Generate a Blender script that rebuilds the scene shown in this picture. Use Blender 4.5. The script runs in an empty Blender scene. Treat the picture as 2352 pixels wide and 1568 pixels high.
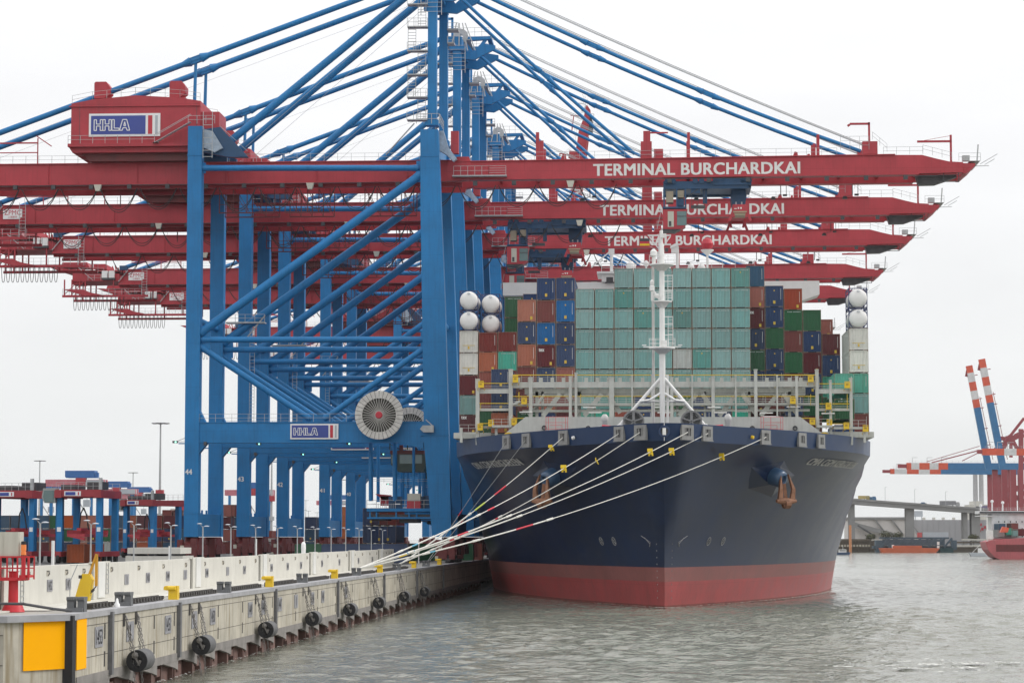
import bpy, math, random
from mathutils import Vector, Matrix
random.seed(7)
rad = math.radians
S = bpy.context.scene
COL = S.collection
# ------------------------------------------------------------------ camera
CAMZ, YAW, PITCH, F = 8.0, rad(3.31), rad(4.57), 5605.0   # F in units of a 2352 px wide picture
cam = bpy.data.cameras.new("camera"); cam.sensor_width = 36; cam.lens = 36 * F / 2352
cam.clip_start = 1; cam.clip_end = 9000
camo = bpy.data.objects.new("camera", cam); COL.objects.link(camo)
camo.location = (0, 0, CAMZ); camo.rotation_euler = (rad(90) + PITCH, 0, YAW)
S.camera = camo
# ------------------------------------------------------------------ light
S.view_settings.view_transform = 'Standard'; S.view_settings.look = 'None'
S.view_settings.exposure = 0.0; S.view_settings.gamma = 1.0
S.cycles.max_bounces = 6; S.cycles.diffuse_bounces = 3; S.cycles.glossy_bounces = 3
S.cycles.volume_bounces = 0; S.cycles.use_denoising = True
SUN_EL, SUN_AZ = rad(38), rad(72)      # veiled sun to the right, a little beyond the ship
w = bpy.data.worlds.new("World"); S.world = w; w.use_nodes = True
nt = w.node_tree; nt.nodes.clear(); N = nt.nodes.new; L = nt.links.new
out = N('ShaderNodeOutputWorld'); sky = N('ShaderNodeTexSky'); sky.sky_type = 'NISHITA'
sky.sun_disc = False; sky.sun_elevation = SUN_EL; sky.sun_rotation = SUN_AZ
bg = N('ShaderNodeBackground'); bg.inputs[1].default_value = 0.08; L(sky.outputs[0], bg.inputs[0])
tc = N('ShaderNodeTexCoord'); sep = N('ShaderNodeSeparateXYZ'); L(tc.outputs['Generated'], sep.inputs[0])
cr = N('ShaderNodeValToRGB'); L(sep.outputs[2], cr.inputs[0])
e = cr.color_ramp.elements
e[0].position = 0.0; e[0].color = (0.86, 0.88, 0.885, 1); e[1].position = 0.16; e[1].color = (1.02, 1.02, 1.03, 1)
e2 = cr.color_ramp.elements.new(0.6); e2.color = (1.5, 1.5, 1.53, 1)
e3 = cr.color_ramp.elements.new(0.06); e3.color = (0.94, 0.95, 0.955, 1)
mp = N('ShaderNodeMapping'); mp.inputs['Scale'].default_value = (3, 3, 14); L(tc.outputs['Generated'], mp.inputs[0])
no = N('ShaderNodeTexNoise'); no.inputs['Scale'].default_value = 2.2; no.inputs['Detail'].default_value = 5; L(mp.outputs[0], no.inputs['Vector'])
mr = N('ShaderNodeMapRange'); mr.inputs['From Min'].default_value = .3; mr.inputs['From Max'].default_value = .7
mr.inputs['To Min'].default_value = .965; mr.inputs['To Max'].default_value = 1.035; L(no.outputs[0], mr.inputs[0])
mul = N('ShaderNodeVectorMath'); mul.operation = 'SCALE'; L(cr.outputs[0], mul.inputs[0]); L(mr.outputs[0], mul.inputs['Scale'])
bg2 = N('ShaderNodeBackground'); bg2.inputs[1].default_value = 1.0; L(mul.outputs[0], bg2.inputs[0])
mx = N('ShaderNodeMixShader'); mx.inputs[0].default_value = 0.93; L(bg.outputs[0], mx.inputs[1]); L(bg2.outputs[0], mx.inputs[2])
L(mx.outputs[0], out.inputs[0])
sl = bpy.data.lights.new("sun", 'SUN'); sl.energy = 1.5; sl.angle = rad(22); sl.color = (1, .97, .93)
so = bpy.data.objects.new("sun", sl); COL.objects.link(so)
# direction to sun: azimuth measured from +Y towards +X
sd = Vector((math.sin(SUN_AZ) * math.cos(SUN_EL), math.cos(SUN_AZ) * math.cos(SUN_EL), math.sin(SUN_EL)))
so.rotation_euler = sd.to_track_quat('Z', 'Y').to_euler(); so.location = (0, -50, 120)
# ------------------------------------------------------------------ helpers
_R = Matrix.Rotation(YAW, 3, 'Z') @ Matrix.Rotation(rad(90) + PITCH, 3, 'X')
def at(x, y, Y):
    """world point on the plane world-Y = Y for a spot measured in the survey photograph"""
    d = _R @ Vector((x - 1176, 784 - y, -F)); t = Y / d.y
    return Vector((d.x * t, Y, CAMZ + d.z * t))
def V(*a): return Vector(a)

class MB:
    def __init__(s): s.v = []; s.f = []; s.m = []; s.mi = 0; s.cuts = []
    def cut(s): s.cuts.append((len(s.v), len(s.f))); return s      # what follows becomes an object of its own
    def add(s, vs, fs):
        b = len(s.v); s.v.extend([tuple(p) for p in vs]); s.f.extend([tuple(b + i for i in f) for f in fs])
        s.m.extend([s.mi] * len(fs)); return s
    def box(s, x0, x1, y0, y1, z0, z1):
        if x0 > x1: x0, x1 = x1, x0
        if y0 > y1: y0, y1 = y1, y0
        if z0 > z1: z0, z1 = z1, z0
        return s.add([(x0,y0,z0),(x1,y0,z0),(x1,y1,z0),(x0,y1,z0),(x0,y0,z1),(x1,y0,z1),(x1,y1,z1),(x0,y1,z1)],
              [(0,3,2,1),(4,5,6,7),(0,1,5,4),(1,2,6,5),(2,3,7,6),(3,0,4,7)])
    def cbox(s, c, d):
        return s.box(c[0]-d[0]/2, c[0]+d[0]/2, c[1]-d[1]/2, c[1]+d[1]/2, c[2]-d[2]/2, c[2]+d[2]/2)
    def prism(s, pts, y0, y1):
        """pts: (x,z) outline; extruded from y0 to y1"""
        n = len(pts)
        if sum(pts[i][0]*pts[(i+1)%n][1]-pts[(i+1)%n][0]*pts[i][1] for i in range(n)) < 0: pts = pts[::-1]
        vs = [(p[0], y0, p[1]) for p in pts] + [(p[0], y1, p[1]) for p in pts]
        return s.add(vs, [tuple(range(n)), tuple(range(2*n-1, n-1, -1))] + [(i, i+n, (i+1) % n + n, (i+1) % n) for i in range(n)])
    def prismx(s, pts, x0, x1):
        """pts: (y,z) outline; extruded from x0 to x1"""
        n = len(pts)
        if sum(pts[i][0]*pts[(i+1)%n][1]-pts[(i+1)%n][0]*pts[i][1] for i in range(n)) > 0: pts = pts[::-1]
        vs = [(x0, p[0], p[1]) for p in pts] + [(x1, p[0], p[1]) for p in pts]
        return s.add(vs, [tuple(range(n)), tuple(range(2*n-1, n-1, -1))] + [(i, i+n, (i+1) % n + n, (i+1) % n) for i in range(n)])
    def prismz(s, pts, z0, z1):
        n = len(pts)
        if sum(pts[i][0]*pts[(i+1)%n][1]-pts[(i+1)%n][0]*pts[i][1] for i in range(n)) > 0: pts = pts[::-1]
        vs = [(p[0], p[1], z0) for p in pts] + [(p[0], p[1], z1) for p in pts]
        return s.add(vs, [tuple(range(n)), tuple(range(2*n-1, n-1, -1))] + [(i, i+n, (i+1) % n + n, (i+1) % n) for i in range(n)])
    def frame(s, p0, p1):
        d = (Vector(p1) - Vector(p0)); l = d.length or 1e-6; d = d / l
        up = Vector((0,0,1)) if abs(d.z) < .95 else Vector((0,1,0))
        a = d.cross(up).normalized(); b = a.cross(d).normalized(); return d, a, b
    def bar(s, p0, p1, w_, h_=None):
        h_ = w_ if h_ is None else h_
        p0, p1 = Vector(p0), Vector(p1); d, a, b = s.frame(p0, p1)
        vs = [p + a*i*w_/2 + b*j*h_/2 for p in (p0, p1) for i, j in ((-1,-1),(1,-1),(1,1),(-1,1))]
        return s.add(vs, [(0,1,2,3)[::-1], (4,5,6,7)[::-1][::-1], (0,1,5,4), (1,2,6,5), (2,3,7,6), (3,0,4,7)])
    def tube(s, p0, p1, r, n=8, r1=None):
        r1 = r if r1 is None else r1
        p0, p1 = Vector(p0), Vector(p1); d, a, b = s.frame(p0, p1); vs = []
        for p, q in ((p0, r), (p1, r1)):
            for k in range(n):
                t = 2*math.pi*(k+.5)/n; vs.append(p + a*math.cos(t)*q + b*math.sin(t)*q)
        return s.add(vs, [tuple(range(n))[::-1], tuple(range(n, 2*n))] + [(k, (k+1) % n, (k+1) % n + n, k+n) for k in range(n)])
    def path(s, pts, r, n=5):
        for i in range(len(pts)-1): s.tube(pts[i], pts[i+1], r, n)
        return s
    def ring(s, c, axis, r0, r1, h, n=32):
        """annulus (r0 inner, r1 outer) of thickness h centred on c"""
        c = Vector(c); d, a, b = s.frame(c, c + Vector(axis)); vs = []
        for q in (-h/2, h/2):
            for r in (r0, r1):
                for k in range(n):
                    t = 2*math.pi*k/n; vs.append(c + d*q + a*math.cos(t)*r + b*math.sin(t)*r)
        fs = []
        for k in range(n):
            j = (k+1) % n
            fs += [(k, n+k, n+j, j), (2*n+k, 2*n+j, 3*n+j, 3*n+k), (n+k, 3*n+k, 3*n+j, n+j), (k, j, 2*n+j, 2*n+k)]
        return s.add(vs, fs)
    def lathe(s, c, axis, prof, n=24):
        c = Vector(c); d, a, b = s.frame(c, c + Vector(axis)); vs = []; m = len(prof)
        for r, h in prof:
            for k in range(n):
                t = 2*math.pi*k/n; vs.append(c + d*h + a*math.cos(t)*r + b*math.sin(t)*r)
        fs = [(i*n+k, i*n+(k+1) % n, (i+1)*n+(k+1) % n, (i+1)*n+k) for i in range(m-1) for k in range(n)]
        return s.add(vs, fs + [tuple(range(n))[::-1], tuple(range((m-1)*n, m*n))])
    def rail(s, p0, p1, h=1.1, step=1.6, r=.035, n=4, mids=1):
        p0, p1 = Vector(p0), Vector(p1); k = max(1, round((p1-p0).length/step)); u = Vector((0,0,h))
        for i in range(k+1):
            p = p0.lerp(p1, i/k); s.bar(p, p+u, r*1.6)
        for j in range(mids+1): s.bar(p0+u*(1-j/(mids+1)), p1+u*(1-j/(mids+1)), r*1.3)
        return s
    def px(s, pts, Y, depth):
        q = [at(x, y, Y) for x, y in pts]; return s.prism([(p.x, p.z) for p in q], Y, Y+depth)

def obj(name, mb, mat, parent=None, origin=None, smooth=False, loc=None):
    if isinstance(mb, MB) and mb.cuts:
        cs = sorted(set([(0, 0)] + mb.cuts + [(len(mb.v), len(mb.f))])); o = None
        for (a0, b0), (a1, b1) in zip(cs, cs[1:]):
            if b1 <= b0: continue
            q = MB(); q.v = mb.v[a0:a1]; q.f = [tuple(i-a0 for i in f) for f in mb.f[b0:b1]]; q.m = mb.m[b0:b1]
            o = obj(name, q, mat, parent, origin, smooth, loc)
        return o
    if parent is not None and origin is None: origin = wl(parent)
    o0 = Vector(origin) if origin is not None else Vector((0,0,0))
    me = bpy.data.meshes.new(name)
    if isinstance(mb, MB):
        me.from_pydata([(p[0]-o0.x, p[1]-o0.y, p[2]-o0.z) for p in mb.v], [], mb.f)
        mats = mat if isinstance(mat, (list, tuple)) else [mat]
        for m in mats: me.materials.append(m)
        if len(mats) > 1: me.polygons.foreach_set('material_index', mb.m)
    me.update()
    if smooth:
        me.polygons.foreach_set('use_smooth', [True]*len(me.polygons))
        if smooth != 'all': me.set_sharp_from_angle(angle=rad(40))
    o = bpy.data.objects.new(name, me); COL.objects.link(o)
    if parent is not None:
        o.parent = parent; o.location = o0 - wl(parent)
    else: o.location = o0 if loc is None else loc
    return o
def wl(o):
    p = Vector(o.location)
    while o.parent: o = o.parent; p += o.location
    return p
def tag(o, label=None, cat=None, group=None, kind=None):
    if label: o['label'] = label
    if cat: o['category'] = cat
    if group: o['group'] = group
    if kind: o['kind'] = kind
    return o
def thing(name, label, cat, loc, group=None, rz=0):
    o = bpy.data.objects.new(name, None); COL.objects.link(o); o.location = loc; o.rotation_euler = (0,0,rz)
    o.empty_display_size = .1
    return tag(o, label, cat, group)
def copy_tree(o, parent=None):
    c = o.copy(); COL.objects.link(c)
    if parent is not None: c.parent = parent
    for ch in KIDS(o): copy_tree(ch, c)
    return c
def KIDS(o): return [x for x in list(COL.objects) if x.parent is o] if len(COL.objects) < 0 else list(o.children)
def nat(n): return ['zeroth','first','second','third','fourth','fifth','sixth','seventh','eighth','ninth','tenth','eleventh','twelfth','thirteenth','fourteenth','fifteenth','sixteenth'][n]
# ------------------------------------------------------------------ materials
MATS = {}
def mat(name, col, rough=.5, metal=0, var=.12, scale=.6, bump=0, streak=0, dirt=None, rnd=0, spec=.5, coat=0, plates=None):
    if name in MATS: return MATS[name]
    m = bpy.data.materials.new(name); m.use_nodes = True; n = m.node_tree; b = n.nodes['Principled BSDF']
    b.inputs['Roughness'].default_value = rough; b.inputs['Metallic'].default_value = metal
    b.inputs['Specular IOR Level'].default_value = spec; b.inputs['Coat Weight'].default_value = coat; b.inputs['Coat Roughness'].default_value = .16
    col = tuple(col) + (1,); g = n.nodes.new; l = n.links.new
    t = g('ShaderNodeTexCoord'); src = t.outputs['Object']
    no = g('ShaderNodeTexNoise'); no.inputs['Scale'].default_value = scale; no.inputs['Detail'].default_value = 6
    no.inputs['Roughness'].default_value = .62; l(src, no.inputs['Vector'])
    c = g('ShaderNodeMix'); c.data_type = 'RGBA'; c.inputs[6].default_value = tuple(x*(1-var) for x in col[:3]) + (1,)
    c.inputs[7].default_value = tuple(min(1, x*(1+var)) for x in col[:3]) + (1,)
    r = g('ShaderNodeMapRange'); r.inputs['From Min'].default_value = .32; r.inputs['From Max'].default_value = .68; l(no.outputs[0], r.inputs[0])
    l(r.outputs[0], c.inputs[0]); last = c.outputs[2]
    if streak:
        mp = g('ShaderNodeMapping'); mp.inputs['Scale'].default_value = (2.2, 2.2, .16); l(src, mp.inputs[0])
        n2 = g('ShaderNodeTexNoise'); n2.inputs['Scale'].default_value = 1.5; n2.inputs['Detail'].default_value = 5; l(mp.outputs[0], n2.inputs['Vector'])
        r2 = g('ShaderNodeMapRange'); r2.inputs['From Min'].default_value = .5; r2.inputs['From Max'].default_value = .72; r2.inputs['To Max'].default_value = streak; l(n2.outputs[0], r2.inputs[0])
        c2 = g('ShaderNodeMix'); c2.data_type = 'RGBA'; c2.inputs[7].default_value = tuple(dirt or (.12,.07,.04)) + (1,)
        l(last, c2.inputs[6]); l(r2.outputs[0], c2.inputs[0]); last = c2.outputs[2]
    pb = None
    if plates:      # welded plate seams
        sx_ = g('ShaderNodeSeparateXYZ'); l(src, sx_.inputs[0]); ad = g('ShaderNodeMath'); ad.operation = 'ADD'; l(sx_.outputs[0], ad.inputs[0]); l(sx_.outputs[1], ad.inputs[1])
        cx_ = g('ShaderNodeCombineXYZ'); l(ad.outputs[0], cx_.inputs[0]); l(sx_.outputs[2], cx_.inputs[1])
        br = g('ShaderNodeTexBrick'); l(cx_.outputs[0], br.inputs['Vector']); br.inputs['Scale'].default_value = 1; br.inputs['Brick Width'].default_value = plates[0]; br.inputs['Row Height'].default_value = plates[1]
        br.inputs['Mortar Size'].default_value = .035; br.inputs['Mortar Smooth'].default_value = .5; br.inputs['Color1'].default_value = (1,1,1,1); br.inputs['Color2'].default_value = (.93,.93,.93,1); br.inputs['Mortar'].default_value = (.70,.70,.70,1)
        mu = g('ShaderNodeMix'); mu.data_type = 'RGBA'; mu.blend_type = 'MULTIPLY'; mu.inputs[0].default_value = plates[2]; l(last, mu.inputs[6]); l(br.outputs['Color'], mu.inputs[7]); last = mu.outputs[2]
    if rnd:
        oi = g('ShaderNodeObjectInfo'); hs = g('ShaderNodeHueSaturation')
        r3 = g('ShaderNodeMapRange'); r3.inputs['To Min'].default_value = 1-rnd; r3.inputs['To Max'].default_value = 1+rnd; l(oi.outputs['Random'], r3.inputs[0])
        r4 = g('ShaderNodeMath'); r4.operation = 'MULTIPLY'; r4.inputs[1].default_value = 7.31; l(oi.outputs['Random'], r4.inputs[0])
        fr = g('ShaderNodeMath'); fr.operation = 'FRACT'; l(r4.outputs[0], fr.inputs[0])
        r5 = g('ShaderNodeMapRange'); r5.inputs['To Min'].default_value = .78; r5.inputs['To Max'].default_value = 1.08; l(fr.outputs[0], r5.inputs[0])
        l(r3.outputs[0], hs.inputs['Value']); l(r5.outputs[0], hs.inputs['Saturation']); l(last, hs.inputs['Color']); last = hs.outputs[0]
    l(last, b.inputs['Base Color'])
    rr = g('ShaderNodeMapRange'); rr.inputs['To Min'].default_value = max(0, rough-.1); rr.inputs['To Max'].default_value = min(1, rough+.12)
    l(no.outputs[0], rr.inputs[0]); l(rr.outputs[0], b.inputs['Roughness'])
    if bump:
        bp = g('ShaderNodeBump'); bp.inputs['Strength'].default_value = bump; bp.inputs['Distance'].default_value = .05
        n3 = g('ShaderNodeTexNoise'); n3.inputs['Scale'].default_value = scale*9; n3.inputs['Detail'].default_value = 4; l(src, n3.inputs['Vector'])
        l(n3.outputs[0], bp.inputs['Height']); l(bp.outputs[0], b.inputs['Normal'])
    MATS[name] = m; return m
def glow(name, col, st):
    m = bpy.data.materials.new(name); m.use_nodes = True; b = m.node_tree.nodes['Principled BSDF']
    b.inputs['Base Color'].default_value = tuple(col)+(1,); b.inputs['Emission Color'].default_value = tuple(col)+(1,); b.inputs['Emission Strength'].default_value = st
    return m
BLUE = mat('crane_blue', (.014,.18,.43), .48, var=.12, scale=.25, streak=.22, dirt=(.02,.07,.15), spec=.35, plates=(7.3,6.1,.6))
DBLUE = mat('dark_blue', (.012,.06,.14), .45)
RED = mat('crane_red', (.43,.048,.062), .48, var=.12, scale=.3, streak=.22, dirt=(.18,.04,.04), spec=.35, plates=(8.7,5.9,.7))
DRED = mat('dark_red', (.13,.02,.02), .5, var=.2)
GALV = mat('galvanised', (.42,.43,.43), .5, metal=.2, var=.15, scale=2)
WHITE = mat('white_paint', (.80,.80,.78), .4, var=.06, streak=.25, dirt=(.45,.36,.27))
PLAIN = mat('white_sign', (.80,.80,.79), .5, var=.04)
SIGNB = mat('sign_blue', (.045,.07,.30), .5, var=.05)
SIGNR = mat('sign_red', (.50,.03,.05), .5, var=.05)
SIGNG = mat('sign_grey', (.42,.45,.48), .5, var=.05)
BLACK = mat('black_rubber', (.018,.018,.020), .75, var=.3, scale=3, bump=.3)
CABLE = mat('cable_black', (.02,.02,.022), .6)
STEEL = mat('dark_steel', (.07,.07,.075), .5, metal=.3, var=.2)
YEL = mat('yellow_paint', (.75,.50,.02), .45, var=.08)
ORG = mat('orange_board', (1.0,.44,.0), .7, var=.03, spec=.1)
GLASS = mat('window_glass', (.10,.17,.17), .12, spec=.8, var=.1)
BEIGE = mat('beige_panel', (.52,.50,.42), .5, var=.06)
LET = mat('letter_white', (.74,.73,.70), .55, var=.06)

FONT = None
def text_mesh(s, x0, x1, z0, z1, Y, bold=.0, depth=.02, shear=0):
    """letters filling the box x0..x1, z0..z1, standing on the plane world-Y = Y and facing -Y"""
    cu = bpy.data.curves.new('t', 'FONT'); cu.body = s; cu.size = 1; cu.font = FONT if (FONT and s.isascii()) else cu.font; cu.extrude = depth/2; cu.shear = shear; cu.space_character = 1.0 + 1.6*bold
    cu.resolution_u = 3
    to = bpy.data.objects.new('t', cu); COL.objects.link(to)
    bpy.context.view_layer.update()
    me = bpy.data.meshes.new_from_object(to.evaluated_get(bpy.context.evaluated_depsgraph_get()))
    vs = [v.co.copy() for v in me.vertices]; fs = [tuple(p.vertices) for p in me.polygons]
    bpy.data.objects.remove(to); bpy.data.curves.remove(cu); bpy.data.meshes.remove(me)
    a0 = min(v.x for v in vs); a1 = max(v.x for v in vs); b0 = min(v.y for v in vs); b1 = max(v.y for v in vs)
    mb = MB(); k = 0     # heavier strokes: the letters laid down a few times, each a hair aside
    for dx, dy in (((0,0),) if bold <= 0 else ((-1,-1),(1,-1),(-1,1),(1,1),(0,0),(-1,0),(1,0))):
        mb.add([(x0+(v.x-a0+dx*bold)/(a1-a0)*(x1-x0), Y-v.z-k*.0015, z0+(v.y-b0+dy*bold*.5)/(b1-b0)*(z1-z0)) for v in vs], fs); k += 1
    return mb
# ================================================================== QUAY CRANES
QX, QZ = -27.0, 4.4          # quay edge and quay level
Y0 = 337.0
YF, YR = Y0+6, Y0+14         # front and rear girder planes
CB = Vector((-47, Y0+10, QZ))
crane = thing('gantry_crane', 'x', 'gantry crane', CB)
GP = 'ship to shore cranes lined up along the quay'
LX0, LX1 = -65.2, -63.2      # landside leg
ZT = 65.6
def P(x, y, Y): q = at(x, y, Y); return (q.x, q.z)
# legs
for yy in (Y0, Y0+18.2):
    m = MB(); m.prism([(LX0,8),(LX1,8),(LX1,ZT),(LX0,ZT)], yy, yy+1.8)
    m.box(LX0-.06, LX1+.06, yy-.05, yy+1.85, 61.4, 61.55); m.box(LX0-.05, LX1+.05, yy-.05, yy+1.85, 11.2, 11.32)
    m.prism([(LX1,25.6),(LX1,23.6),(LX1+1.0,23.6)], yy+.3, yy+1.5)
    m.prism([(LX1,21.2),(LX1,19.6),(LX1+1.3,21.2)], yy+.25, yy+1.55)
    m.box(LX0-1.0, LX0+.2, yy+.7, yy+.9, 20.9, 21.05)
    obj('landside_leg', m, BLUE, crane)
    m = MB(); q = [P(x,y,Y0) for x,y in [(965,297),(1006,297),(1022,700),(1037,1232),(993,1232),(974,1018),(966,500)]]
    m.prism(q, yy, yy+1.8)
    for y_ in (360, 1000):
        a, b = P(960, y_, Y0), P(1008 if y_ < 500 else 1031, y_, Y0); m.box(a[0]+.25, b[0]+.03, yy-.05, yy+1.85, a[1], a[1]+.12)
    obj('waterside_leg', m, BLUE, crane)
MX0, MX1 = -31.35, -30.1
ZA = 85.9
for yy in (Y0+.2, Y0+18.4):
    m = MB(); m.box(MX0, MX1, yy, yy+1.4, 65.5, ZA); m.box(MX0-.25, MX1+.25, yy-.2, yy+1.6, 65.4, 66.2)
    obj('mast', m, BLUE, crane)
# leg ties running along the quay
for (xa, xb) in ((LX0+.2, LX1-.2), (-29.3, -27.2)):
    m = MB(); m.box(xa, xb, Y0+1.8, Y0+18.2, 8.0, 11.2)
    for k in (3.4, 5, 9, 11, 14.5, 16.6): m.bar((xa+.3, Y0+k, 11.2), (xa+.3, Y0+k, 12.2 if k in (3.4,16.6) else 11.8), .25)
    obj('sill_beam', m, BLUE, crane)
m = MB(); m.box(LX0+.2, LX1-.2, Y0+1.8, Y0+18.2, 62.6, 64.8); obj('cross_beam', m, BLUE, crane)
m = MB(); m.box(-31.8, -30.2, Y0+1.8, Y0+18.2, 61.8, 64.4); obj('cross_beam', m, BLUE, crane)
for xx in (-64.2, -30.2):
    m = MB(); m.tube((xx, Y0+1.8, 38.5), (xx, Y0+18.2, 38.5), .45, 10); pass
    obj('side_brace', m, BLUE, crane, smooth=True)
# portal beams and tubular bracing, one set per frame
for yy in (Y0, Y0+18.2):
    zt, zb = P(700,968,Y0)[1], P(700,1016,Y0)[1]
    m = MB(); m.box(LX1, -30.6, yy+.15, yy+1.65, zb, zt); m.box(LX1, -30.6, yy+.05, yy+1.75, zt-.12, zt)
    m.prism([(-31.8, zb), (-31.8, zb-.9), (-35.5, zb)], yy+.2, yy+1.6)
    obj('portal_beam', m, BLUE, crane)
    yc = yy+.9
    def T(a, b, r, name='tube_brace'):
        q0, q1 = P(*a, Y0), P(*b, Y0); m = MB(); m.tube((q0[0],yc,q0[1]), (q1[0],yc,q1[1]), r, 16)
        v = (Vector((q1[0],0,q1[1]))-Vector((q0[0],0,q0[1]))).normalized()
        for q, sgn in ((q0,1),(q1,-1)):
            c = Vector((q[0],yc,q[1])) + Vector((v.x,0,v.z))*sgn*.2
            m.tube(c, c+Vector((v.x,0,v.z))*sgn*1.0, r*1.22, 16, r)
        obj(name, m, BLUE, crane, smooth=True)
    T((459,384),(963,384),.42); T((455,765),(968,397),.60); T((459,779),(980,778),.42)
    T((457,795),(712,962),.42); T((742,962),(985,790),.42)
    m = MB()
    for c, w_, h_ in (((462,384),1.0,1.5),((470,780),1.4,2.4),((727,960),4.2,1.0),((968,392),1.6,3.0),((978,782),1.6,2.6)):
        m.cut(); q = P(*c, Y0); m.box(q[0]-w_/2, q[0]+w_/2, yy+.75, yy+1.05, q[1]-h_/2, q[1]+h_/2)
    obj('gusset_plate', m, BLUE, crane)
# railings on the portal beam
m = MB(); zt = P(700,968,Y0)[1]
m.rail((LX1, Y0+.1, zt), (-38, Y0+.1, zt), 1.1, 2.4, .03); m.cut(); m.rail((LX1, Y0+19.9, zt), (-32, Y0+19.9, zt), 1.1, 2.4, .03)
obj('portal_railing', m, GALV, crane)
# bogies
for X_ in (-64.2, -28.3):
    for yy in (Y0-1.2, Y0+13):
        m = MB(); b0 = yy; b1 = yy+8.2
        m.mi = 0
        m.prismx([(b0+2.6,7.95),(b1-2.6,7.95),(b1-1.2,7.0),(b1-1.2,6.6),(b0+1.2,6.6),(b0+1.2,7.0)], X_-1.0, X_+1.0)
        for h in (b0+.2, b0+4.4):
            m.prismx([(h+.9,6.9),(h+2.7,6.9),(h+3.6,6.1),(h+3.6,5.5),(h,5.5),(h,6.1)], X_-1.25, X_+1.25)
            m.box(X_-1.5, X_-.9, h+.3, h+1.5, 5.4, 6.6)
            m.box(X_-1.15, X_-.1, h-.1, h+.4, 4.9, 6.5)
        m.box(X_-1.7, X_-1.0, b0+.1, b0+1.5, 5.1, 7.6); m.box(X_+.2, X_+1.0, b0-.05, b0+1.1, 4.9, 7.8)
        m.mi = 1
        for h in (b0+.7, b0+2.6, b0+5.1, b0+7.0):
            m.tube((X_-.35, h, QZ+.42), (X_+.35, h, QZ+.42), .42, 12); m.box(X_-.6, X_+.6, h-.12, h+.12, 4.8, 5.5)
        m.mi = 2; m.box(X_-1.25, X_-.75, b0+.02, b0+.1, 6.2, 6.8); m.box(X_-1.75, X_-1.3, b0+.02, b0+.1, 5.0, 5.35)
        obj('bogie', m, [DRED, STEEL, BEIGE], crane)
# main girders
GT, GB_ = 61.15, 58.25
BX = -27.0
for yy, nm in ((YF, 'a'), (YR, 'b')):
    m = MB(); x0 = -106.6
    m.prism([(x0, GB_), (BX, GB_), (BX, GT), (x0+1.9, GT)], yy-.6, yy+.6)
    m.box(x0+2, BX, yy-.85, yy+.85, GT, GT+.12); m.box(x0, BX, yy-.85, yy+.85, GB_-.12, GB_)
    sgn = 1 if nm == 'a' else -1
    m.box(x0, BX, yy+sgn*.6, yy+sgn*1.25, GB_-.55, GB_-.12)
    for k in range(18):
        x = x0+3+k*4.3; m.box(x, x+.08, yy-.8, yy-.6, GB_, GB_+.25); m.box(x, x+.08, yy-.75, yy-.6, GB_, GT) if k % 3 == 1 else None
    obj('main_girder', m, RED, crane)
m = MB()
for k in range(14):
    x = -103.5+k*5.6; m.box(x, x+.4, YF+.6, YR-.6, GB_+.5, GB_+1.1)
obj('girder_tie', m, DRED, crane)
m = MB()
m.rail((-101, YF-.7, GT+.12), (LX1-17, YF-.7, GT+.12), 1.1, 1.9, .03); m.rail((LX1+3, YF-.7, GT+.12), (-33, YF-.7, GT+.12), 1.1, 1.9, .03)
m.rail((-101, YR+.7, GT+.12), (-33, YR+.7, GT+.12), 1.1, 1.9, .03)
obj('girder_railing', m, GALV, crane)
# under-girder hardware: pipe, brackets, hangers, lights
m = MB(); m.mi = 0
m.bar((-104, YF-1.2, GB_-.35), (40, YF-1.2, GB_+.1), .07)
for k in range(26): x = -102+k*5.5; m.box(x-.3, x+.3, YF-1.35, YF-.9, GB_-.75+max(0,x+27)*.006, GB_-.15+max(0,x+27)*.006)
m.mi = 1
for x in (-79, -48.5, -11.5): m.prism([(x-.55,GB_-.2),(x+.55,GB_-.2),(x+.3,GB_-1.1),(x-.3,GB_-1.1)], YF-1.6, YF-1.0)
m.mi = 2
for x in (-99, -78, -57, -45): m.bar((x, YR+1, GB_), (x, YR+1, GB_-2.0), .12)
obj('cable_bracket', m, [STEEL, BEIGE, DRED], crane)
# festoon loops (black cables hung from trolleys)
m = MB(); xs = [-95.5+i*5.75 for i in range(16)] + [-3.2]
xs = [-96+i*5.7 for i in range(17)]
for i in range(len(xs)-1):
    a, b = xs[i], xs[i+1]; sag = 2.7 if i % 3 else 3.1
    for dy, ds in ((-1.1,0),(-.9,.35)):
        m.path([(a+.2+(b-a-.4)*t/12, YF+dy, GB_-.7-(sag+ds)*(1-abs(2*t/12-1)**2.2)) for t in range(13)], .07, 4)
m.cut()
for i in range(12):       # the bunch parked at the landside end
    a = -115.6+i*.86
    m.path([(a+.1+.7*t/8, YF-1.1, 55.7-2.7*(1-abs(2*t/8-1)**3.5)) for t in range(9)], .06, 4)
obj('festoon_cable', m, CABLE, crane)
# dark maintenance gantries below the girders
m = MB()
for x0, x1 in ((-62, -54), (-52.5, -46), (-41, -34)):
    m.cut()
    for yy in (YF+1.6, YR-1.6):
        z = GB_-.6; zl = z-3.4; m.cut()
        for k in range(5):
            x = x0+(x1-x0)*k/4; m.bar((x,yy,z),(x,yy,zl),.12)
            if k < 4: m.bar((x,yy,z),(x+(x1-x0)/4,yy,zl),.08)
        m.bar((x0,yy,zl),(x1,yy,zl),.16); m.bar((x0,yy,zl+1.2),(x1,yy,zl+1.2),.07)
obj('access_frame', m, DRED, crane)
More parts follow.
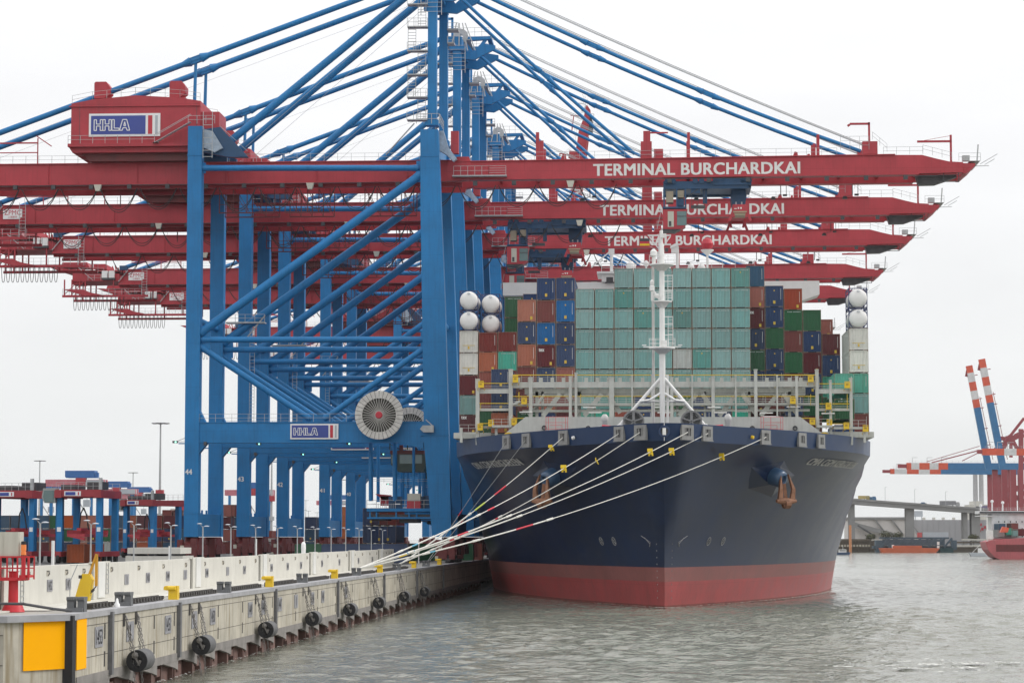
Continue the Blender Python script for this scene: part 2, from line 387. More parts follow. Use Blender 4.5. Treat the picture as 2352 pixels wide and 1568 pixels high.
# landside end: machinery, lower deck, electrics
m = MB(); m.mi = 0
m.prism([(-116,58.9),(-106.5,58.9),(-106.5,60.4),(-114,60.4)], YF-.4, YR+.4)
m.box(-111.8,-109.4, YF, YR, 61.4, 62.4); m.box(-113.5,-105.5,YF,YR,60.9,61.15); m.box(-117.8,-100.5, YF-1.0, YF-.6, 55.65, 56.1); m.box(-117.8,-100.5, YR+.6, YR+1, 55.65, 56.1)
m.box(-116,-113.9, YF, YF+3.5, 58.3, 61.4); m.prism([(-117.6,57.2),(-113.2,55.9),(-109.4,56.0),(-112.2,56.6),(-113.5,57.2)], YF-1.2, YF-.4)
for x in (-117.4,-115.9,-114.3,-113.2,-107.5,-101.5):
    for yy in (YF-.8, YR+.8): m.bar((x,yy,56),(x,yy,59.2),.24)
m.bar((-117.4,YF-.8,56.2),(-114.3,YF-.8,59.2),.12); m.bar((-115.9,YF-.8,56.2),(-113.2,YF-.8,59.2),.12)
m.prism([(-120.9,61.9),(-119.5,61.9),(-113.6,61.0),(-113.6,60.6),(-117.2,60.7)], YF+1, YR-1); m.prism([(-119,61.9),(-113,61.9),(-113.6,63.0),(-118.6,63.0)], YF+2, YR-2)
for k in range(7): m.bar((-107.6+k*.5, YF-.2, 61.0-k*.12),(-107.9+k*.6, YF-.2, 61.9+.3*(k%2)-k*.15), .22)
m.bar((-104,YF-.5,62.6),(-94,YF-.5,62.6),.12); m.bar((-104,YF-.5,64.3),(-88,YF-.5,64.3),.2); m.bar((-104,YF-.5,62.9),(-88,YF-.5,62.9),.14)
for x in (-98,-94,-88): m.bar((x,YF-.5,61.2),(x,YF-.5,65),.14)
m.bar((-98,YF-.5,65.3),(-94,YF-.5,63.2),.14); m.bar((-88.2,YF-.5,65.3),(-86,YF-.5,63.8),.14)
m.mi = 1; m.box(-109.8,-108.7, YF-1.3, YF-.5, 59.5, 60.9); m.box(-108.4,-107.3, YF-1.3, YF-.5, 59.5, 60.9)
m.mi = 2; m.box(-109.8,-107.2, YF-1.25, YF-.45, 59.1, 59.5)
m.mi = 3; m.rail((-117.7,YF-1,56.1),(-100.5,YF-1,56.1),1.2,1.3,.035); m.rail((-117.7,YR+1,56.1),(-100.5,YR+1,56.1),1.2,1.3,.035)
m.bar((-106.5,YF-.9,58.7),(-104.6,YF-.9,61.0),.35,.12); m.rail((-114,YF-.6,60.4),(-109.6,YF-.6,60.4),1.1,1.2,.03); m.bar((-114.6,YF-.9,61.6),(-111.6,YF-.9,59.0),.3,.1)
m.rail((-112.6,YF-1.1,59.0),(-110,YF-1.1,59.0),1.1,1.2,.04)
for k in range(9): m.bar((-101.6,YF-1.6,56.4+k*.55),(-100.6,YF-1.6,56.4+k*.55),.06)
for x in (-101.6,-100.6): m.bar((x,YF-1.6,55.9),(x,YF-1.6,61.5),.07)
obj('counterweight_platform', m, [RED, WHITE, STEEL, GALV], crane)
# maker's sign near the landside end of the girder
sg = MB(); sg.box(-104.5,-101.4, YF-.72, YF-.6, 59.0, 60.6); sg = obj('maker_sign', sg, PLAIN, crane)
obj('lettering', text_mesh('ZPMC', -104.3, -101.6, 59.65, 60.45, YF-.735, 0, .01), SIGNR, sg)
obj('lettering', text_mesh('上海振华', -103.7, -102.2, 59.15, 59.5, YF-.735, .0, .01), SIGNR, sg)
# machinery house
HX0, HX1 = -82.6, -64.0; HY0, HY1 = Y0+3.0, Y0+17.0
m = MB(); m.mi = 0
m.prism([(HX0,63.6),(HX1,63.6),(HX1,69.7),(HX1-3,70.2),(-73.4,70.6),(HX0+3,70.05),(HX0,69.5)], HY0, HY1)
m.box(HX0-.25, HX1+2.2, HY0-.9, HY1+.6, 63.15, 63.6)
m.box(HX1, HX1+2.6, HY0+.4, HY0+6, 64.8, 68.2); m.box(HX0-.3,HX1, HY0-.2,HY0, 69.0,69.15)
m.prism([(HX0-.2,63.15),(-65.4,63.15),(-65.4,62.4),(HX0+.3,62.4)], HY0-.2, HY1)
m.mi = 1; m.prism([(HX0+1.4,62.4),(-65.6,62.4),(-65.6,61.3),(HX0+2.6,61.3)], HY0+.8, HY1)  # tapered underside in darker red, its shading put into the colour
m.mi = 2
for k in range(9): m.box(HX0+1.2+k*2.1, HX0+1.25+k*2.1, HY0-.03, HY0, 63.6, 69.4) if k in (0,8) else None
house = obj('machinery_house', m, [RED, DRED, STEEL], crane)
for xa in (-79.8, -68.9):
    m = MB(); m.mi = 0; m.prism([(xa,70.6),(xa+1.5,70.6),(xa+2.3,71.3),(xa+2.3,72.2),(xa+1.7,73.0),(xa+.2,73.0),(xa,72.8)], HY0+2, HY0+4.2)
    m.box(xa+.7, xa+2.2, HY0+2.3, HY0+4, 69.8, 70.7)
    m.mi = 0; obj('roof_ventilator', m, RED, house)
m = MB()
q = [(HX0+.1,69.5),(HX0+3,70.05),(-73.4,70.6),(HX1-3,70.2),(HX1-.1,69.7)]
for i in range(4):
    m.rail((q[i][0],HY0+.1,q[i][1]),(q[i+1][0],HY0+.1,q[i+1][1]),1.15,2.2,.032)
m.cut()
for i in range(4): m.rail((q[i][0],HY1-.1,q[i][1]),(q[i+1][0],HY1-.1,q[i+1][1]),1.15,2.2,.032)
m.cut(); m.rail((HX0-.2,HY0-.85,63.6),(-70.4,HY0-.85,63.6),1.15,1.7,.035)
m.cut(); m.rail((-65.6,HY0-.85,66.3),(HX1+2.2,HY0-.85,66.3),1.15,1.2,.035)
obj('house_railing', m, GALV, house)
m = MB()   # stair from the house walkway up to the leg head
for k in range(14): x = -70.2+k*.36; z = 63.7+k*.21; m.box(x, x+.34, HY0-1.3, HY0-.6, z, z+.05)
for yy in (HY0-1.3, HY0-.6):
    m.bar((-70.3,yy,63.6),(-65.2,yy,66.5),.22,.06); m.bar((-70.3,yy,64.7),(-65.2,yy,67.6),.06)
for k in range(9): m.box(-70.6+k*.07, -70.3+k*.07, HY0-1.3, HY0-.6, 63.6, 63.65)
obj('stair', m, GALV, house)
def hhla(parent, x0, x1, z0, z1, Y, notch=False):
    W, H = x1-x0, z1-z0; b = .03*W
    m = MB(); m.box(x0,x1,Y-.1,Y,z0,z1); s_ = obj('company_sign', m, PLAIN, parent)
    m = MB(); m.box(x0+b,x0+.795*W,Y-.13,Y-.1,z0+b,z1-b); obj('blue_panel', m, SIGNB, s_)
    m = MB(); m.box(x0+.83*W,x0+.89*W,Y-.13,Y-.1,z0+b,z1-b); obj('red_stripe', m, SIGNR, s_)
    m = MB(); m.box(x0+.93*W,x0+.965*W,Y-.13,Y-.1,z0+b,z1-b); obj('grey_stripe', m, SIGNG, s_)
    # outlined letters, touching each other
    la, lb, za, zb = x0+.075*W, x0+.575*W, z0+.26*H, z0+.73*H; t = (zb-za); st = t*.075
    lw = (lb-la)/4.0; m = MB(); y = Y-.15
    def seg(a, c): m.bar((a[0],y,a[1]),(c[0],y,c[1]), st*1.15, .02) if False else m.bar((a[0],y,a[1]),(c[0],y,c[1]), st)
    def poly(ps):
        for i in range(len(ps)): seg(ps[i], ps[(i+1) % len(ps)])
    for k in (0, 1):
        a = la+k*lw*.98; w_ = lw*.95; u = w_*.28; zc = (za+zb)/2; g = t*.09
        poly([(a,za),(a,zb),(a+u,zb),(a+u,zc+g),(a+w_-u,zc+g),(a+w_-u,zb),(a+w_,zb),(a+w_,za),(a+w_-u,za),(a+w_-u,zc-g),(a+u,zc-g),(a+u,za)])
    a = la+2*lw; u = lw*.26; poly([(a,za),(a,zb),(a+u,zb),(a+u,za+t*.2),(a+lw*.8,za+t*.2),(a+lw*.8,za)])
    a = la+2.85*lw; w_ = lw*1.15
    poly([(a,za),(a+w_*.3,zb),(a+w_*.7,zb),(a+w_,za),(a+w_*.74,za),(a+w_*.66,za+t*.24),(a+w_*.36,za+t*.24),(a+w_*.26,za)])
    seg((a+w_*.42,za+t*.42),(a+w_*.6,za+t*.42)); seg((a+w_*.42,za+t*.42),(a+w_*.5,za+t*.8)); seg((a+w_*.6,za+t*.42),(a+w_*.5,za+t*.8))
    obj('lettering', m, PLAIN, s_)
    return s_
a, b = at(205,262,HY0), at(368,313,HY0)
hhla(crane, a.x, b.x, b.z, a.z, HY0-.02)
a, b = at(667,973,Y0), at(777,1008,Y0)
hhla(crane, a.x, b.x, b.z, a.z, Y0+.03)
# boom (own origin at the hinge so it can be raised)
HINGE = Vector((BX, Y0+10, 59.6))
m = MB()
for yy, front in ((YF,1),(YR,0)):
    pt = [P(x,y,YF) for x,y in [(1044,374),(2055,357.5),(2117,357.5),(2150,366),(2179,372.5),(2211,374),(2211,397),(2150,399),(1929,403.5),(1080,412.5),(1044,414)]]
    m.prism(pt, yy-.6, yy+.6)
    t0, t1 = P(1044,374,YF), P(2055,357.5,YF); b0, b1 = P(1080,413,YF), P(2110,400.5,YF)
    m.add([(t0[0],yy-.85,t0[1]),(t1[0],yy-.85,t1[1]),(t1[0],yy+.85,t1[1]),(t0[0],yy+.85,t0[1]),(t0[0],yy-.85,t0[1]+.12),(t1[0],yy-.85,t1[1]+.12),(t1[0],yy+.85,t1[1]+.12),(t0[0],yy+.85,t0[1]+.12)], [(0,3,2,1),(4,5,6,7),(0,1,5,4),(1,2,6,5),(2,3,7,6),(3,0,4,7)])
    m.add([(b0[0],yy-.85,b0[1]-.14),(b1[0],yy-.85,b1[1]-.14),(b1[0],yy+.85,b1[1]-.14),(b0[0],yy+.85,b0[1]-.14),(b0[0],yy-.85,b0[1]),(b1[0],yy-.85,b1[1]),(b1[0],yy+.85,b1[1]),(b0[0],yy+.85,b0[1])], [(0,3,2,1),(4,5,6,7),(0,1,5,4),(1,2,6,5),(2,3,7,6),(3,0,4,7)])
    # hinge head
    m.prism([P(x,y,YF) for x,y in [(1026,395),(1030,372),(1052,362),(1078,362),(1082,374),(1082,412),(1040,420),(1026,412)]], yy-.75, yy+.75)
n0, n1 = [P(x,y,YF) for x,y in [(2211,376),(2240,376),(2238,383),(2219,399),(2211,399)]], None
m.prism(n0, YF-.4, YR+.4)
for k in range(12):
    x = -22+k*5.4; z = b0[1]+(b1[1]-b0[1])*(x-b0[0])/(b1[0]-b0[0]); m.box(x, x+.4, YF+.6, YR-.6, z+.6, z+1.2)
boom = obj('boom', m, RED, crane, origin=HINGE)
boomtext_box = [at(1363.5,402,YF-.62), at(1837,370.5,YF-.62)]
ta, tb = at(1363.5,404,YF-.62), at(1837,398.5,YF-.62)
tm = text_mesh('TERMINAL BURCHARDKAI', ta.x, tb.x, 0, 1.66, YF-.615, .030, .02)
sl_ = (at(1837,398.5,YF).z-at(1363.5,404,YF).z)/(tb.x-ta.x)
tm.v = [(x, y, z + ta.z + (x-ta.x)*sl_) for x, y, z in tm.v]
obj('boom_lettering', tm, LET, boom)
m = MB(); zt = lambda x: at(1500,365.5,YF).z + (x-0)*.0055
def brail(xa, xb, yy, ztop=None): m.rail((xa,yy,zt(xa) if ztop is None else ztop),(xb,yy,zt(xb) if ztop is None else ztop),1.1,2.1,.03)
for yy in (YF-.75, YR+.75): brail(-23, 26, yy); brail(32.5, 38, yy); brail(43,46,yy,60.5)
m.rail((38,YF-.75,61.7),(42,YF-.75,60.6),1.1,1.5,.03); m.rail((26.5,YF-.8,62.2),(30.5,YF-.8,62.2),1.9,1.3,.03,mids=2)
m.rail((33,YF-.8,61.9),(31,YF-.8,63.6),1.1,1.3,.03)
# walkway beside the hinge
m.rail((-28,YF-1.9,58.9),(-23,YF-1.9,58.9),1.3,1.1,.035); m.rail((-23,YF-1.9,58.9),(-20.6,YF-1.9,58.9),1.3,2.4,.035,mids=3); m.box(-28.2,-20.5,YF-2,YF-.7,58.75,58.9)
m.box(44.5,46,YF-.5,YR+.5,60.5,60.55)
for a, b in (((46.2,60.3),(48.6,61.7)),((46.8,60.2),(48.2,61.0)),((45.5,60.0),(47.4,60.05))): m.bar((a[0],YF+1,a[1]),(b[0],YF+1,b[1]),.08)
m.bar((45.6,YF,60.4),(45.8,YF,62.9),.18); m.box(43.6,44.6,YF,YF+.8,60.6,61.4)
obj('boom_railing', m, GALV, boom)
m = MB()   # posts, davits and stay blocks on the boom
def post(x, z0, z1, w_): m.box(x-w_/2,x+w_/2,YF-.3,YF+.3,z0,z1); m.cut(); m.box(x-w_/2,x+w_/2,YR-.3,YR+.3,z0,z1); m.cut()
post(-16.2,61.2,65.2,.45); post(-15.6,61.2,64.0,.5); post(5.2,61.4,65.0,.4); post(23.4,61.6,64.5,.4); post(22.6,61.6,63.0,.35)
m.box(-1.6,0.0,YF-.6,YF+.6,61.3,62.4); m.box(-1.2,-.2,YF-.5,YF+.5,62.4,65.2); m.cut(); m.box(-1.6,0,YR-.6,YR+.6,61.3,65); m.cut()
m.box(-.9,2.3,YF-.1,YF+.1,64.9,65.1); m.cut(); m.box(.3,1.6,YF-.6,YF+.6,61.3,62.6); m.cut()
m.box(29.6,31.7,YR-.7,YR+.7,61.6,63.4); m.cut(); m.box(29.6,31.7,YF-.7,YF+.7,61.6,63.4)
m.bar((30.6,YF,63.3),(30.6,YF,66.2),.28); m.bar((30.7,YF,66.0),(27.9,YF,66.0),.28); m.bar((27.9,YF,65.9),(27.6,YF,65.7),.3)
m.cut(); m.bar((42.0,YF,60.4),(42.0,YF,64.3),.28); m.bar((42.1,YF,63.4),(37.3,YF,63.4),.28); m.bar((42,YF,64.2),(38,YF,63.5),.05)
for x in (-12.5, 20.2): m.cut(); m.prism([(x-.4,61.3),(x+.4,61.3),(x+.3,62.0),(x-.1,62.1)], YF-.4, YF+.4)
obj('davit_post', m, RED, boom)
m = MB(); m.prism([P(x,y,YF) for x,y in [(2105,400),(2195,399),(2200,404),(2150,421),(2112,422)]], YF+.8, YF+2.6)
m.box(40.2,43.0,YF-.3,YF-.2,57.6,57.7); m.bar((43.0,YF-.3,57.6),(43.0,YF-.3,59.6),.1); m.bar((40.9,YF-.3,57.6),(40.9,YF-.3,59.4),.1)
m.bar((40.2,YF-.3,58.6),(43,YF-.3,58.6),.08)
obj('tip_platform', m, STEEL, boom)
m = MB()   # lamps hung below the boom
for x in (-9, 7.5, 18.6, 28.9):
    m.cut()
    m.bar((x,YR+1,58.6),(x,YR+1,57.2),.12); m.bar((x,YR+1,57.2),(x-1.0,YR+1,56.9),.06); m.prism([(x-1.5,56.6),(x-.7,56.6),(x-.9,57.0),(x-1.3,57.0)],YR+.7,YR+1.4)
    m.bar((x+.8,YR+1,58.6),(x+.8,YR+1,57.3),.08); m.cbox((x+.6,YR+1,57.2),(.6,.4,.25))
obj('boom_lamp', m, STEEL, boom)
# apex head
m = MB()
for yy in (YF-.4, YR-.4):
    m.prism([(-33.2,87.2),(-31.5,87.2),(-25.9,87.5),(-25.7,88.0),(-33.2,87.9)], yy, yy+.9)
    m.prism([(-33.2,84.7),(-28.4,84.2),(-25.6,85.6),(-25.0,86.0),(-25.0,86.5),(-27.2,86.9),(-28.6,85.6),(-31.0,87.4),(-33.2,87.4)], yy+.1, yy+.8)
    m.bar((-30.2,yy+.4,87.4),(-28.0,yy+.4,84.4),.55)
    m.bar((-26.5,yy+.43,87.6),(-28.4,yy+.43,84.9),.5)
m.box(-32.2,-30.0,Y0+.3,Y0+19.5,85.2,86.9); m.box(-31.9,-29.2,Y0,Y0+1.6,84.6,85.3)
m.box(-26.3,-25.6,YF,YR,87.5,87.9)
m.bar((-31.6,Y0+2,87),(-31.6,Y0+2,90.3),.35); m.bar((-31.5,Y0+2,90.1),(-34.6,Y0+2,90.1),.35)
obj('apex_head', m, BLUE, crane)
m = MB()
for yy in (YF-.7, YF+.7, YR-.7, YR+.7): m.ring((-30.5,yy,88.0),(0,1,0),.35,1.15,.25,20)
for x in (-31.7,-30.4,-29.0,-27.8): m.bar((x,Y0+.1,84.6),(x*.35-30.3*.65,Y0+.1,89.0),.16)
m.box(-31.6,-29.0,YF-1,YR+1,87.3,87.4); m.box(-32,-28.6,Y0-.2,Y0+.1,82.3,85.6) if False else None
for k in range(7): m.bar((-32.3,Y0-.1,81.5+k*.65),(-29.4,Y0-.1,81.5+k*.65),.06)
for x in (-32.3,-29.4): m.bar((x,Y0-.1,81),(x,Y0-.1,87.4),.1)
m.rail((-34,YF-.5,87.9),(-26,YF-.5,88.0),1.4,1.2,.035); m.rail((-34,YR+.5,87.9),(-26,YR+.5,88.0),1.2,1.3,.035)
for x, z in ((-28.5,82.6),(-29.1,80.6)): m.box(MX1,x,Y0+18.0,Y0+20,z,z+.25); m.rail((MX1,Y0+18,z),(x,Y0+18,z),1.1,1,.04)
obj('sheave_platform', m, GALV, crane)
# stays
APX = (-29.2, 86)
def stay(name, x1, z1, r, y0_, yy, apx=APX, lumps=(), sag=0, n=10, m_=BLUE):
    m = MB(); a = Vector((apx[0], y0_, apx[1])); b = Vector((x1, yy, z1)); K = 10 if sag else 1; pts = []
    for k in range(K+1):
        t = k/K; p = a.lerp(b, t); p.z -= sag*4*t*(1-t); pts.append(p)
    for k in range(K): m.tube(pts[k], pts[k+1], r, n)
    for t in lumps:
        p = a.lerp(b, t); p.z -= sag*4*t*(1-t); d = (b-a).normalized()
        m.tube(p-d*1.9, p-d*.8, r*1.05, n, r*1.7); m.bar(p-d*.9, p+d*.9, r*1.6, r*2.4); m.tube(p+d*.8, p+d*1.9, r*1.7, n, r*1.05)
    return obj(name, m, m_, crane, smooth=True)
for yy in (YF, YR):
    stay('backstay', -105.8, 61.5, .42, yy, yy, (-32.6,88.1), lumps=(.447,))
    stay('rear_tie_leg', -63.0, 62.1, .56, yy, yy, (-31.9,87.6))
    stay('forestay', 29.4, 62.1, .27, yy, yy, (-27,86.7), lumps=(.33,.62), sag=1.0)
    stay('forestay', -2.4, 62.0, .24, yy, yy, (-28.0,85.5), lumps=(.5,), sag=.3)
    k = Vector((-32.6,0,88.1)).lerp(Vector((-105.8,0,61.5)), .447)
    m = MB(); m.tube((k.x,yy,k.z),(k.x-.3,yy,61.5),.22,8,.3); obj('stay_hanger', m, BLUE, crane, smooth=True)
m = MB()
for yy in (YF, YR):
    for dx in (0, .5, 1.2):
        a = Vector((-26.3+dx, yy+dx, 88.0)); b = Vector((29.8+dx, yy+dx, 62.9)); q = [a.lerp(b, t/6) - Vector((0,0,2.2*4*(t/6)*(1-t/6)*.25)) for t in range(7)]
        m.path(q, .06, 4)
    m.bar((-31,yy,87),(-100,yy,62),.03); m.bar((-31,yy,87),(-58,yy,63.5),.04)
obj('hoist_rope', m, GALV, crane)
m = MB()
for yy in (YF, YR):
    m.box(-64.2,-60.6,yy-.5,yy+.5,61.2,63.0); m.cut(); m.box(-106.4,-104.8,yy-.5,yy+.5,61.1,62.0); m.cut()
m.prism([(-63.2,62),(-59.5,61.3),(-56.8,61.3),(-60.8,65.6),(-63.2,65.3)], Y0+1, Y0+2)
obj('stay_anchor', m, DBLUE, crane)
# stair tower on the mast
m = MB(); x0, x1 = -33.9, -31.6; yy = Y0-.2
lev = [66.2, 69.4, 72.6, 76.0, 79.4, 82.6]
for i, z in enumerate(lev):
    m.box(x0-.3, MX0, yy-.3, yy+1.2, z-.15, z); m.rail((x0-.3,yy-.3,z),(MX0,yy-.3,z),1.1,.9,.04)
    if i < len(lev)-1:
        za, zb = z, lev[i+1]; xa, xb = ((x0-.2, x0+.9) if i % 2 else (x1-1.1, x1))
        for k in range(9):
            t = k/8; m.bar((xa, yy+.2, za+(zb-za)*t),(xb, yy+.2, za+(zb-za)*t), .10, .05)
        for xx in (xa, xb): m.bar((xx,yy+.1,za),(xx,yy+.1,zb),.07); m.bar((xx,yy+.1,za+1),(xx,yy+.1,zb+1),.05)
obj('stair_tower', m, GALV, crane)
m = MB(); m.rail((-32.9,Y0-.1,65.6),(-29.7,Y0-.1,65.6),1.4,1,.05); m.rail((-29.6,Y0-.1,65.6),(-29.6,Y0+6,65.6),1.3,1.5,.05); m.cut()
m.bar((-33.4,Y0+2,66),(-37.4,Y0+2,61.6),.5,.1); m.cut(); m.bar((-62.6,Y0+4,66.4),(-57.4,Y0+4,61.6),.6,.15); m.bar((-62.6,Y0+4,67.4),(-57.4,Y0+4,62.6),.07)
m.cut()
for k in range(7): m.bar((-63,Y0-.2,61.2+k*.9),(-61.7,Y0-.2,61.2+k*.9),.07); 
for x in (-63,-61.7): m.bar((x,Y0-.2,61),(x,Y0-.2,67.6),.08)
m.cut()
for k in range(30): m.bar((-59.4,Y0+19.5,24+k*.5),(-58.7,Y0+19.5,24+k*.5),.05)
for x in (-59.4,-58.7): m.bar((x,Y0+19.5,23.5),(x,Y0+19.5,39),.06)
m.box(-62.8,-57,Y0+18,Y0+19.6,39.3,39.5); m.rail((-62.8,Y0+18,39.5),(-57,Y0+18,39.5),1.1,1.4,.04); m.bar((-57,Y0+18.5,40.5),(-60.0,Y0+18.5,36.8),.5,.12)
obj('access_ladder', m, GALV, crane)
m = MB(); m.prism([(-29.9,64.9),(-29.3,65.0),(-28.6,62.6),(-27.4,61.0),(-27.9,60.6),(-28.9,61.6),(-29.9,62.2)], Y0+2.2, Y0+3.4); m.cut()
m.prism([(-63,65.2),(-61.8,64.9),(-60.3,62.5),(-61.5,61.9),(-63,62.6)], Y0+.4, Y0+.95)
obj('weather_cover', m, mat('cover_sheet', (.33,.40,.48), .6, var=.25, scale=1.5), crane)
m = MB(); m.box(-28.4,-27.3,Y0+4,Y0+5,62.0,65.2); obj('lift_cabin', m, RED, crane)
# cable reel
c = at(871,953,Y0-1.3)
m = MB(); m.mi = 0; m.ring(c,(0,1,0),2.35,3.35,.5,44)
m.mi = 2; m.lathe((c.x,c.y+.1,c.z),(0,1,0),[(.01,-.1),(2.36,-.1),(2.36,.15),(.01,.15)],40)
m.mi = 2
for k in range(32):
    t = 2*math.pi*k/32; d_ = Vector((math.cos(t),0,math.sin(t))); m.bar(c+d_*2.36+Vector((0,-.26,0)), c+d_*3.42+Vector((0,-.26,0)), .05)
m.mi = 0
for k in range(36):
    t = 2*math.pi*k/36; d_ = Vector((math.cos(t),0,math.sin(t))); m.bar(c+d_*.4+Vector((0,-.32,0)), c+d_*2.5+Vector((0,-.3,0)), .055)
m.mi = 1; m.lathe((c.x,c.y-.5,c.z),(0,1,0),[(.01,0),(.42,0),(.5,.1),(.5,.5),(.01,.5)],12)
m.mi = 3; m.bar((c.x,c.y+.2,c.z),(c.x,Y0+1,c.z-1.2),.6); m.bar((c.x-1,c.y+.6,c.z-2.2),(c.x+1,c.y+.6,c.z-2.2),.5)
m.mi = 0
m.cut(); m.ring(Vector((c.x+6.3,Y0+9,c.z-.6)),(0,1,0),1.0,1.35,.4,24)
obj('cable_reel', m, [mat('reel_cream',(.62,.60,.56),.5,var=.15,scale=1.5), SIGNR, mat('reel_dark',(.05,.05,.04),.7,var=.4,scale=3), BLUE], crane)
m = MB(); a = at(975,985,Y0-.1)
m.prism([(a.x-.2,a.z+.5),(a.x+1.3,a.z+.5),(a.x+1.3,a.z-.45),(a.x-.1,a.z-.45),(a.x-.6,a.z)], Y0-.5, Y0-.08); m.bar((a.x+1.2,Y0-.3,a.z+.4),(a.x+.2,Y0-.3,a.z+1.3),.12)
obj('cable_guide', m, GALV, crane)
# operator cabin and working platform hung inside the portal
Yc = Y0+4
m = MB(); g = lambda x, y: P(x, y, Yc)
m.mi = 0; a, b = g(896,1034), g(975,1042); m.box(a[0],b[0],Yc,Yc+5,b[1],a[1]); m.box(a[0]+1.2,a[0]+1.7,Yc+1,Yc+1.5,a[1],a[1]+.8); m.box(b[0]-1.7,b[0]-1.2,Yc+1,Yc+1.5,a[1],a[1]+.8)
m.mi = 1; c1 = g(903,1082); m.prism([g(897,1042),g(975,1042),g(978,1066),g(972,1083),g(915,1083),g(898,1067)], Yc+.1, Yc+5)
for x in (-37,-34.5,-32.5): m.bar((x,Yc+1,24.5-3.4),(x,Yc+1,20.2),.15); m.bar((x,Yc+1,21),(x+1.5,Yc+1,20.2),.1)
m.mi = 2
for xa, xb in ((899,907),(918,949),(952,969)):
    a, b = g(xa,1044), g(xb,1064); m.box(a[0],b[0],Yc+.02,Yc+.1,b[1],a[1])
cabp = obj('checker_cabin', m, [DRED, mat('cabin_dark',(.012,.035,.03),.4), GLASS], crane)
m = MB(); m.mi = 0
for x in (852, 907, 950):
    q = g(x,1016); q2 = g(x,1150); m.tube((q[0],Yc,q[1]+.6),(q2[0],Yc,q2[1]),.32 if x < 940 else .2,12); m.tube((q[0],Yc+9,q[1]),(q2[0],Yc+9,q2[1]),.25,10)
a, b = g(843,1167), g(996,1174); m.box(a[0],b[0],Yc-.3,Yc+10,b[1],a[1]); a2, b2 = g(843,1174), g(996,1186)
m.box(a[0],b[0],Yc-.1,Yc+.1,b2[1]-.3,b2[1]-.05)
for x in (850,865,910,940,957,990): q = g(x,1174); m.bar((q[0],Yc,q[1]),(q[0],Yc,b2[1]-.2),.22)
m.mi = 1; m.box(a[0]+.3,b[0]-.2,Yc+.3,Yc+10,b2[1]-.35,b2[1]+.3); q, q2 = g(915,1187), g(958,1200); m.box(q[0],q2[0],Yc+1,Yc+6,q2[1],q[1])
q, q2 = g(852,1187), g(888,1195); m.box(q[0],q2[0],Yc+1,Yc+6,q2[1],q[1])
m.mi = 2; m.rail((a[0],Yc-.25,a[1]),(b[0],Yc-.25,a[1]),1.15,1.3,.04); m.rail((a[0],Yc-.25,a[1]+3.6),(b[0],Yc+2,a[1]+3.6),.5,2.3,.03)
for k in range(9): m.bar((a[0]+1.6+k*.3,Yc-.2,a[1]),(a[0]+1.6+k*.3,Yc-.2,a[1]+.7),.05)
m.mi = 3; q, q2 = g(935,1150), g(966,1167); m.box(q[0],q2[0],Yc-.28,Yc+2,q2[1],q[1])
q, q2 = g(870,1135), g(893,1150); m.box(q[0],q2[0],Yc+2,Yc+4,q2[1]-.6,q[1]-.2); m.prism([g(858,1133),g(895,1136),g(892,1143),g(880,1150)],Yc+2,Yc+3)
m.mi = 4; q, q2 = g(936,1133), g(965,1150); m.box(q[0],q2[0],Yc-.2,Yc+2,q2[1],q[1])
m.mi = 5
for xx in (898,912,968,980): q = g(xx,1137+xx%7); m.box(q[0]-.45,q[0]+.45,Yc+1,Yc+3,a[1],q[1])
m.mi = 6
for xx, yy_ in ((862,1157),(915,1157)): q = g(xx,yy_); m.box(q[0]-.45,q[0]+.3,Yc-.34,Yc-.3,q[1]-.07,q[1]+.07)
obj('working_platform', m, [BLUE, STEEL, GALV, RED, BEIGE, DBLUE, PLAIN], crane)
# green work lights on brackets
LG = glow('green_lamp', (.35,1,.75), 2.2)
for x, y, Yl, ext in ((404,1019,Y0,1),(595,1017,Y0+1.0,0),(802,1016,Y0+1.0,0),(500,1021,Y0,0)):
    p = at(x, y, Yl); zq = P(700,1016,Y0)[1]; h = Vector((p.x, Yl-.5, p.z+.25)) if ext else Vector((p.x, Yl-.35, zq-.15))
    m = MB(); m.mi = 0; m.cbox(h, (.7,.5,.3))
    if ext: m.bar(h, (LX0, Yl+.4, h.z+.6), .06); m.bar(h, (LX0, Yl+.4, h.z+.1), .06)
    if x == 500: h = Vector((LX1+.9, Yl, zq-.1)); m = MB(); m.cbox(h,(.4,.4,.5))
    o = obj('work_light', m, STEEL, crane)
    if x != 500:
        m = MB(); m.cbox(h+Vector((.1,-.26,-.02)), (.2,.04,.18)); obj('lamp_lens', m, LG, o)
# number on the leg
def number(parent, s, y):
    a, b = at(426,1089,Y0), at(441,1077,Y0)
    return obj('crane_number', text_mesh(s, a.x, b.x, a.z, b.z, y-.03, .03, .02), LET, parent)
numo = number(crane, '44', Y0)
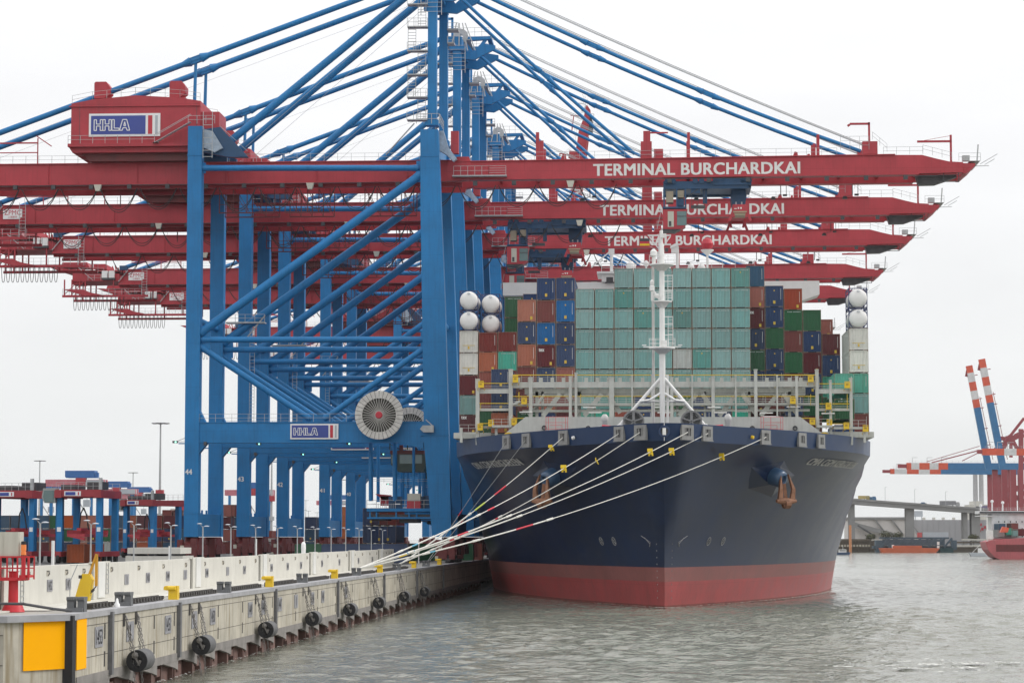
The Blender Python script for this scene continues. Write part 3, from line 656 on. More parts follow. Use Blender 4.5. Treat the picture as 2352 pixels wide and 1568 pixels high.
# ---- trolley (hangs from the girders, runs by itself)
def make_trolley():
    t = thing('trolley', 'x', 'crane trolley', (1.8, Y0+10, 57.5)); X_ = 1.6; Yt = Y0+4.4
    m = MB(); m.mi = 0
    m.box(X_, X_+12.0, Yt+1.2, Yt+2.2, 56.9, 58.0); m.box(X_, X_+12, Yt+9, Yt+10, 56.9, 58.0); m.box(X_+.2, X_+12.4, Yt+2, Yt+9.2, 57.1, 57.9)
    m.box(X_+7,X_+12.4,Yt+1,Yt+2.2,57.4,58.4); m.box(X_+5.6,X_+6.2,Yt+2,Yt+3,55.0,57.0); m.box(X_+3.9,X_+5.2,Yt+1.4,Yt+2,56.3,57)
    for x in (X_+.5,X_+4.5,X_+7.5,X_+11.2):
        m.tube((x,Yt+1.0,58.0),(x,Yt+1.4,58.0),.38,12); m.tube((x+.9,Yt+1.0,58.0),(x+.9,Yt+1.4,58.0),.38,12)
    m.box(X_-.1,X_+3.2,Yt+.9,Yt+4,54.1,54.35); 
    for x in (X_+.1,X_+1.9,X_+3.1): m.bar((x,Yt+1,54.3),(x,Yt+1,57),.2)
    m.mi = 1
    for k in range(3): m.bar((X_+4+k*.9,Yt+1.5,57),(X_+4+k*.9,Yt+1.5,54.6),.06)
    m.bar((X_+4,Yt+1.5,55.7),(X_+5.8,Yt+1.5,55.7),.05); m.bar((X_+2.8,Yt+1.4,55.3),(X_+5,Yt+1.4,57),.1); m.box(X_+3.9,X_+5.9,Yt+1.4,Yt+3,54.3,54.6)
    m.mi = 2; m.box(X_+.4,X_+1.4,Yt+1.3,Yt+3,55.0,56.6); m.box(X_+2.0,X_+2.9,Yt+1.3,Yt+3,55.7,56.7)
    m.mi = 0; m.box(X_+2.0,X_+2.9,Yt+1.3,Yt+3,54.5,55.5)
    obj('trolley_frame', m, [DBLUE, STEEL, mat('brown_grille',(.36,.30,.22),.6)], t)
    m = MB(); m.mi = 0; m.prism([(X_-.1,54.0),(X_+3.4,54.0),(X_+3.3,53.6),(X_+3.1,51.6),(X_+2.4,51.2),(X_-.1,51.2)], Yt+1, Yt+3.6); m.mi = 1; m.prism([(X_-.3,51.2),(X_+2.4,51.2),(X_+1.6,50.8),(X_-.1,50.9)], Yt+1.1, Yt+3.5)
    cb = obj('operator_cab', m, [RED, STEEL], t)
    m = MB(); m.mi = 0; m.box(X_+1.9,X_+3.25,Yt+.95,Yt+1,51.7,53.7); m.mi = 1; m.box(X_+1.9,X_+3.25,Yt+.92,Yt+.95,52.95,53.05); m.mi = 0
    obj('cab_window', m, [GLASS, STEEL], cb)
    m = MB(); m.mi = 0; m.box(X_+.6,X_+1.45,Yt+.95,Yt+1,51.5,53.7); m.mi = 1; m.box(X_+.75,X_+1.1,Yt+.92,Yt+.95,51.6,52.3); obj('cab_door', m, [BEIGE, STEEL], cb)
    m = MB(); m.rail((X_-.9,Yt+1,51.2),(X_-.1,Yt+1,51.2),1.1,.7,.035); m.bar((X_-.9,Yt+1,51.2),(X_-.3,Yt+1,54),.06); obj('cab_railing', m, GALV, cb)
    hx = X_+10.7; hy = Yt+5.5
    m = MB(); m.mi = 0; m.prism([(hx-1.0,57.2),(hx+1.0,57.2),(hx+1.05,55.8),(hx+.8,54.4),(hx-.8,54.4),(hx-1.1,55.8)], hy-2, hy+2)
    m.mi = 1; m.box(hx-.5,hx-.3,hy-2.1,hy-2,54.9,55.3); m.box(hx+.3,hx+.5,hy-2.1,hy-2,54.9,55.3)
    m.mi = 2
    for dx in (-.8,.8):
        for dy in (-1.5,1.5): m.bar((hx+dx,hy+dy,57.6),(hx+dx,hy+dy,55),.05)
    obj('head_block', m, [DBLUE, SIGNG, STEEL], t)
    m = MB(); m.mi = 0
    m.box(hx-.9,hx+.9,hy-6.1,hy+6.1,53.5,54.3); m.prism([(hx-1.22,53.2),(hx+1.22,53.2),(hx+1.0,54.4),(hx-1.0,54.4)],hy-6.1,hy-5.6); m.prism([(hx-1.22,53.2),(hx+1.22,53.2),(hx+1.0,54.4),(hx-1.0,54.4)],hy+5.6,hy+6.1)
    for sx in (-1,1):
        for yy in (hy-5.9, hy+5.7): m.bar((hx+sx*.95,yy,53.5),(hx+sx*1.5,yy,52.1),.35); m.bar((hx+sx*1.0,yy,53.4),(hx+sx*.85,yy,52.6),.3)
    m.mi = 1; m.box(hx-.95,hx+.95,hy-6.13,hy-6.1,52.9+.35,53.45); m.box(hx-.8,hx+.8,hy-6.0,hy-3,52.9,53.3)
    m.mi = 2; m.box(hx-.3,hx-.12,hy-6.14,hy-6.1,53.75,54.0); m.box(hx+.05,hx+.25,hy-6.14,hy-6.1,53.75,54.0); m.box(hx-.8,hx-.45,hy-6.14,hy-6.1,53.75,53.85)
    obj('spreader', m, [RED, mat('spreader_tan',(.35,.30,.2),.6), LET], t)
    return t
trolley = make_trolley()
# ---- the line of cranes
cranes = [crane]
for num, Yk in (('43',380),('42',420.5),('41',474.5),('40',516),('39',610),('38',688)):
    c = copy_tree(crane); c.location = (CB.x, Yk+10, CB.z); cranes.append(c)
    n = [k for k in c.children if k.name.startswith('crane_number')][0]
    tm = text_mesh(num, at(426,1089,Y0).x, at(441,1077,Y0).x, at(441,1089,Y0).z, at(441,1077,Y0).z, Y0-.03, .03, .02)
    me = bpy.data.meshes.new('crane_number'); o0 = CB; me.from_pydata([(p[0]-o0.x,p[1]-o0.y,p[2]-o0.z) for p in tm.v], [], tm.f); me.materials.append(LET); n.data = me
    if num == '38':
        b = [k for k in c.children if k.name.startswith('boom')][0]; b.rotation_euler = (0, -rad(83), 0)
        for k in list(c.children):
            if k.name.split('.')[0] in ('forestay','hoist_rope'): bpy.data.objects.remove(k)
        # stays folded against the raised boom
LBL = ['nearest blue and red gantry crane of the row, number 44 on its leg',
 'second blue and red gantry crane of the row, number 43 on its leg',
 'third blue and red gantry crane of the row, number 42 on its leg',
 'fourth blue and red gantry crane, number 41 on its leg',
 'fifth blue and red gantry crane, number 40 on its leg',
 'sixth blue and red gantry crane, small and half hidden behind number 40',
 'farthest gantry crane of the row, its red boom raised steeply into the sky']
for c, l in zip(cranes, LBL): tag(c, l, 'gantry crane', GP)
tag(trolley, 'dark blue trolley with red cab and empty spreader under the nearest boom', 'crane trolley', 'trolleys hanging under the crane booms')
for dx, Yk, l in ((-24.6,380,'trolley with red cab hanging under the second crane boom, above the container stacks'),(-27.3,420.5,'trolley with red cab under the third crane boom, just above two dark blue containers')):
    c = copy_tree(trolley); c.location = (1.8+dx, Yk+10, 57.5); c['label'] = l
# ================================================================== CONTAINER SHIP
XS, HB = 1.2, 26.85
STEM = [(-6,276),(-2,275.5),(0,274.3),(3,273),(6,271.8),(9,270.2),(12,268.2),(15,266),(18.3,263.5),(20.2,262.8),(21,262.6)]
def ystem(z):
    for (a,b),(c,d) in zip(STEM, STEM[1:]):
        if z <= c: return b+(d-b)*(z-a)/(c-a)
    return STEM[-1][1]
def hbr(Y, z):
    zz = min(z, 18.3); t = max(0, min(1, zz/18.3))**1.25
    Lh = 135-78*t; n = 2.3-.5*t; d = Y-ystem(z)
    if d <= 0: return 0
    b = HB if d >= Lh else HB*(1-(1-d/Lh)**n)
    Rr = max(0, min(1, (z-7.5)/9))*2.2
    b = math.sqrt(b*b+2*Rr*d*math.exp(-d/4))
    return min(HB, b)
ship = thing('container_ship', 'huge dark blue container ship with red waterline moored bow first at the quay', 'container ship', (XS, 460, 0))
HULLB = mat('hull_blue', (.003,.015,.054), .40, var=.3, scale=.12, streak=.30, dirt=(.008,.014,.028), spec=.35, coat=.27, plates=(9.5,2.6,.75))
BULW = mat('bulwark_blue', (.006,.030,.095), .40, var=.08, scale=.3, spec=.6)
BOOT = mat('boot_top_pink', (.26,.090,.082), .42, var=.18, scale=.3, streak=.35, dirt=(.16,.07,.06), plates=(9.5,2.6,.6))
ANTI = mat('antifouling_red', (.36,.058,.058), .40, var=.16, scale=.35, streak=.35, dirt=(.16,.05,.045), plates=(9.5,2.6,.6))
zs = [-4,-1,0,.35,.8,1.8,3.0,3.8,4.6,5.6,7,8.5,10,11.5,13,14.5,16,17.2,18.3]
ts = [0,.0015,.004,.008,.014,.02,.03,.042,.056,.072,.09,.11,.135,.16,.19,.225,.26,.3,.35,.42,.55,.75,.96,1]
YE = 660.0
def hullgrid(side, zs):
    vs, fs = [], []
    for z in zs:
        y0 = ystem(z)
        for t in ts:
            Y = y0+(YE-y0)*t; b = hbr(Y, z)
            if t >= 1: b *= .72
            vs.append((XS+side*b, Y, z))
    n = len(ts); mi = []
    for i in range(len(zs)-1):
        for j in range(n-1):
            f = (i*n+j, i*n+j+1, (i+1)*n+j+1, (i+1)*n+j)
            fs.append(f if side > 0 else f[::-1]); zm = (zs[i]+zs[i+1])/2
            mi.append(3 if zm < .35 else 2 if zm < 3.0 else 1 if zm < 4.6 else 0)
    return vs, fs, mi
m = MB()
for sd_ in (1,-1):
    vs, fs, mi = hullgrid(sd_, zs); m.add(vs, fs); m.m[-len(mi):] = mi
n = len(ts)
def deckpoly(z, inset=0, k=999):
    R_ = []; Lf = []
    for t in ts[:k]:
        Y = ystem(z)+(YE-ystem(z))*t; b = max(0, hbr(Y,z)-inset)*(1 if t < 1 else .72)
        R_.append((XS+b, Y, z)); Lf.append((XS-b, Y, z))
    return R_, Lf
R_, Lf = deckpoly(18.28); vs = R_+Lf
m.add(vs, [(i, i+1, n+i+1, n+i) for i in range(n-1)]); 
hull = obj('hull', m, [HULLB, BOOT, ANTI, mat('waterline_stain', (.20,.055,.045), .6, var=.35, scale=.8, streak=.5, dirt=(.06,.05,.03))], ship, smooth=True)
# bulwark: a real plate 0.35 m thick
m = MB()
for sd_ in (1,-1):
    vs, fs = [], []; K = 17
    for z, ins in ((18.3,0),(20.2,0),(20.2,.35),(18.3,.35)):
        for t in ts[:K]:
            Y = ystem(z)+(YE-ystem(z))*t+ins*.8*(1 if t < .002 else .3); b = max(0, hbr(Y,z)+.04-ins)
            vs.append((XS+sd_*b, Y, z))
    for i in range(3):
        for j in range(K-1):
            f = (i*K+j, i*K+j+1, (i+1)*K+j+1, (i+1)*K+j); fs.append(f if sd_ > 0 else f[::-1])
    m.add(vs, fs)
obj('bulwark', m, BULW, ship, smooth=True)
def hp(sd_, Y, z, off=0): return Vector((XS+sd_*(hbr(Y,z)+off), Y, z))
def hn(sd_, Y, z):
    a = hp(sd_,Y+.3,z)-hp(sd_,Y-.3,z); b = hp(sd_,Y,z+.3)-hp(sd_,Y,z-.3); n_ = a.cross(b).normalized()
    return n_ if n_.x*sd_ > 0 else -n_
# ship name on both bows
for sd_, Ya, Yb in ((1,291.9,310.2),(-1,309.0,291.4)):
    tm = text_mesh('CMA CGM KERGUELEN', 0, 1, 0, 1, 0, .0, .0)
    vs = []
    for x, y, z in tm.v:
        Y = Ya+(Yb-Ya)*x; Z = 16.62+.78*z; p = hp(sd_,Y,Z)+hn(sd_,Y,Z)*.05; vs.append(tuple(p))
    for bo in (-.09,0,.09):
        pass
    t2 = MB(); 
    for dy in (-.12,.0,.12): t2.add([(v[0]+0*dy, v[1]+dy, v[2]) for v in [tuple(hp(sd_,w_[1]+dy,w_[2])+hn(sd_,w_[1],w_[2])*.06-Vector((0,dy,0))) for w_ in vs]], tm.f)
    obj('name_lettering', t2, mat('name_white',(.46,.46,.45),.6,var=.25,scale=1.5), ship)
# fairleads in the bulwark
FL = [(-1,290.4,1),(-1,285.5,1),(-1,277.9,1),(-1,268.1,1),(-1,264.6,1),(1,264.5,1),(1,267.8,1),(1,278.1,1),(1,285.6,1),(1,290.3,1)]
GREY = mat('ship_grey', (.50,.51,.47), .5, var=.1, streak=.2, dirt=(.22,.2,.17))
FLG = mat('fairlead_grey', (.22,.22,.215), .5, var=.15, scale=2)
FLP = []
for sd_, Y, sz in FL:
    c = hp(sd_,Y,19.25); nn = hn(sd_,Y,19.25); nn.z = 0; nn.normalize(); u = Vector((0,0,1)).cross(nn).normalized(); v_ = Vector((0,0,1))
    w0 = .95
    m = MB(); m.mi = 0
    def q(a, b, o): return c+u*a*w0+v_*b+nn*o
    for (a0,a1,b0,b1) in ((-1.05,-.55,-.75,.8),(.55,1.05,-.75,.8),(-.55,.55,.45,.8),(-.55,.55,-.75,-.4)):
        vs = [q(a,b,o) for o in (.0,.28) for a,b in ((a0,b0),(a1,b0),(a1,b1),(a0,b1))]
        m.add(vs, [(0,3,2,1),(4,5,6,7),(0,1,5,4),(1,2,6,5),(2,3,7,6),(3,0,4,7)])
    vs = [q(a,b,o) for o in (.02,.12) for a,b in ((-.6,-.45),(.6,-.45),(.6,.5),(-.6,.5))]
    m.mi = 1; m.add(vs, [(0,3,2,1),(4,5,6,7),(0,1,5,4),(1,2,6,5),(2,3,7,6),(3,0,4,7)])
    m.mi = 0
    for a in (-.3,.3): m.tube(q(a,-.4,.16), q(a,.5,.16), .1, 8)
    m.bar(q(-1.15,-.8,.2), q(1.15,-.8,.2), .25, .1)
    obj('fairlead', m, [FLG, STEEL], ship); FLP.append(c+nn*.25)
m = MB(); c = Vector((XS, ystem(19.4)-.05, 19.3)); m.mi = 0; m.ring(c,(0,1,0),.42,.62,.3,20); m.mi = 1; m.lathe((c.x,c.y+.05,c.z),(0,1,0),[(.01,0),(.42,0),(.42,.05),(.01,.05)],16); m.mi = 2; m.tube((c.x,c.y-.1,c.z-.4),(c.x,c.y-.1,c.z+.35),.2,10)
obj('centre_fairlead', m, [BULW, STEEL, WHITE], ship)
for sd_, Y in ((-1,276.0),(1,275.6)):
    m = MB(); p = hp(sd_,Y,19.2)+hn(sd_,Y,19.2)*.15; m.lathe(p, hn(sd_,Y,19.2), [(.01,0),(.2,0),(.2,.25),(.01,.3)], 10); obj('deck_light', m, WHITE if sd_ < 0 else YEL, ship)
# hull marks (thruster marks) low on both sides
m = MB()
for sd_, Y in ((-1,286.0),(-1,282.6),(1,281.2),(1,285.0)):
    c = hp(sd_,Y,7.5); nn = hn(sd_,Y,7.5); m.ring(c+nn*.06, nn, .42, .52, .03, 20)
    a = nn.cross(Vector((0,0,1))).normalized(); b = a.cross(nn)
    for k in range(2): d_ = (a+b if k else a-b).normalized(); m.bar(c+nn*.06-d_*.42, c+nn*.06+d_*.42, .09, .03)
for sd_ in (-1,1):
    for (Ya,za),(Yb,zb_) in (((275.4,8.1),(274.0,7.4)),((274.0,7.4),(274.5,6.9)),((274.8,7.9),(274.2,7.2))):
        m.bar(hp(sd_,Ya,za,.05), hp(sd_,Yb,zb_,.05), .09, .04)
for k in range(9):
    for sd_ in (-1,1): z = 1.2+k*.75; p = hp(sd_, ystem(z)+(1.6), z, .05); m.cbox(p, (.07,.06,.14))
obj('hull_mark', m, mat('mark_grey',(.30,.30,.30),.6), ship)
# anchors with their bolsters
RUST = mat('anchor_rust', (.24,.115,.065), .8, var=.3, scale=1.5, bump=.3)
for sd_ in (1,-1):
    base = [(278.9,16.45),(283.3,13.4),(292.6,12.4),(294.0,15.4),(286.0,17.3)]
    ring0 = [hp(sd_,Y,z,-.3) for Y,z in base]
    Mx = Vector((XS+sd_*13.0, 285.2, 14.9)); ax = Vector((sd_*.72,-.62,-.32)).normalized()
    m = MB(); d_, a, b = m.frame(Mx, Mx+ax); ring1 = []
    for pnt in ring0:
        r_ = pnt-Mx; r_ = r_-ax*r_.dot(ax); ring1.append(Mx+r_.normalized()*1.4-ax*.3)
    m.add(ring0+ring1, [(i,(i+1)%5,5+(i+1)%5,5+i) for i in range(5)]+[tuple(range(5,10))])
    obj('anchor_recess', m, HULLB, ship)
    m = MB(); m.lathe(Mx, ax, [(1.15,-1.5),(1.1,0),(1.0,.9),(.8,1.1),(.55,1.15),(.45,.9),(.01,.85)], 24); obj('hawse_pipe', m, mat('bell_blue',(.03,.08,.16),.35,spec=.7), ship, smooth=True)
    # anchor: shank, crown and two pointed flukes
    A = Mx+ax*1.3+Vector((0,0,-.4)); dn = Vector((sd_*.10,-.15,-1)).normalized(); sdv = Vector((.8,sd_*.55,0)).normalized()
    m = MB(); C_ = A+dn*2.1
    m.bar(A, C_, .36, .42)
    m.tube(C_-sdv*1.4-dn*.1, C_, .2, 10, .5); m.tube(C_, C_+sdv*1.4-dn*.1, .5, 10, .2); m.tube(C_-sdv*.35+dn*.25, C_+sdv*.35+dn*.25, .55, 10)
    for s2 in (-1,1):
        p0 = C_+sdv*s2*.85; p1 = p0-dn*1.6+sdv*s2*.05+ax*.35; p2 = C_-dn*3.3+sdv*s2*.55+ax*.15
        w_ = sdv.cross(dn).normalized()
        vs = [p0-sdv*.40,p0+sdv*.32,p1+sdv*.22,p1-sdv*.22,p2]; off = w_*.16
        allv = [v+off for v in vs]+[v-off for v in vs]
        m.add(allv, [(0,1,2,3),(3,2,4),(8,7,6,5),(9,7,8),(0,5,6,1),(1,6,7,2),(2,7,9,4),(4,9,8,3),(3,8,5,0)])
    m.cbox(C_+dn*.3, (.7,.7,.5))
    obj('anchor', m, RUST, ship)
# foredeck breakwater
YB = 297.0
m = MB(); m.mi = 0
q = [at(x,y,YB) for x,y in [(1150,1003),(1207,957),(1838,957),(1900,1003)]]
m.prism([(p.x,p.z) for p in q], YB, YB+.3)
for k in range(12): x = q[1].x+(q[2].x-q[1].x)*k/11; m.box(x-.1,x+.1,YB+.3,YB+3,18.4,22.4)
m.mi = 1
for x, y in ((1250,982),(1351,983),(1728,983),(1826,983)): p = at(x,y,YB); m.ring((p.x,YB-.1,p.z),(0,1,0),.17,.3,.2,14)
for x in (1392,1694): p = at(x,987,YB); m.box(p.x-.6,p.x+.6,YB-.1,YB,p.z-.35,p.z+.3)
obj('breakwater', m, [GREY, STEEL], ship)
PINK = mat('cage_red', (.62,.16,.17), .5)
for x0_ in (1254,1748):
    m = MB(); a = at(x0_,1000,YB-1.5); b = at(x0_+50,957,YB-1.5); w_ = b.x-a.x
    for t in (0,.12,.45,.9,1.0): m.bar((a.x+w_*t,YB-1.5,18.6),(a.x+w_*t,YB-1.5,b.z),.07)
    for t in (0,.35,.7,1.0): m.bar((a.x,YB-1.5,a.z+(b.z-a.z)*t),(b.x,YB-1.5,a.z+(b.z-a.z)*t),.06)
    m.bar((a.x-.9,YB-1.5,a.z+.5),(a.x,YB-1.5,a.z+.5),.06); m.bar((a.x-.9,YB-1.5,18.6),(a.x-.9,YB-1.5,a.z+.5),.06)
    m.bar((a.x+.5,YB-1.4,b.z-1),(b.x-.7,YB-1.4,b.z-1),.06); m.bar((b.x-.7,YB-1.4,b.z-1),(b.x-.7,YB-1.4,a.z),.06)
    obj('ladder_cage', m, PINK, ship)
# lashing bridge
YL = 301.0
m = MB(); m.mi = 0
def W(x, y, Y=YL): return at(x, y, Y)
def hbar(x0, x1, y0, y1, Ya=YL, th=.5):
    a, b = W(x0,y0,Ya), W(x1,y1,Ya); m.box(a.x,b.x,Ya,Ya+th,b.z,a.z)
hbar(1170,1880,877,888); hbar(1205,1850,892,903,YL+1.2); hbar(1170,1880,927,929,YL,2.2); hbar(1200,1860,941,944,YL+.8); hbar(1210,1850,904,906,YL+1.2,1.5)
hbar(1097,1168,893,903); hbar(1881,1955,893,903); hbar(1097,1168,938,943); hbar(1881,1955,938,943); hbar(1097,1150,978,983); hbar(1130,1175,976,981,YL-1); hbar(1876,1912,976,981,YL-1); hbar(1915,1990,980,985,YL-.5); hbar(1055,1095,992,997)
for x, yt, w_ in ((1173,850,9),(1219,868,8),(1310,866,7),(1323,858,6),(1405,868,11),(1452,864,4),(1498,862,5),(1543,868,7),(1590,864,4),(1638,866,8),(1690,864,4),(1736,850,8),(1785,864,4),(1830,866,7),(1877,850,9),(1908,875,7),(1955,870,8),(1097,872,8)):
    a, b = W(x-w_/2,yt), W(x+w_/2,1010 if x in (1173,1877,1908,1955,1097) else 958); m.box(a.x,b.x,YL-.25,YL+.6,b.z-.6,a.z)
    m.box(a.x-.04,b.x+.04,YL-.3,YL+.65,a.z,a.z+.12)
for x, w_ in ((1232,7),(1245,6),(1330,8),(1556,6),(1620,6),(1722,6),(1815,8),(1140,6),(1985,7),(1060,6)):
    a, b = W(x-w_/2,898), W(x+w_/2,1005); m.box(a.x,b.x,YL+1.2,YL+1.6,b.z-.6,a.z) if 1200 < x < 1860 else m.box(a.x,b.x,YL-.4,YL,b.z-.6,W(x,982).z)
for k in range(27):
    x = 1190+k*26; a, b = W(x-4,866), W(x+4,878); m.box(a.x,b.x,YL+.55,YL+.8,b.z,a.z); a, b = W(x+3,888), W(x+9,893); m.box(a.x,b.x,YL+.3,YL+.6,b.z,a.z)
def dg(x0,y0,x1,y1,w_=.55): m.bar(W(x0,y0,YL+.9), W(x1,y1,YL+.9), .3, w_)
for xa in (1245,1340,1558,1650,1745):
    dg(xa+2,955,xa+42,904); dg(xa+55,904,xa+85,948)
dg(1215,955,1250,905,.3)
m.bar(W(1175,930),W(1195,921),.3); m.bar(W(1097,945),W(1103,938),.3)
m.mi = 1     # yellow top rails
def yr(x0,x1,y,Ya=YL-.1,w_=.10): m.bar(W(x0,y,Ya),W(x1,y,Ya),w_)
yr(1175,1875,861,YL-.1,.12); yr(1175,1875,910); yr(1100,1168,880); yr(1882,1953,881); yr(1100,1168,926); yr(1882,1953,927); yr(1100,1135,972); yr(1174,1210,960); yr(1840,1875,960); yr(1905,1953,973)
m.bar(W(1192,900),W(1192,930),.1); m.bar(W(1862,905),W(1862,930),.08); m.bar(W(1104,926),W(1104,942),.09); m.bar(W(1946,905),W(1946,940),.09); m.bar(W(1334,905),W(1334,925),.1)
m.mi = 2     # grey lower rails
for y in (867,872): yr(1175,1875,y,YL-.05,.04)
for y in (916,921,925): yr(1175,1875,y,YL-.05,.05)
for k in range(36): x = 1178+k*20; m.bar(W(x,861),W(x,878),.05); m.bar(W(x,910),W(x,928),.05)
for y0 in (881,927,973): 
    for dy in (5,9): yr(1100,1168,y0+dy,YL-.05,.04); yr(1882,1953,y0+dy,YL-.05,.04)
for (xa,xb,yb_,yt) in ((1056,1096,990,975),(1131,1172,976,962),(1880,1905,976,962),(1953,1990,980,965)):
    p0, p1 = W(xa,yb_,YL-1), W(xb,yb_,YL-1); m.rail(p0,p1,W(xa,yt,YL-1).z-p0.z,1.0,.03)
obj('lashing_bridge', m, [GREY, mat('rail_yellow',(.60,.42,.03),.5), GREY], ship)
# yellow cable boxes on the lashing bridge
for x, y in ((1184,872),(1105,884),(1204,922),(1128,973),(1103,982),(1181,970),(1862,871),(1946,885),(1821,921),(1903,934),(1866,969),(1905,972),(1944,979),(1988,985)):
    p = W(x,y,YL-.5); m = MB(); m.mi = 0; m.cbox((p.x,p.y,p.z),(.68,.5,.66)); m.prism([(p.x-.38,p.z+.4),(p.x+.38,p.z+.4),(p.x+.3,p.z+.5),(p.x-.3,p.z+.5)],p.y-.2,p.y+.2)
    m.mi = 1; m.cbox((p.x-.03,p.y-.26,p.z+.12),(.3,.03,.22)); m.bar((p.x-.4,p.y,p.z-.4),(p.x-.4,p.y,p.z-.7),.08); m.bar((p.x+.4,p.y,p.z-.4),(p.x+.4,p.y,p.z-.7),.08)
    obj('cable_box', m, [YEL, mat('box_dark_yellow',(.42,.26,.02),.5)], ship)
m = MB()
for x, y in ((1177,934),(1312,920)): pass
for x, y in ((1208,946),(1354,935),(1367,947),(1513,935),(1525,947),(1640,935),(1655,947),(1760,948),(1822,934),(1902,949)):
    p = W(x,y,YL-.3); m.cbox(p,(1.6,.25,.14))
obj('lashing_tray', m, LET, ship)
# foremast
YM = 285.0
fm = MB(); mm = lambda x, y: at(x,y,YM)
mc = mm(1521,800).x; zb0 = 18.3
fm.lathe((mc,YM,zb0),(0,0,1),[(.22,0),(.24,3.4),(.33,4.2),(.36,8),(.36,mm(0,805).z-zb0),(.32,mm(0,800).z-zb0),(.31,mm(0,700).z-zb0),(.30,mm(0,612).z-zb0),(.29,mm(0,590).z-zb0),(.22,mm(0,570).z-zb0)],16)
for y, r_ in ((805,1.5),(700,1.15),(617,1.45)):
    z = mm(0,y).z; fm.lathe((mc,YM,z-.75),(0,0,1),[(.42,0),(r_*.75,.55),(r_,.62),(r_,.75)],20)
    fm.rail((mc-r_,YM-.9,z),(mc+r_,YM-.9,z),1.0,.8,.03); fm.rail((mc-r_,YM+.9,z),(mc+r_,YM+.9,z),1.0,.8,.03)
z8 = mm(0,806).z; fm.bar((mc-2.2,YM,z8+.15),(mc+2.2,YM,z8+.15),.12); fm.cbox((mc-2.1,YM,z8+.35),(.5,.2,.12)); fm.cbox((mc+2.1,YM,z8+.35),(.5,.2,.12)); fm.cbox((mc+.2,YM-.7,z8+.5),(.8,.3,.7))
for sx in (-1,1):
    t = mm(1521,868); f_ = mm(1521+sx*74,950)
    fm.tube((mc+sx*.2,YM,t.z),(mc+(f_.x-mc)*1.55,YM+.8,t.z+(f_.z-t.z)*1.55),.19,12)
    k1 = mm(1521+sx*50,921); fm.tube((mc,YM,mm(0,905).z),(mc+sx*1.5,YM-.4,k1.z+.1),.14,10); fm.tube((mc+sx*1.5,YM-.4,k1.z+.1),(k1.x,YM+.2,k1.z),.14,10); fm.tube((mc,YM+.2,k1.z),(k1.x,YM+.3,k1.z),.13,10)
fm.box(mc+.45,mc+.75,YM+.1,YM+.4,zb0,mm(0,866).z)
foremast = obj('foremast', fm, WHITE, ship, smooth=True)
m = MB()
for (ya,yb_) in ((612,700),(705,800)):
    za, zb2 = mm(0,yb_).z, mm(0,ya).z
    x = mc+1.25; m.bar((x,YM-.3,za),(x,YM-.3,zb2-1.5),.07); m.bar((x-.55,YM-.3,za),(x-.55,YM-.3,zb2-1.5),.07)
    for k in range(int((zb2-za)/.33)-4): m.bar((x-.55,YM-.3,za+k*.33),(x,YM-.3,za+k*.33),.035)
    for z in (za+1.2, (za+zb2)/2, zb2-1.6): m.bar((mc+.3,YM-.3,z),(x,YM-.3,z),.09)
obj('mast_ladder', m, WHITE, foremast)
m = MB(); z7 = mm(0,700).z; m.lathe((mc-1.15,YM-.5,z7),(0,0,1),[(.14,0),(.14,1.1),(.3,1.2),(.3,1.7),(.18,1.8),(.24,1.9),(.24,2.3),(.05,2.5)],10); m.bar((mc-1.0,YM-.5,z7+1.2),(mc-.3,YM-.5,z7+.2),.25); m.lathe((mc-.6,YM-.6,z7+.6),(0,-1,0),[(.01,0),(.3,0),(.25,.4),(.01,.45)],10)
m.cut(); zt_ = mm(0,570).z; m.tube((mc,YM,zt_),(mc,YM,zt_+1.6),.16,8); m.bar((mc-1.4,YM,zt_+.5),(mc,YM,zt_+.5),.06); m.bar((mc-1.3,YM,zt_-.1),(mc,YM,zt_-.1),.06); m.cbox((mc+.2,YM-.2,zt_+.9),(.7,.3,.5))
m.cut(); z6 = mm(0,617).z; m.lathe((mc-.95,YM-.4,z6),(0,0,1),[(.2,0),(.2,.8),(.4,1.0),(.4,1.5),(.1,1.8)],10)
obj('mast_light', m, WHITE, foremast, smooth=True)
m = MB(); xq = mm(1500,700).x; m.tube((xq,YM+2,zb0),(xq,YM+2,mm(0,618).z),.17,10); obj('vent_post', m, mat('pale_grey_paint',(.55,.54,.52),.5), ship, smooth=True)
# mooring winch drums and rope on the foredeck
for x in (1455,1588):
    p = at(x,965,280); m = MB(); m.mi = 0; m.ring((p.x,280,p.z-.1),(0,1,0),1.05,1.25,.35,26); m.ring((p.x,280.4,p.z-.1),(0,1,0),.9,1.2,.6,26)
    for k in range(5): t = 2*math.pi*k/5+.3; m.bar((p.x,279.9,p.z-.1),(p.x+1.1*math.cos(t),279.9,p.z-.1+1.1*math.sin(t)),.3,.15)
    m.mi = 1; m.lathe((p.x,280.8,p.z-.1),(0,1,0),[(.01,0),(.9,0),(.9,1.4),(.01,1.4)],20); m.mi = 0; m.box(p.x-1.4,p.x+1.4,280,282.5,18.3,18.7)
    obj('mooring_winch', m, [FLG, mat('drum_grey',(.20,.205,.20),.6,var=.25,scale=3)], ship, smooth=True)
    s_ = -1 if x < 1500 else 1; m = MB(); m.mi = 0; x0_ = p.x+s_*1.0
    for r__ in range(3):
        pts = [(x0_+s_*t*.33, 279.5+.3*math.sin(t*1.7+r__), 20.55-.18*r__+.28*math.sin(t*.9+r__)-.035*t) for t in range(12)]; m.path(pts, .10, 5)
    m.mi = 1; m.tube((x0_+s_*1.6,279.3,20.5),(x0_+s_*2.6,279.3,20.6),.17,6); m.box(x0_,x0_+s_*4,279,280,18.3,20.2) if False else None
    obj('rope_pile', m, [LET, SIGNR], ship)
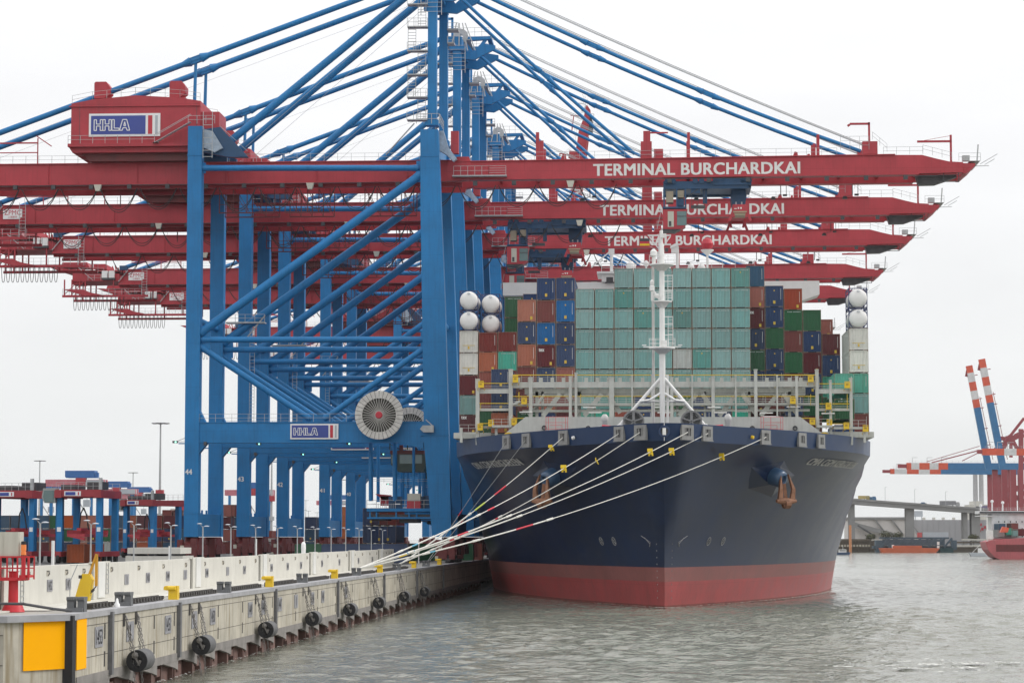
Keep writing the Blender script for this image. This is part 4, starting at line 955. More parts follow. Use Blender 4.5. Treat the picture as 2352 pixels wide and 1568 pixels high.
for x in (1389,1672): p = at(x,968,290); m = MB(); m.lathe((p.x,290,18.3),(0,0,1),[(.35,0),(.35,3.3),(.42,3.4),(.42,3.9),(.2,4.2)],12); obj('deck_ventilator', m, mat('pale_grey_paint',(.55,.54,.52)), ship, smooth=True)
for x in (1168,1893):
    p = at(x,999,294); m = MB(); m.ring((p.x,294,p.z-.4),(0,1,0),.55,.75,.4,20); obj('panama_chock', m, YEL, ship)
# bridge house far behind
YH = 416.0
m = MB(); m.mi = 0; h = lambda x, y: at(x,y,YH)
a, b = h(1155,649), h(1882,645); zt2, zb2 = h(1500,647).z, h(1500,690).z
m.box(a.x, a.x+18, YH, YH+6, zb2+1.0, zt2); m.prism([(b.x,zt2),(b.x-18,zt2),(b.x-18,zb2-1.2),(b.x-6,zb2-1.2),(b.x,zb2+.9)], YH, YH+6)
m.box(a.x+17.5,b.x-17.5,YH-.02,YH+6.02,zb2-1.5,zt2+.25); m.box(-14,16.5,YH+1,YH+18,18,zb2)
c0, c1 = h(1382,628), h(1660,628); zr = c0.z; m.box(c0.x,c1.x,YH-.5,YH+8,zt2,zr)
m.box(c0.x-.8,c1.x+.8,YH-.9,YH+8.5,zr-.1,zr+.25)
for x in (a.x, -2, 5, b.x): pass
m.mi = 1
for k in range(14): x = c0.x+.8+k*1.45; m.box(x,x+1.15,YH-.56,YH-.5,zr-1.7,zr-.7)
a1 = h(1390,649); m.box(a1.x,a1.x+2.2,YH-.1,YH-.02,zt2-.2,zt2+1.5)
m.mi = 0
rt = zr+.25; m.rail((c0.x,YH-.8,rt),(c1.x,YH-.8,rt),1.3,1.8,.05); m.rail((a.x,YH,zt2),(a.x+14,YH,zt2),.0,14,.01)
def vt(x, y0, r0): p = h(x,y0); m.tube((p.x,YH+2,rt),(p.x,YH+2,p.z),r0,10); return p
p = vt(1516,575,.55); p = vt(1516,548,.3); m.bar((p.x-2.1,YH+2,p.z+.8),(p.x+1.9,YH+2,p.z+.8),.25); m.bar((p.x-1.8,YH+2,p.z+.6),(p.x,YH+2,p.z-1.8),.2); m.bar((p.x+1.8,YH+2,p.z+.6),(p.x,YH+2,p.z-1.8),.2); m.tube((p.x,YH+2,p.z),(p.x,YH+2,p.z+1.6),.1,8)
p = vt(1404,575,.28); m.cbox((p.x,YH+2,p.z),(1.0,.5,1.0)); m.bar((p.x-3.5,YH+2,rt+1),(p.x,YH+2,rt+4),.2)
p = vt(1556,570,.3); m.cbox((p.x-.4,YH+2,p.z),(1.3,.6,1.2)); m.prism([(p.x+.1,p.z+1.2),(p.x-1.2,p.z+.6),(p.x-1.2,p.z+.2),(p.x+.1,p.z+.6)],YH+1.5,YH+2.5)
p = vt(1625,562,.2); dome1 = p
for x, y, r_ in ((1449,606,.85),(1588,609,.6),(1612,611,.75),(1484,600,.5),(1535,612,.5)):
    q_ = h(x,y); m.lathe((q_.x,YH+3,q_.z-r_),(0,0,1),[(.15,-1.5),(.15,-.1),(r_*.8,.05),(r_,r_*.8),(r_*.85,r_*1.4),(r_*.3,r_*1.9),(.01,r_*2)],12)
for x in (1427,1660,1690,1735): q_ = h(x,590); m.bar((q_.x,YH+3,rt),(q_.x,YH+3,q_.z),.05)
m.mi = 2; m.lathe((dome1.x,YH+2,dome1.z-.9),(0,0,1),[(.2,0),(.9,.6),(1.05,1.3),(.7,2.1),(.01,2.3)],14); m.mi = 0; m.lathe((dome1.x,YH+2,dome1.z-1.1),(0,0,1),[(.1,-.6),(1.1,.3),(1.1,.45)],14)
p = h(1480,553); m.mi = 3; m.box(p.x-.8,p.x+.9,YH+2,YH+2.06,p.z+.15,p.z+.65); m.mi = 2; m.box(p.x-.8,p.x+.9,YH+2,YH+2.06,p.z-.25,p.z+.15); m.mi = 4; m.box(p.x-.8,p.x+.9,YH+2,YH+2.06,p.z-.6,p.z-.25)
m.mi = 0; m.bar((p.x+.9,YH+2,p.z+.7),(h(1516,0).x,YH+2,p.z+1.6),.04); m.bar((p.x+.9,YH+2,p.z-.7),(h(1516,0).x,YH+2,p.z-1.6),.04)
obj('bridge_house', m, [mat('bridge_white',(.72,.72,.70),.5,var=.04), STEEL, SIGNR, STEEL, YEL], ship)
# ================================================================== CONTAINERS ON DECK
CC = {'T':('faded teal',(.205,.385,.37)),'t':('deeper teal',(.10,.29,.26)),'G':('bright green-teal',(.05,.38,.27)),'g':('dark green',(.02,.13,.05)),
 'N':('navy blue',(.025,.055,.14)),'B':('bright blue',(.015,.14,.36)),'O':('orange',(.42,.105,.038)),'R':('red-brown',(.20,.036,.030)),'X':('rusty orange-red',(.33,.065,.035)),
 'M':('maroon',(.13,.025,.03)),'S':('slate blue',(.04,.10,.17)),'W':('white refrigerated',(.66,.65,.60)),'E':('pale grey',(.42,.45,.43)),'K':('',None)}
CM = {k: mat('container_'+v[0].replace(' ','_').replace('-','_'), v[1], .55, var=.10, scale=.5, streak=.30 if k in 'TtGE' else .2, dirt=(.16,.085,.05) if k in 'TtGEOXR' else (.05,.05,.06), rnd=.13, bump=.15) for k, v in CC.items() if v[1]}
RUSTY = mat('rust_frame', (.20,.14,.10), .7, var=.35, scale=2)
GAP = mat('gap_shade_black', (.008,.008,.008), .9)
CMESH = {}
def cont_mesh(h, kind='end'):
    if (h, kind) in CMESH: return CMESH[(h, kind)]
    m = MB(); w2 = 1.219; Lc = 12.19; m.mi = 0
    n = 22; xs = [-w2+.13+(2*w2-.26)*i/n for i in range(n+1)]
    prof = [(x, .06 if (i % 2) else .0) for i, x in enumerate(xs)]
    zb, zt = .17, h-.14
    for i in range(n):
        (xa,ya),(xb,yb) = prof[i], prof[i+1]; xm = (xa+xb)/2
        # trapezoid corrugation: flat pieces joined by steep ones
        m.add([(xa,ya+.04,zb),(xa+(xb-xa)*.3,ya+.04,zb),(xa+(xb-xa)*.7,yb+.04,zb),(xb,yb+.04,zb),(xa,ya+.04,zt),(xa+(xb-xa)*.3,ya+.04,zt),(xa+(xb-xa)*.7,yb+.04,zt),(xb,yb+.04,zt)],
              [(0,1,5,4),(1,2,6,5),(2,3,7,6)])
    for sx in (-1,1):
        m.box(sx*w2, sx*(w2-.14), 0, .16, .12, h-.1); m.box(sx*w2, sx*(w2-.14), Lc-.16, Lc, .12, h-.1)
        k = 40       # side walls, corrugated
        for i in range(k):
            ya, yb = .16+(Lc-.32)*i/k, .16+(Lc-.32)*(i+1)/k; o = .04*(i % 2); x = sx*(w2-.02-o)
            m.add([(x,ya,.1),(x,yb,.1),(x,yb,h-.08),(x,ya,h-.08)], [(0,1,2,3) if sx > 0 else (3,2,1,0)])
        m.box(sx*w2, sx*(w2-.1), .16, Lc-.16, h-.1, h-.01); m.box(sx*w2, sx*(w2-.1), .16, Lc-.16, .02, .14)
    m.box(-w2+.14, w2-.14, .0, .12, h-.14, h-.01); m.box(-w2+.14, w2-.14, .0, .12, .05, .17)
    m.add([(-w2+.02,.1,h-.04),(w2-.02,.1,h-.04),(w2-.02,Lc-.1,h-.04),(-w2+.02,Lc-.1,h-.04)], [(0,1,2,3)])
    m.add([(-w2,Lc-.05,.1),(w2,Lc-.05,.1),(w2,Lc-.05,h-.1),(-w2,Lc-.05,h-.1)], [(3,2,1,0)])
    m.mi = 1
    for sx in (-1,1): m.box(sx*(w2+.003), sx*(w2-.045), -.006, .03, .12, h-.12)
    m.box(-w2+.16,w2-.16,-.006,.02,h-.05,h-.012); m.box(-w2+.16,w2-.16,-.004,.02,.06,.10)
    for sx in (-1,1):
        for z0, z1 in ((0,.12),(h-.12,h)): m.box(sx*(w2+.005), sx*(w2-.16), -.005, .18, z0, z1); m.box(sx*(w2+.005), sx*(w2-.16), Lc-.18, Lc+.005, z0, z1)
    m.mi = 2; m.box(-.55,.55,-.008,.1,.0,.10); m.box(-w2+.2,-.7,-.004,.1,0,.05); m.box(.7,w2-.2,-.004,.1,0,.05)  # solid black strips paint in the shade of the gap beneath each container
    me = bpy.data.meshes.new('container'); me.from_pydata(m.v, [], m.f)
    for q_ in (None, RUSTY, GAP): me.materials.append(q_)
    me.polygons.foreach_set('material_index', m.m); me.update()
    CMESH[(h, kind)] = me; return me
def small(name, boxes, mt):
    m = MB()
    for b in boxes: m.box(*b)
    me = bpy.data.meshes.new(name); me.from_pydata(m.v, [], m.f); me.materials.append(mt); return me
YST = mat('sticker_yellow', (.62,.42,.06), .6)
ME_BAR = {h: small('marking_strip', [(.86,.90,-.012,.0,h*.35,h*.86)], LET) for h in (2.59,2.896)}
ME_CODE = {h: small('code_line', [(-.75+i*.17+(.1 if i > 3 else 0),-.67+i*.17+(.1 if i > 3 else 0),-.012,0,h-.36,h-.24) for i in range(10)], mat('code_pale',(.55,.60,.58),.6)) for h in (2.59,2.896)}
ME_STK = {h: small('sticker', [(-.15,.15,-.012,0,h*.16,h*.30)], YST) for h in (2.59,2.896)}
ME_STK2 = {h: small('sticker', [(.45,.75,-.012,0,h*.10,h*.24)], YST) for h in (2.59,2.896)}
ME_DOT = {h: small('sticker', [(-.08,.08,-.012,0,h*.74,h*.80)], YST) for h in (2.59,2.896)}
_t = text_mesh('tex', -.95, -.25, 2.05, 2.45, -.012, .03, .005); ME_TEX = bpy.data.meshes.new('lettering'); ME_TEX.from_pydata(_t.v, [], _t.f); ME_TEX.materials.append(LET)
REFB = small('trim', [(-.8,.8,-.012,0,.94,1.0),(-.12,.12,-.014,0,.5,.85)], YST)
def child(me, name, par):
    o = bpy.data.objects.new(name, me); COL.objects.link(o); o.parent = par; return o
rc = random.Random(3)
def container(x, Y, z, h, col, label, group, marks=True, tex=False, rz=0):
    o = bpy.data.objects.new('shipping_container', cont_mesh(h)); COL.objects.link(o)
    o.location = (x, Y, z); o.rotation_euler = (0,0,rz)
    o.material_slots[0].link = 'OBJECT'; o.material_slots[0].material = CM[col]
    tag(o, label, 'shipping container', group)
    if marks:
        if col == 'W': child(REFB, 'trim', o)
        elif col in 'Tt':
            child(ME_CODE[h], 'code_line', o)
            if col == 't': child(ME_DOT[h], 'sticker', o)
        else:
            if col != 'g' : child(ME_BAR[h], 'marking_strip', o)
            if col in 'NB': child(ME_STK[h], 'sticker', o); child(ME_DOT[h], 'sticker', o)
            if col in 'OXM': child(ME_STK2[h], 'sticker', o)
            if col in 'gG' and rc.random() < .5: child(ME_CODE[h], 'code_line', o)
        if tex: child(ME_TEX, 'lettering', o)
    return o
TANKW = mat('tank_white', (.74,.73,.71), .45, var=.05); FRB = mat('tank_frame_blue', (.035,.05,.14), .5)
def tank(x, Y, z, label):
    t = thing('tank_container', label, 'tank container', (x, Y, z), 'white tank containers on the outer deck stacks')
    c = Vector((x, Y, z+1.3)); m = MB()
    m.lathe((c.x,Y+.1,c.z),(0,1,0),[(.01,0),(.6,.06),(1.0,.2),(1.17,.45),(1.19,.7),(1.19,5.4),(1.0,5.7),(.01,5.9)],32); obj('tank', m, TANKW, t, smooth=True)
    m = MB(); m.ring((c.x,Y+.12,c.z+.85),(0,1,0),.1,.16,.05,10); m.box(c.x-.3,c.x+.3,Y+.1,Y+.13,c.z+.8,c.z+.83); m.box(c.x-.9,c.x+.9,Y+.24,Y+.28,c.z-.62,c.z-.6); obj('hatch', m, SIGNG, t)
    m = MB()
    for yy in (Y+.7, Y+5.4):
        for sx in (-1,1): m.box(c.x+sx*1.22, c.x+sx*1.10, yy-.08, yy+.08, z, z+2.6); m.bar((c.x+sx*1.15,yy,z+.1),(c.x+sx*.4,yy,z+.02),.12); m.bar((c.x+sx*1.15,yy,z+.75),(c.x+sx*.7,yy,z+.1),.1); m.bar((c.x+sx*1.15,yy,z+1.9),(c.x+sx*.7,yy,z+2.5),.1)
        m.box(c.x-1.22,c.x+1.22,yy-.06,yy+.06,z,z+.12); m.box(c.x-1.22,c.x+1.22,yy-.06,yy+.06,z+2.5,z+2.6)
    for sx in (-1,1): m.box(c.x+sx*1.22,c.x+sx*1.12,Y+.7,Y+5.4,z,z+.14); m.box(c.x+sx*1.22,c.x+sx*1.12,Y+.7,Y+5.4,z+2.5,z+2.6)
    obj('tank_frame', m, FRB, t)
def CX(i): return 1.3+2.515*i
def cphrase(i):
    if i <= -5: return nat(i+11)+' column from ship\'s left edge' if i > -10 else 'column at ship\'s left edge'
    if i >= 5: return nat(11-i)+' column from ship\'s right edge' if i < 10 else 'column at ship\'s right edge'
    if i == 0: return 'column right behind the white foremast'
    return nat(abs(i))+' column '+('left' if i < 0 else 'right')+' of the foremast'
def tphrase(k): return 'topmost' if k == 0 else nat(k+1)+' down'
def column(i, Y, px_top, pitch, cols, z0=None, skip=0):
    z = at(1500, px_top, Y).z if z0 is None else z0
    h = 2.59 if pitch < 2.75 else 2.896
    for k, c in enumerate(cols):
        z -= pitch
        lab = '%s container, %s in the %s' % (CC[c][0], tphrase(k+skip), cphrase(i))
        tex = c == 'M' and (i, k+skip) in TEXAT
        container(CX(i), Y, z, h, c, lab, 'containers stacked on the ship deck', True, tex)
TEXAT = {(-6,3),(-10,6),(5,2),(9,1),(-6,6),(-3,7)}
D1 = 315.0
column(-4, D1, 662, 2.62, 'TTTTTTGN'[:7]+'N')
column(-3, D1, 662, 2.62, 'TTTTTtGM'[:7]+'M')
column(-2, D1, 615.5, 2.62, 'TtTTTTtXM')
column(-1, D1, 615.5, 2.62, 'TTtTTTNNT')
column(0, D1, 615.5, 2.62, 'TTTTTTgRG')
column(1, D1, 615.5, 2.62, 'TTtTETgTG')
column(2, D1, 615.5, 2.62, 'TTTTtTNNT')
column(3, D1, 615.5, 2.62, 'TTTTTTTNT')
column(4, D1, 615.5, 2.62, 'tTTTTTtGG')
column(-7, D1, 686, 2.91, 'ONORRg')
column(-6, D1, 636.5, 2.91, 'NRBMNONg'[:7])
column(-5, D1, 636, 2.91, 'NBNNXRM')
column(-8, D1, 762, 2.50, 'RGRXON')
column(-9, D1, 762, 2.55, 'ROXRgg')
zt = at(1500, 757, D1).z
column(-10, D1, 757, 2.9, 'WW', skip=2); column(-10, D1, 0, 2.56, 'MTM', z0=zt-5.85, skip=4)
column(10, D1, 756, 2.86, 'WW', skip=2); column(10, D1, 0, 2.59, 'GTR', z0=zt-5.75, skip=4)
tank(CX(-10), D1-.3, zt+2.66, 'white tank container, topmost in the column at the left edge of the ship')
tank(CX(-10), D1-.3, zt+.02, 'white tank container under another tank at the left edge of the ship')
z9 = at(1500, 762, D1).z
tank(CX(-9)+.2, D1+1.5, z9+2.66, 'white tank container, topmost in the second column from the left edge of the ship')
tank(CX(-9)+.2, D1+1.5, z9+.02, 'white tank container, lower one on red-brown container, second column from the left')
tank(CX(10), D1-.3, zt+2.70, 'white tank container, topmost in the column at the right edge of the ship')
tank(CX(10), D1-.3, zt+.05, 'white tank container under another tank at the right edge of the ship')
D2 = 329.0
column(5, D2, 612.5, 2.84, 'SXMNgNMG'[:7])
column(6, D2, 658.5, 2.84, 'NNgNNR')
column(7, D2, 665, 2.86, 'XgRgMN')
column(8, D2, 714, 2.86, 'gNMNgR')
column(9, D2, 769, 2.86, 'MNGg')
container(CX(9), D2+13, at(1500,735,D2+13).z-2.6, 2.59, 'X', 'rusty orange-red container peeping out behind the maroon one at the right', 'containers stacked on the ship deck')
zg = at(1500,679,D2).z
for k, l in enumerate(('upper of two dark green containers right of the upper white tanks', 'lower of two dark green containers right of the lower white tanks')):
    container(CX(-8), D2, zg-2.9*(k+1), 2.896, 'g', l, 'containers stacked on the ship deck')
container(CX(-7)-.0, D2, at(1500,673,D2).z-2.9, 2.896, 'N', 'navy blue container half hidden behind the orange one, left of the topmost navy pair', 'containers stacked on the ship deck')
# forward bay, beside the lashing bridge
zf = at(1500,843,302.9).z
for k, c in enumerate('NNON'):
    container(CX(-8)-.1, 302.9, zf-2.73*(k+1), 2.59, c, '%s container, %s in the single stack beside the left lashing frame' % (CC[c][0], tphrase(k)), 'containers stacked on the ship deck')
zf = at(1500,857,303.5).z
for k, c in enumerate('Gg'):
    container(CX(9)-.2, 304.5, zf-2.6-3.2*k, 2.59, c, '%s container behind the lashing frame, just left of the right outer stack' % CC[c][0], 'containers stacked on the ship deck')
container(CX(9)-.2, 304.5, zf-9.0, 2.59, 'N', 'navy blue container low behind the right lashing frame', 'containers stacked on the ship deck')
m = MB(); m.mi = 0; m.box(XS-26, XS+26, 303, 326, 20.2, 20.9); m.box(XS-26,XS+26,328,400,20.2,20.9); m.box(XS-16.5,XS+16.5,298,303,18.3,20.9)
obj('hatch_cover', m, GREY, ship)
# ================================================================== WATER AND GROUND
def node_mat(name):
    m = bpy.data.materials.new(name); m.use_nodes = True; return m, m.node_tree, m.node_tree.nodes['Principled BSDF'], m.node_tree.nodes.new, m.node_tree.links.new
WM, n_, b_, g_, l_ = node_mat('harbour_water')
b_.inputs['Base Color'].default_value = (.195,.200,.162,1); b_.inputs['Roughness'].default_value = .10; b_.inputs['IOR'].default_value = 1.33
t_ = g_('ShaderNodeTexCoord')
def noise(sc, det, mapx=(1,1,1), dist=0):
    mp = g_('ShaderNodeMapping'); mp.inputs['Scale'].default_value = mapx; l_(t_.outputs['Object'], mp.inputs[0])
    no = g_('ShaderNodeTexNoise'); no.inputs['Scale'].default_value = sc; no.inputs['Detail'].default_value = det; no.inputs['Distortion'].default_value = dist; l_(mp.outputs[0], no.inputs['Vector']); return no.outputs[0]
def mth(op, a, b=None, v=None):
    x = g_('ShaderNodeMath'); x.operation = op; l_(a, x.inputs[0])
    if b is not None: l_(b, x.inputs[1])
    if v is not None: x.inputs[1].default_value = v
    return x.outputs[0]
h1 = mth('MULTIPLY', noise(.10, 3, (1,1,1), .6), v=.6); h2 = mth('MULTIPLY', noise(.5, 3, (1,.8,1), .8), v=.40); h3 = mth('MULTIPLY', noise(1.8, 4, (1,1,1), .5), v=.20)
hh = mth('ADD', mth('ADD', h1, h2), h3)
calm = g_('ShaderNodeMapRange'); l_(noise(.018, 3, (1,.35,1)), calm.inputs[0]); calm.inputs['From Min'].default_value = .42; calm.inputs['From Max'].default_value = .60; calm.inputs['To Min'].default_value = .30; calm.inputs['To Max'].default_value = 1.0
bp_ = g_('ShaderNodeBump'); bp_.inputs['Distance'].default_value = 1.0; l_(hh, bp_.inputs['Height']); l_(calm.outputs[0], bp_.inputs['Strength']); l_(bp_.outputs[0], b_.inputs['Normal'])
WM.node_tree.nodes['Principled BSDF'].inputs['Specular IOR Level'].default_value = .5
import numpy as np
# one water sheet: choppy real waves in the basin, flat quads beyond it
gx0, gx1, gy0, gy1, cell = -34.0, 190.0, 88.0, 1000.0, .5
ys_ = [gy0]
while ys_[-1] < gy1-3: ys_.append(ys_[-1]+.42*max(1,(ys_[-1]/230.0)**2))
ys_.append(gy1)
nx, nyy = int((gx1-gx0)/cell)+1, len(ys_)
GX, GY = np.meshgrid(np.linspace(gx0,gx1,nx), np.array(ys_))
rg = np.random.RandomState(4); Z = np.zeros_like(GX)
for k in range(46):
    lam = 1.15*(5.0/1.15)**(k/45.0)*rg.uniform(.9,1.1); th = rg.normal(.9,.75); ph = rg.uniform(0,6.28); A = .0070*lam**.8
    warp = .8*np.sin(GX*.05+k)+.8*np.sin(GY*.043+2*k)
    Z += A*np.sin(2*np.pi/lam*(np.cos(th)*GX+np.sin(th)*GY)+ph+warp*1.5)
patch = .5+.5*np.sin(GX*.043+1.3*np.sin(GY*.021)+.6)*np.sin(GY*.031+1.1*np.sin(GX*.03))
Z = np.sign(Z)*np.abs(Z)**.95*(.45+.85*patch)
ex = np.clip(np.minimum(np.minimum(GX-gx0,gx1-GX),np.minimum(GY-gy0,(gy1-GY)*.05))/25.0,0,1); Z *= ex
wv = [tuple(v) for v in np.stack([GX.ravel(),GY.ravel(),Z.ravel()],1).tolist()]
idx = np.arange(nx*nyy).reshape(nyy,nx); wf = np.stack([idx[:-1,:-1].ravel(),idx[:-1,1:].ravel(),idx[1:,1:].ravel(),idx[1:,:-1].ravel()],1).tolist()
m = MB(); m.v = wv; m.f = [tuple(f) for f in wf]; m.m = [0]*len(wf)
for (x0_,x1_,y0_,y1_) in ((-900,gx0,-60,7000),(gx1,4000,-60,7000),(gx0,gx1,-60,gy0),(gx0,gx1,gy1,7000)): m.add([(x0_,y0_,0),(x1_,y0_,0),(x1_,y1_,0),(x0_,y1_,0)],[(0,1,2,3)])
tag(obj('water', m, WM, smooth='all'), kind='structure')
CONC = mat('concrete_wall', (.44,.41,.34), .85, var=.22, scale=.45, streak=.85, dirt=(.24,.19,.11), bump=.25)
CONL = mat('concrete_light', (.58,.565,.51), .8, var=.08, scale=.4, streak=.3, dirt=(.40,.38,.32), bump=.15)
COPE = mat('coping_grey', (.33,.33,.34), .7, var=.15, scale=1)
ASPH = mat('yard_asphalt', (.09,.09,.088), .9, var=.2, scale=.2)
FLOOR = mat('apron_concrete', (.36,.345,.31), .85, var=.15, scale=.3)
RPILE = mat('rusty_pile', (.15,.085,.07), .8, var=.35, scale=.8, bump=.4, streak=.4, dirt=(.05,.04,.035))
WX = -31.7                                   # flood wall face
m = MB(); m.box(-900, -27.15, 113.5, 298, 4.0, 4.4); m.box(-900,-27.15,298,1150,4.0,4.4)
m = MB(); m.add([(-900,102,4.38),(-60,102,4.38),(-29.5,109.8,4.38),(-27.3,113.6,4.38),(-27.3,1250,4.38),(-900,1250,4.38)], [(0,1,2,3,4,5)])
tag(obj('quay_apron', m, FLOOR), kind='structure')
m = MB(); m.add([(-900,102,4.384),(WX-.6,102,4.384),(WX-.6,1250,4.384),(-900,1250,4.384)], [(0,1,2,3)])
tag(obj('yard_ground', m, ASPH), kind='structure')
# ---------------------------------------------------------------- quay wall
qw = thing('quay_wall', 'long concrete quay wall with rusty sheet piles beneath and number plates on it', 'quay wall', (-27, 230, 0))
m = MB(); m.box(-29.6, QX, 113.6, 900, 1.45, 4.15)
m.prismz([(-29.6,113.6),(QX,113.6),(-27.25,112.9),(-29.4,109.7),(-60,102.2),(-60,104.5),(-31,112)], 1.1, 4.15)
obj('face', m, CONC, qw)
m = MB()           # panel joints and slots
for z in (2.25, 3.75):
    m.box(QX, QX+.006, 115.6, 640, z, z+.03)
m2 = MB()
m.bar((-29.42,109.66,2.2),(-60,102.16,2.2),.03); m.bar((-29.42,109.66,3.55),(-60,102.16,3.55),.03)
YJ = [120.5,138,173.5,208,244,278,313]
for y in YJ:
    for dy in (-.95,.95):
        for z in (1.65, 3.0): m.box(QX,QX+.012,y+dy-.13,y+dy+.13,z,z+.75)
for y in (131.5,151,160,184,196,219,231,255,267,290): 
    for z in (1.7,3.05): m.box(QX,QX+.012,y-.13,y+.13,z,z+.7)
FY = [123.6,141.3,165,187.5,210.6,233,257,280]
for y in FY:
    for dy in (.3,3.2): m.box(QX,QX+.014,y+dy-.3,y+dy+.3,3.45,4.1)
obj('joint', m, mat('joint_dark',(.05,.045,.04),.9), qw)
m = MB(); m.box(-27.7, QX+.10, 113.4, 900, 4.15, 4.42); m.prismz([(-29.5,109.5),(-29.2,109.55),(-27.0,112.75),(-26.9,113.4),(-27.7,113.4),(-29.9,110.4)], 4.12, 4.42); m.prismz([(-29.9,110.4),(-29.5,109.5),(-60,102),(-60,102.9)],4.12,4.42)
obj('coping', m, COPE, qw)
m = MB()
for y in YJ: m.box(QX, QX+.22, y-.22, y+.22, 1.2, 4.3)
obj('rubbing_post', m, mat('post_grey',(.14,.14,.145),.7,var=.2,scale=2), qw)
m = MB(); m.prismx([(113.6,1.45),(900,1.45),(900,1.02),(113.6,1.02)], QX-.6, QX+.06)
for k in range(50):
    y = 114.6+k*5.85; m.prismx([(y-4.2,1.03),(y+.1,1.03),(y+.1,.50),(y-.9,.66)], QX-.25, QX+.04)
obj('steel_lip', m, mat('lip_grey',(.22,.205,.19),.75,var=.25,scale=.8), qw)
m = MB()
for k in range(140):
    y = 113.5+k*1.95; o = .0 if k % 2 else .38
    m.box(QX-.9-o, QX-.30-o*.8, y, y+1.95, -2.5, 1.4)
    if k % 3 == 0: m.box(QX-1.4, QX-.02, y-.06, y+.06, -2.5, 1.3)
    if k % 3 == 1: m.box(QX-.5, QX-.2, y+.3, y+1.2, .35, .75)
m.box(-60,-29.8,104.5,110.5,-2.5,1.1)
for k in range(9): m.box(-30.4-k*3.3,-29.6-k*3.3,108.4-k*.8,109.2-k*.8,-2.5,1.1)
obj('sheet_piles', m, RPILE, qw)
def plate(parent, x, y, z, w_, h_, s, side=1):
    m = MB(); m.box(x, x+.03, y-w_/2, y+w_/2, z-h_/2, z+h_/2); pl = obj('number_plate', m, mat('plate_grey',(.27,.27,.285),.7,var=.12,scale=3), parent)
    t = text_mesh(s, -w_*.4 if len(s) > 1 else -w_*.05, w_*.4 if len(s) > 1 else w_*.05, z-h_*.36, z+h_*.36, 0, .0, .004)
    t.v = [(x+.036, y+vx, vz) for vx, vy, vz in t.v]; obj('lettering', t, LET, pl)
for y, s in ((118.2,'1453'),(125.3,'1'),(135.2,'1451'),(143,'1'),(149,'1450'),(163,'1449'),(168.5,'1448'),(176,'1447'),(184,'1'),(193,'1446'),(199,'1445'),(214,'1444')): plate(qw, QX+.012, y, 3.15, 1.7, 1.0, s)
# orange warning board round the corner, with the black corner post
wb = thing('warning_board', 'bright orange square board on the quay corner at bottom left', 'warning board', (-28, 112, 1.5))
def quadpanel(p, q, z0, z1, off):
    d = Vector((q[0]-p[0], q[1]-p[1], 0)).normalized(); nn = Vector((d.y,-d.x,0))
    m = MB(); P0 = Vector((p[0],p[1],0))+nn*off; Q0 = Vector((q[0],q[1],0))+nn*off; th = nn*.04
    vs = [P0+Vector((0,0,z0)),Q0+Vector((0,0,z0)),Q0+Vector((0,0,z1)),P0+Vector((0,0,z1))]; vs += [v+th for v in vs]
    m.add(vs, [(0,1,2,3)[::-1],(4,5,6,7),(0,1,5,4),(1,2,6,5),(2,3,7,6),(3,0,4,7)]); return m
# front panel lies on the end face of the quay
d_ = (Vector((-27.3,112.9,0))-Vector((-29.4,109.7,0)))
def onend(px):      # point on the end face line below a survey x
    a = Vector((-29.4,109.7)); b = Vector((-60,102.2)); c_ = Vector((-27.25,112.9))
    best = None
    for A_, B_ in ((c_,a),(a,b)):
        for k in range(101):
            p = A_.lerp(B_, k/100); q = at(px,1480,p.y)
            if best is None or abs(q.x-p.x) < best[0]: best = (abs(q.x-p.x), p)
    return best[1]
pL, pR = onend(52), onend(155)
z1b, z0b = at(100,1424,110).z, at(100,1542,110).z
obj('board_panel', quadpanel((pL.x,pL.y),(pR.x,pR.y), z0b, z1b, .05), ORG, wb)
m = MB(); m.box(QX+.01, QX+.05, 113.55, 115.5, at(178,1537,114).z, at(178,1420,114).z); obj('board_panel', m, ORG, wb)
m = MB(); c0 = onend(161); m.box(c0.x-.15, c0.x+.3, c0.y-.25, c0.y+.4, 1.0, 4.35); obj('corner_post', m, BLACK, wb)
# ---------------------------------------------------------------- handrail tube at the quay corner
m = MB(); pts = [(-60,103.6,4.95),(-36,109.6,4.95),(-31,111.2,4.95),(-29.2,112.3,4.9),(-28.2,113.6,4.65),(-27.6,115.0,4.5)]
m.path(pts, .07, 8); 
for p in ((-31.6,111.0),(-33.4,110.4),(-38,109.2),(-43,107.9)): m.tube((p[0],p[1],4.4),(p[0],p[1],4.95),.05,6); m.lathe((p[0],p[1],4.4),(0,0,1),[(.2,0),(.2,.06),(.06,.1)],10)
tag(obj('guard_tube', m, STEEL), 'dark bent guard tube running along the quay corner edge at the left', 'guard rail')
# ---------------------------------------------------------------- rolled cable chain along the quay edge
m = MB()
for (ya,yb) in ((120,124.6),(127.5,137.5),(140.5,154.5),(157.5,172.5),(175.5,189.5),(192.5,208.5),(211.5,224.5),(227.5,243.5),(246.5,276)):
    m.box(-28.0,-27.75,ya,yb,4.42,4.5); 
    k = ya
    while k < yb: m.box(-27.95,-27.7,k,k+.35,4.5,4.68); k += .75
    m.box(-28.05,-27.98,ya,yb,4.42,4.72)
tag(obj('edge_kerb', m, mat('kerb_dark',(.06,.055,.05),.8,var=.3,scale=3)), 'long dark notched kerb running along the quay edge between the bollards', 'kerb')
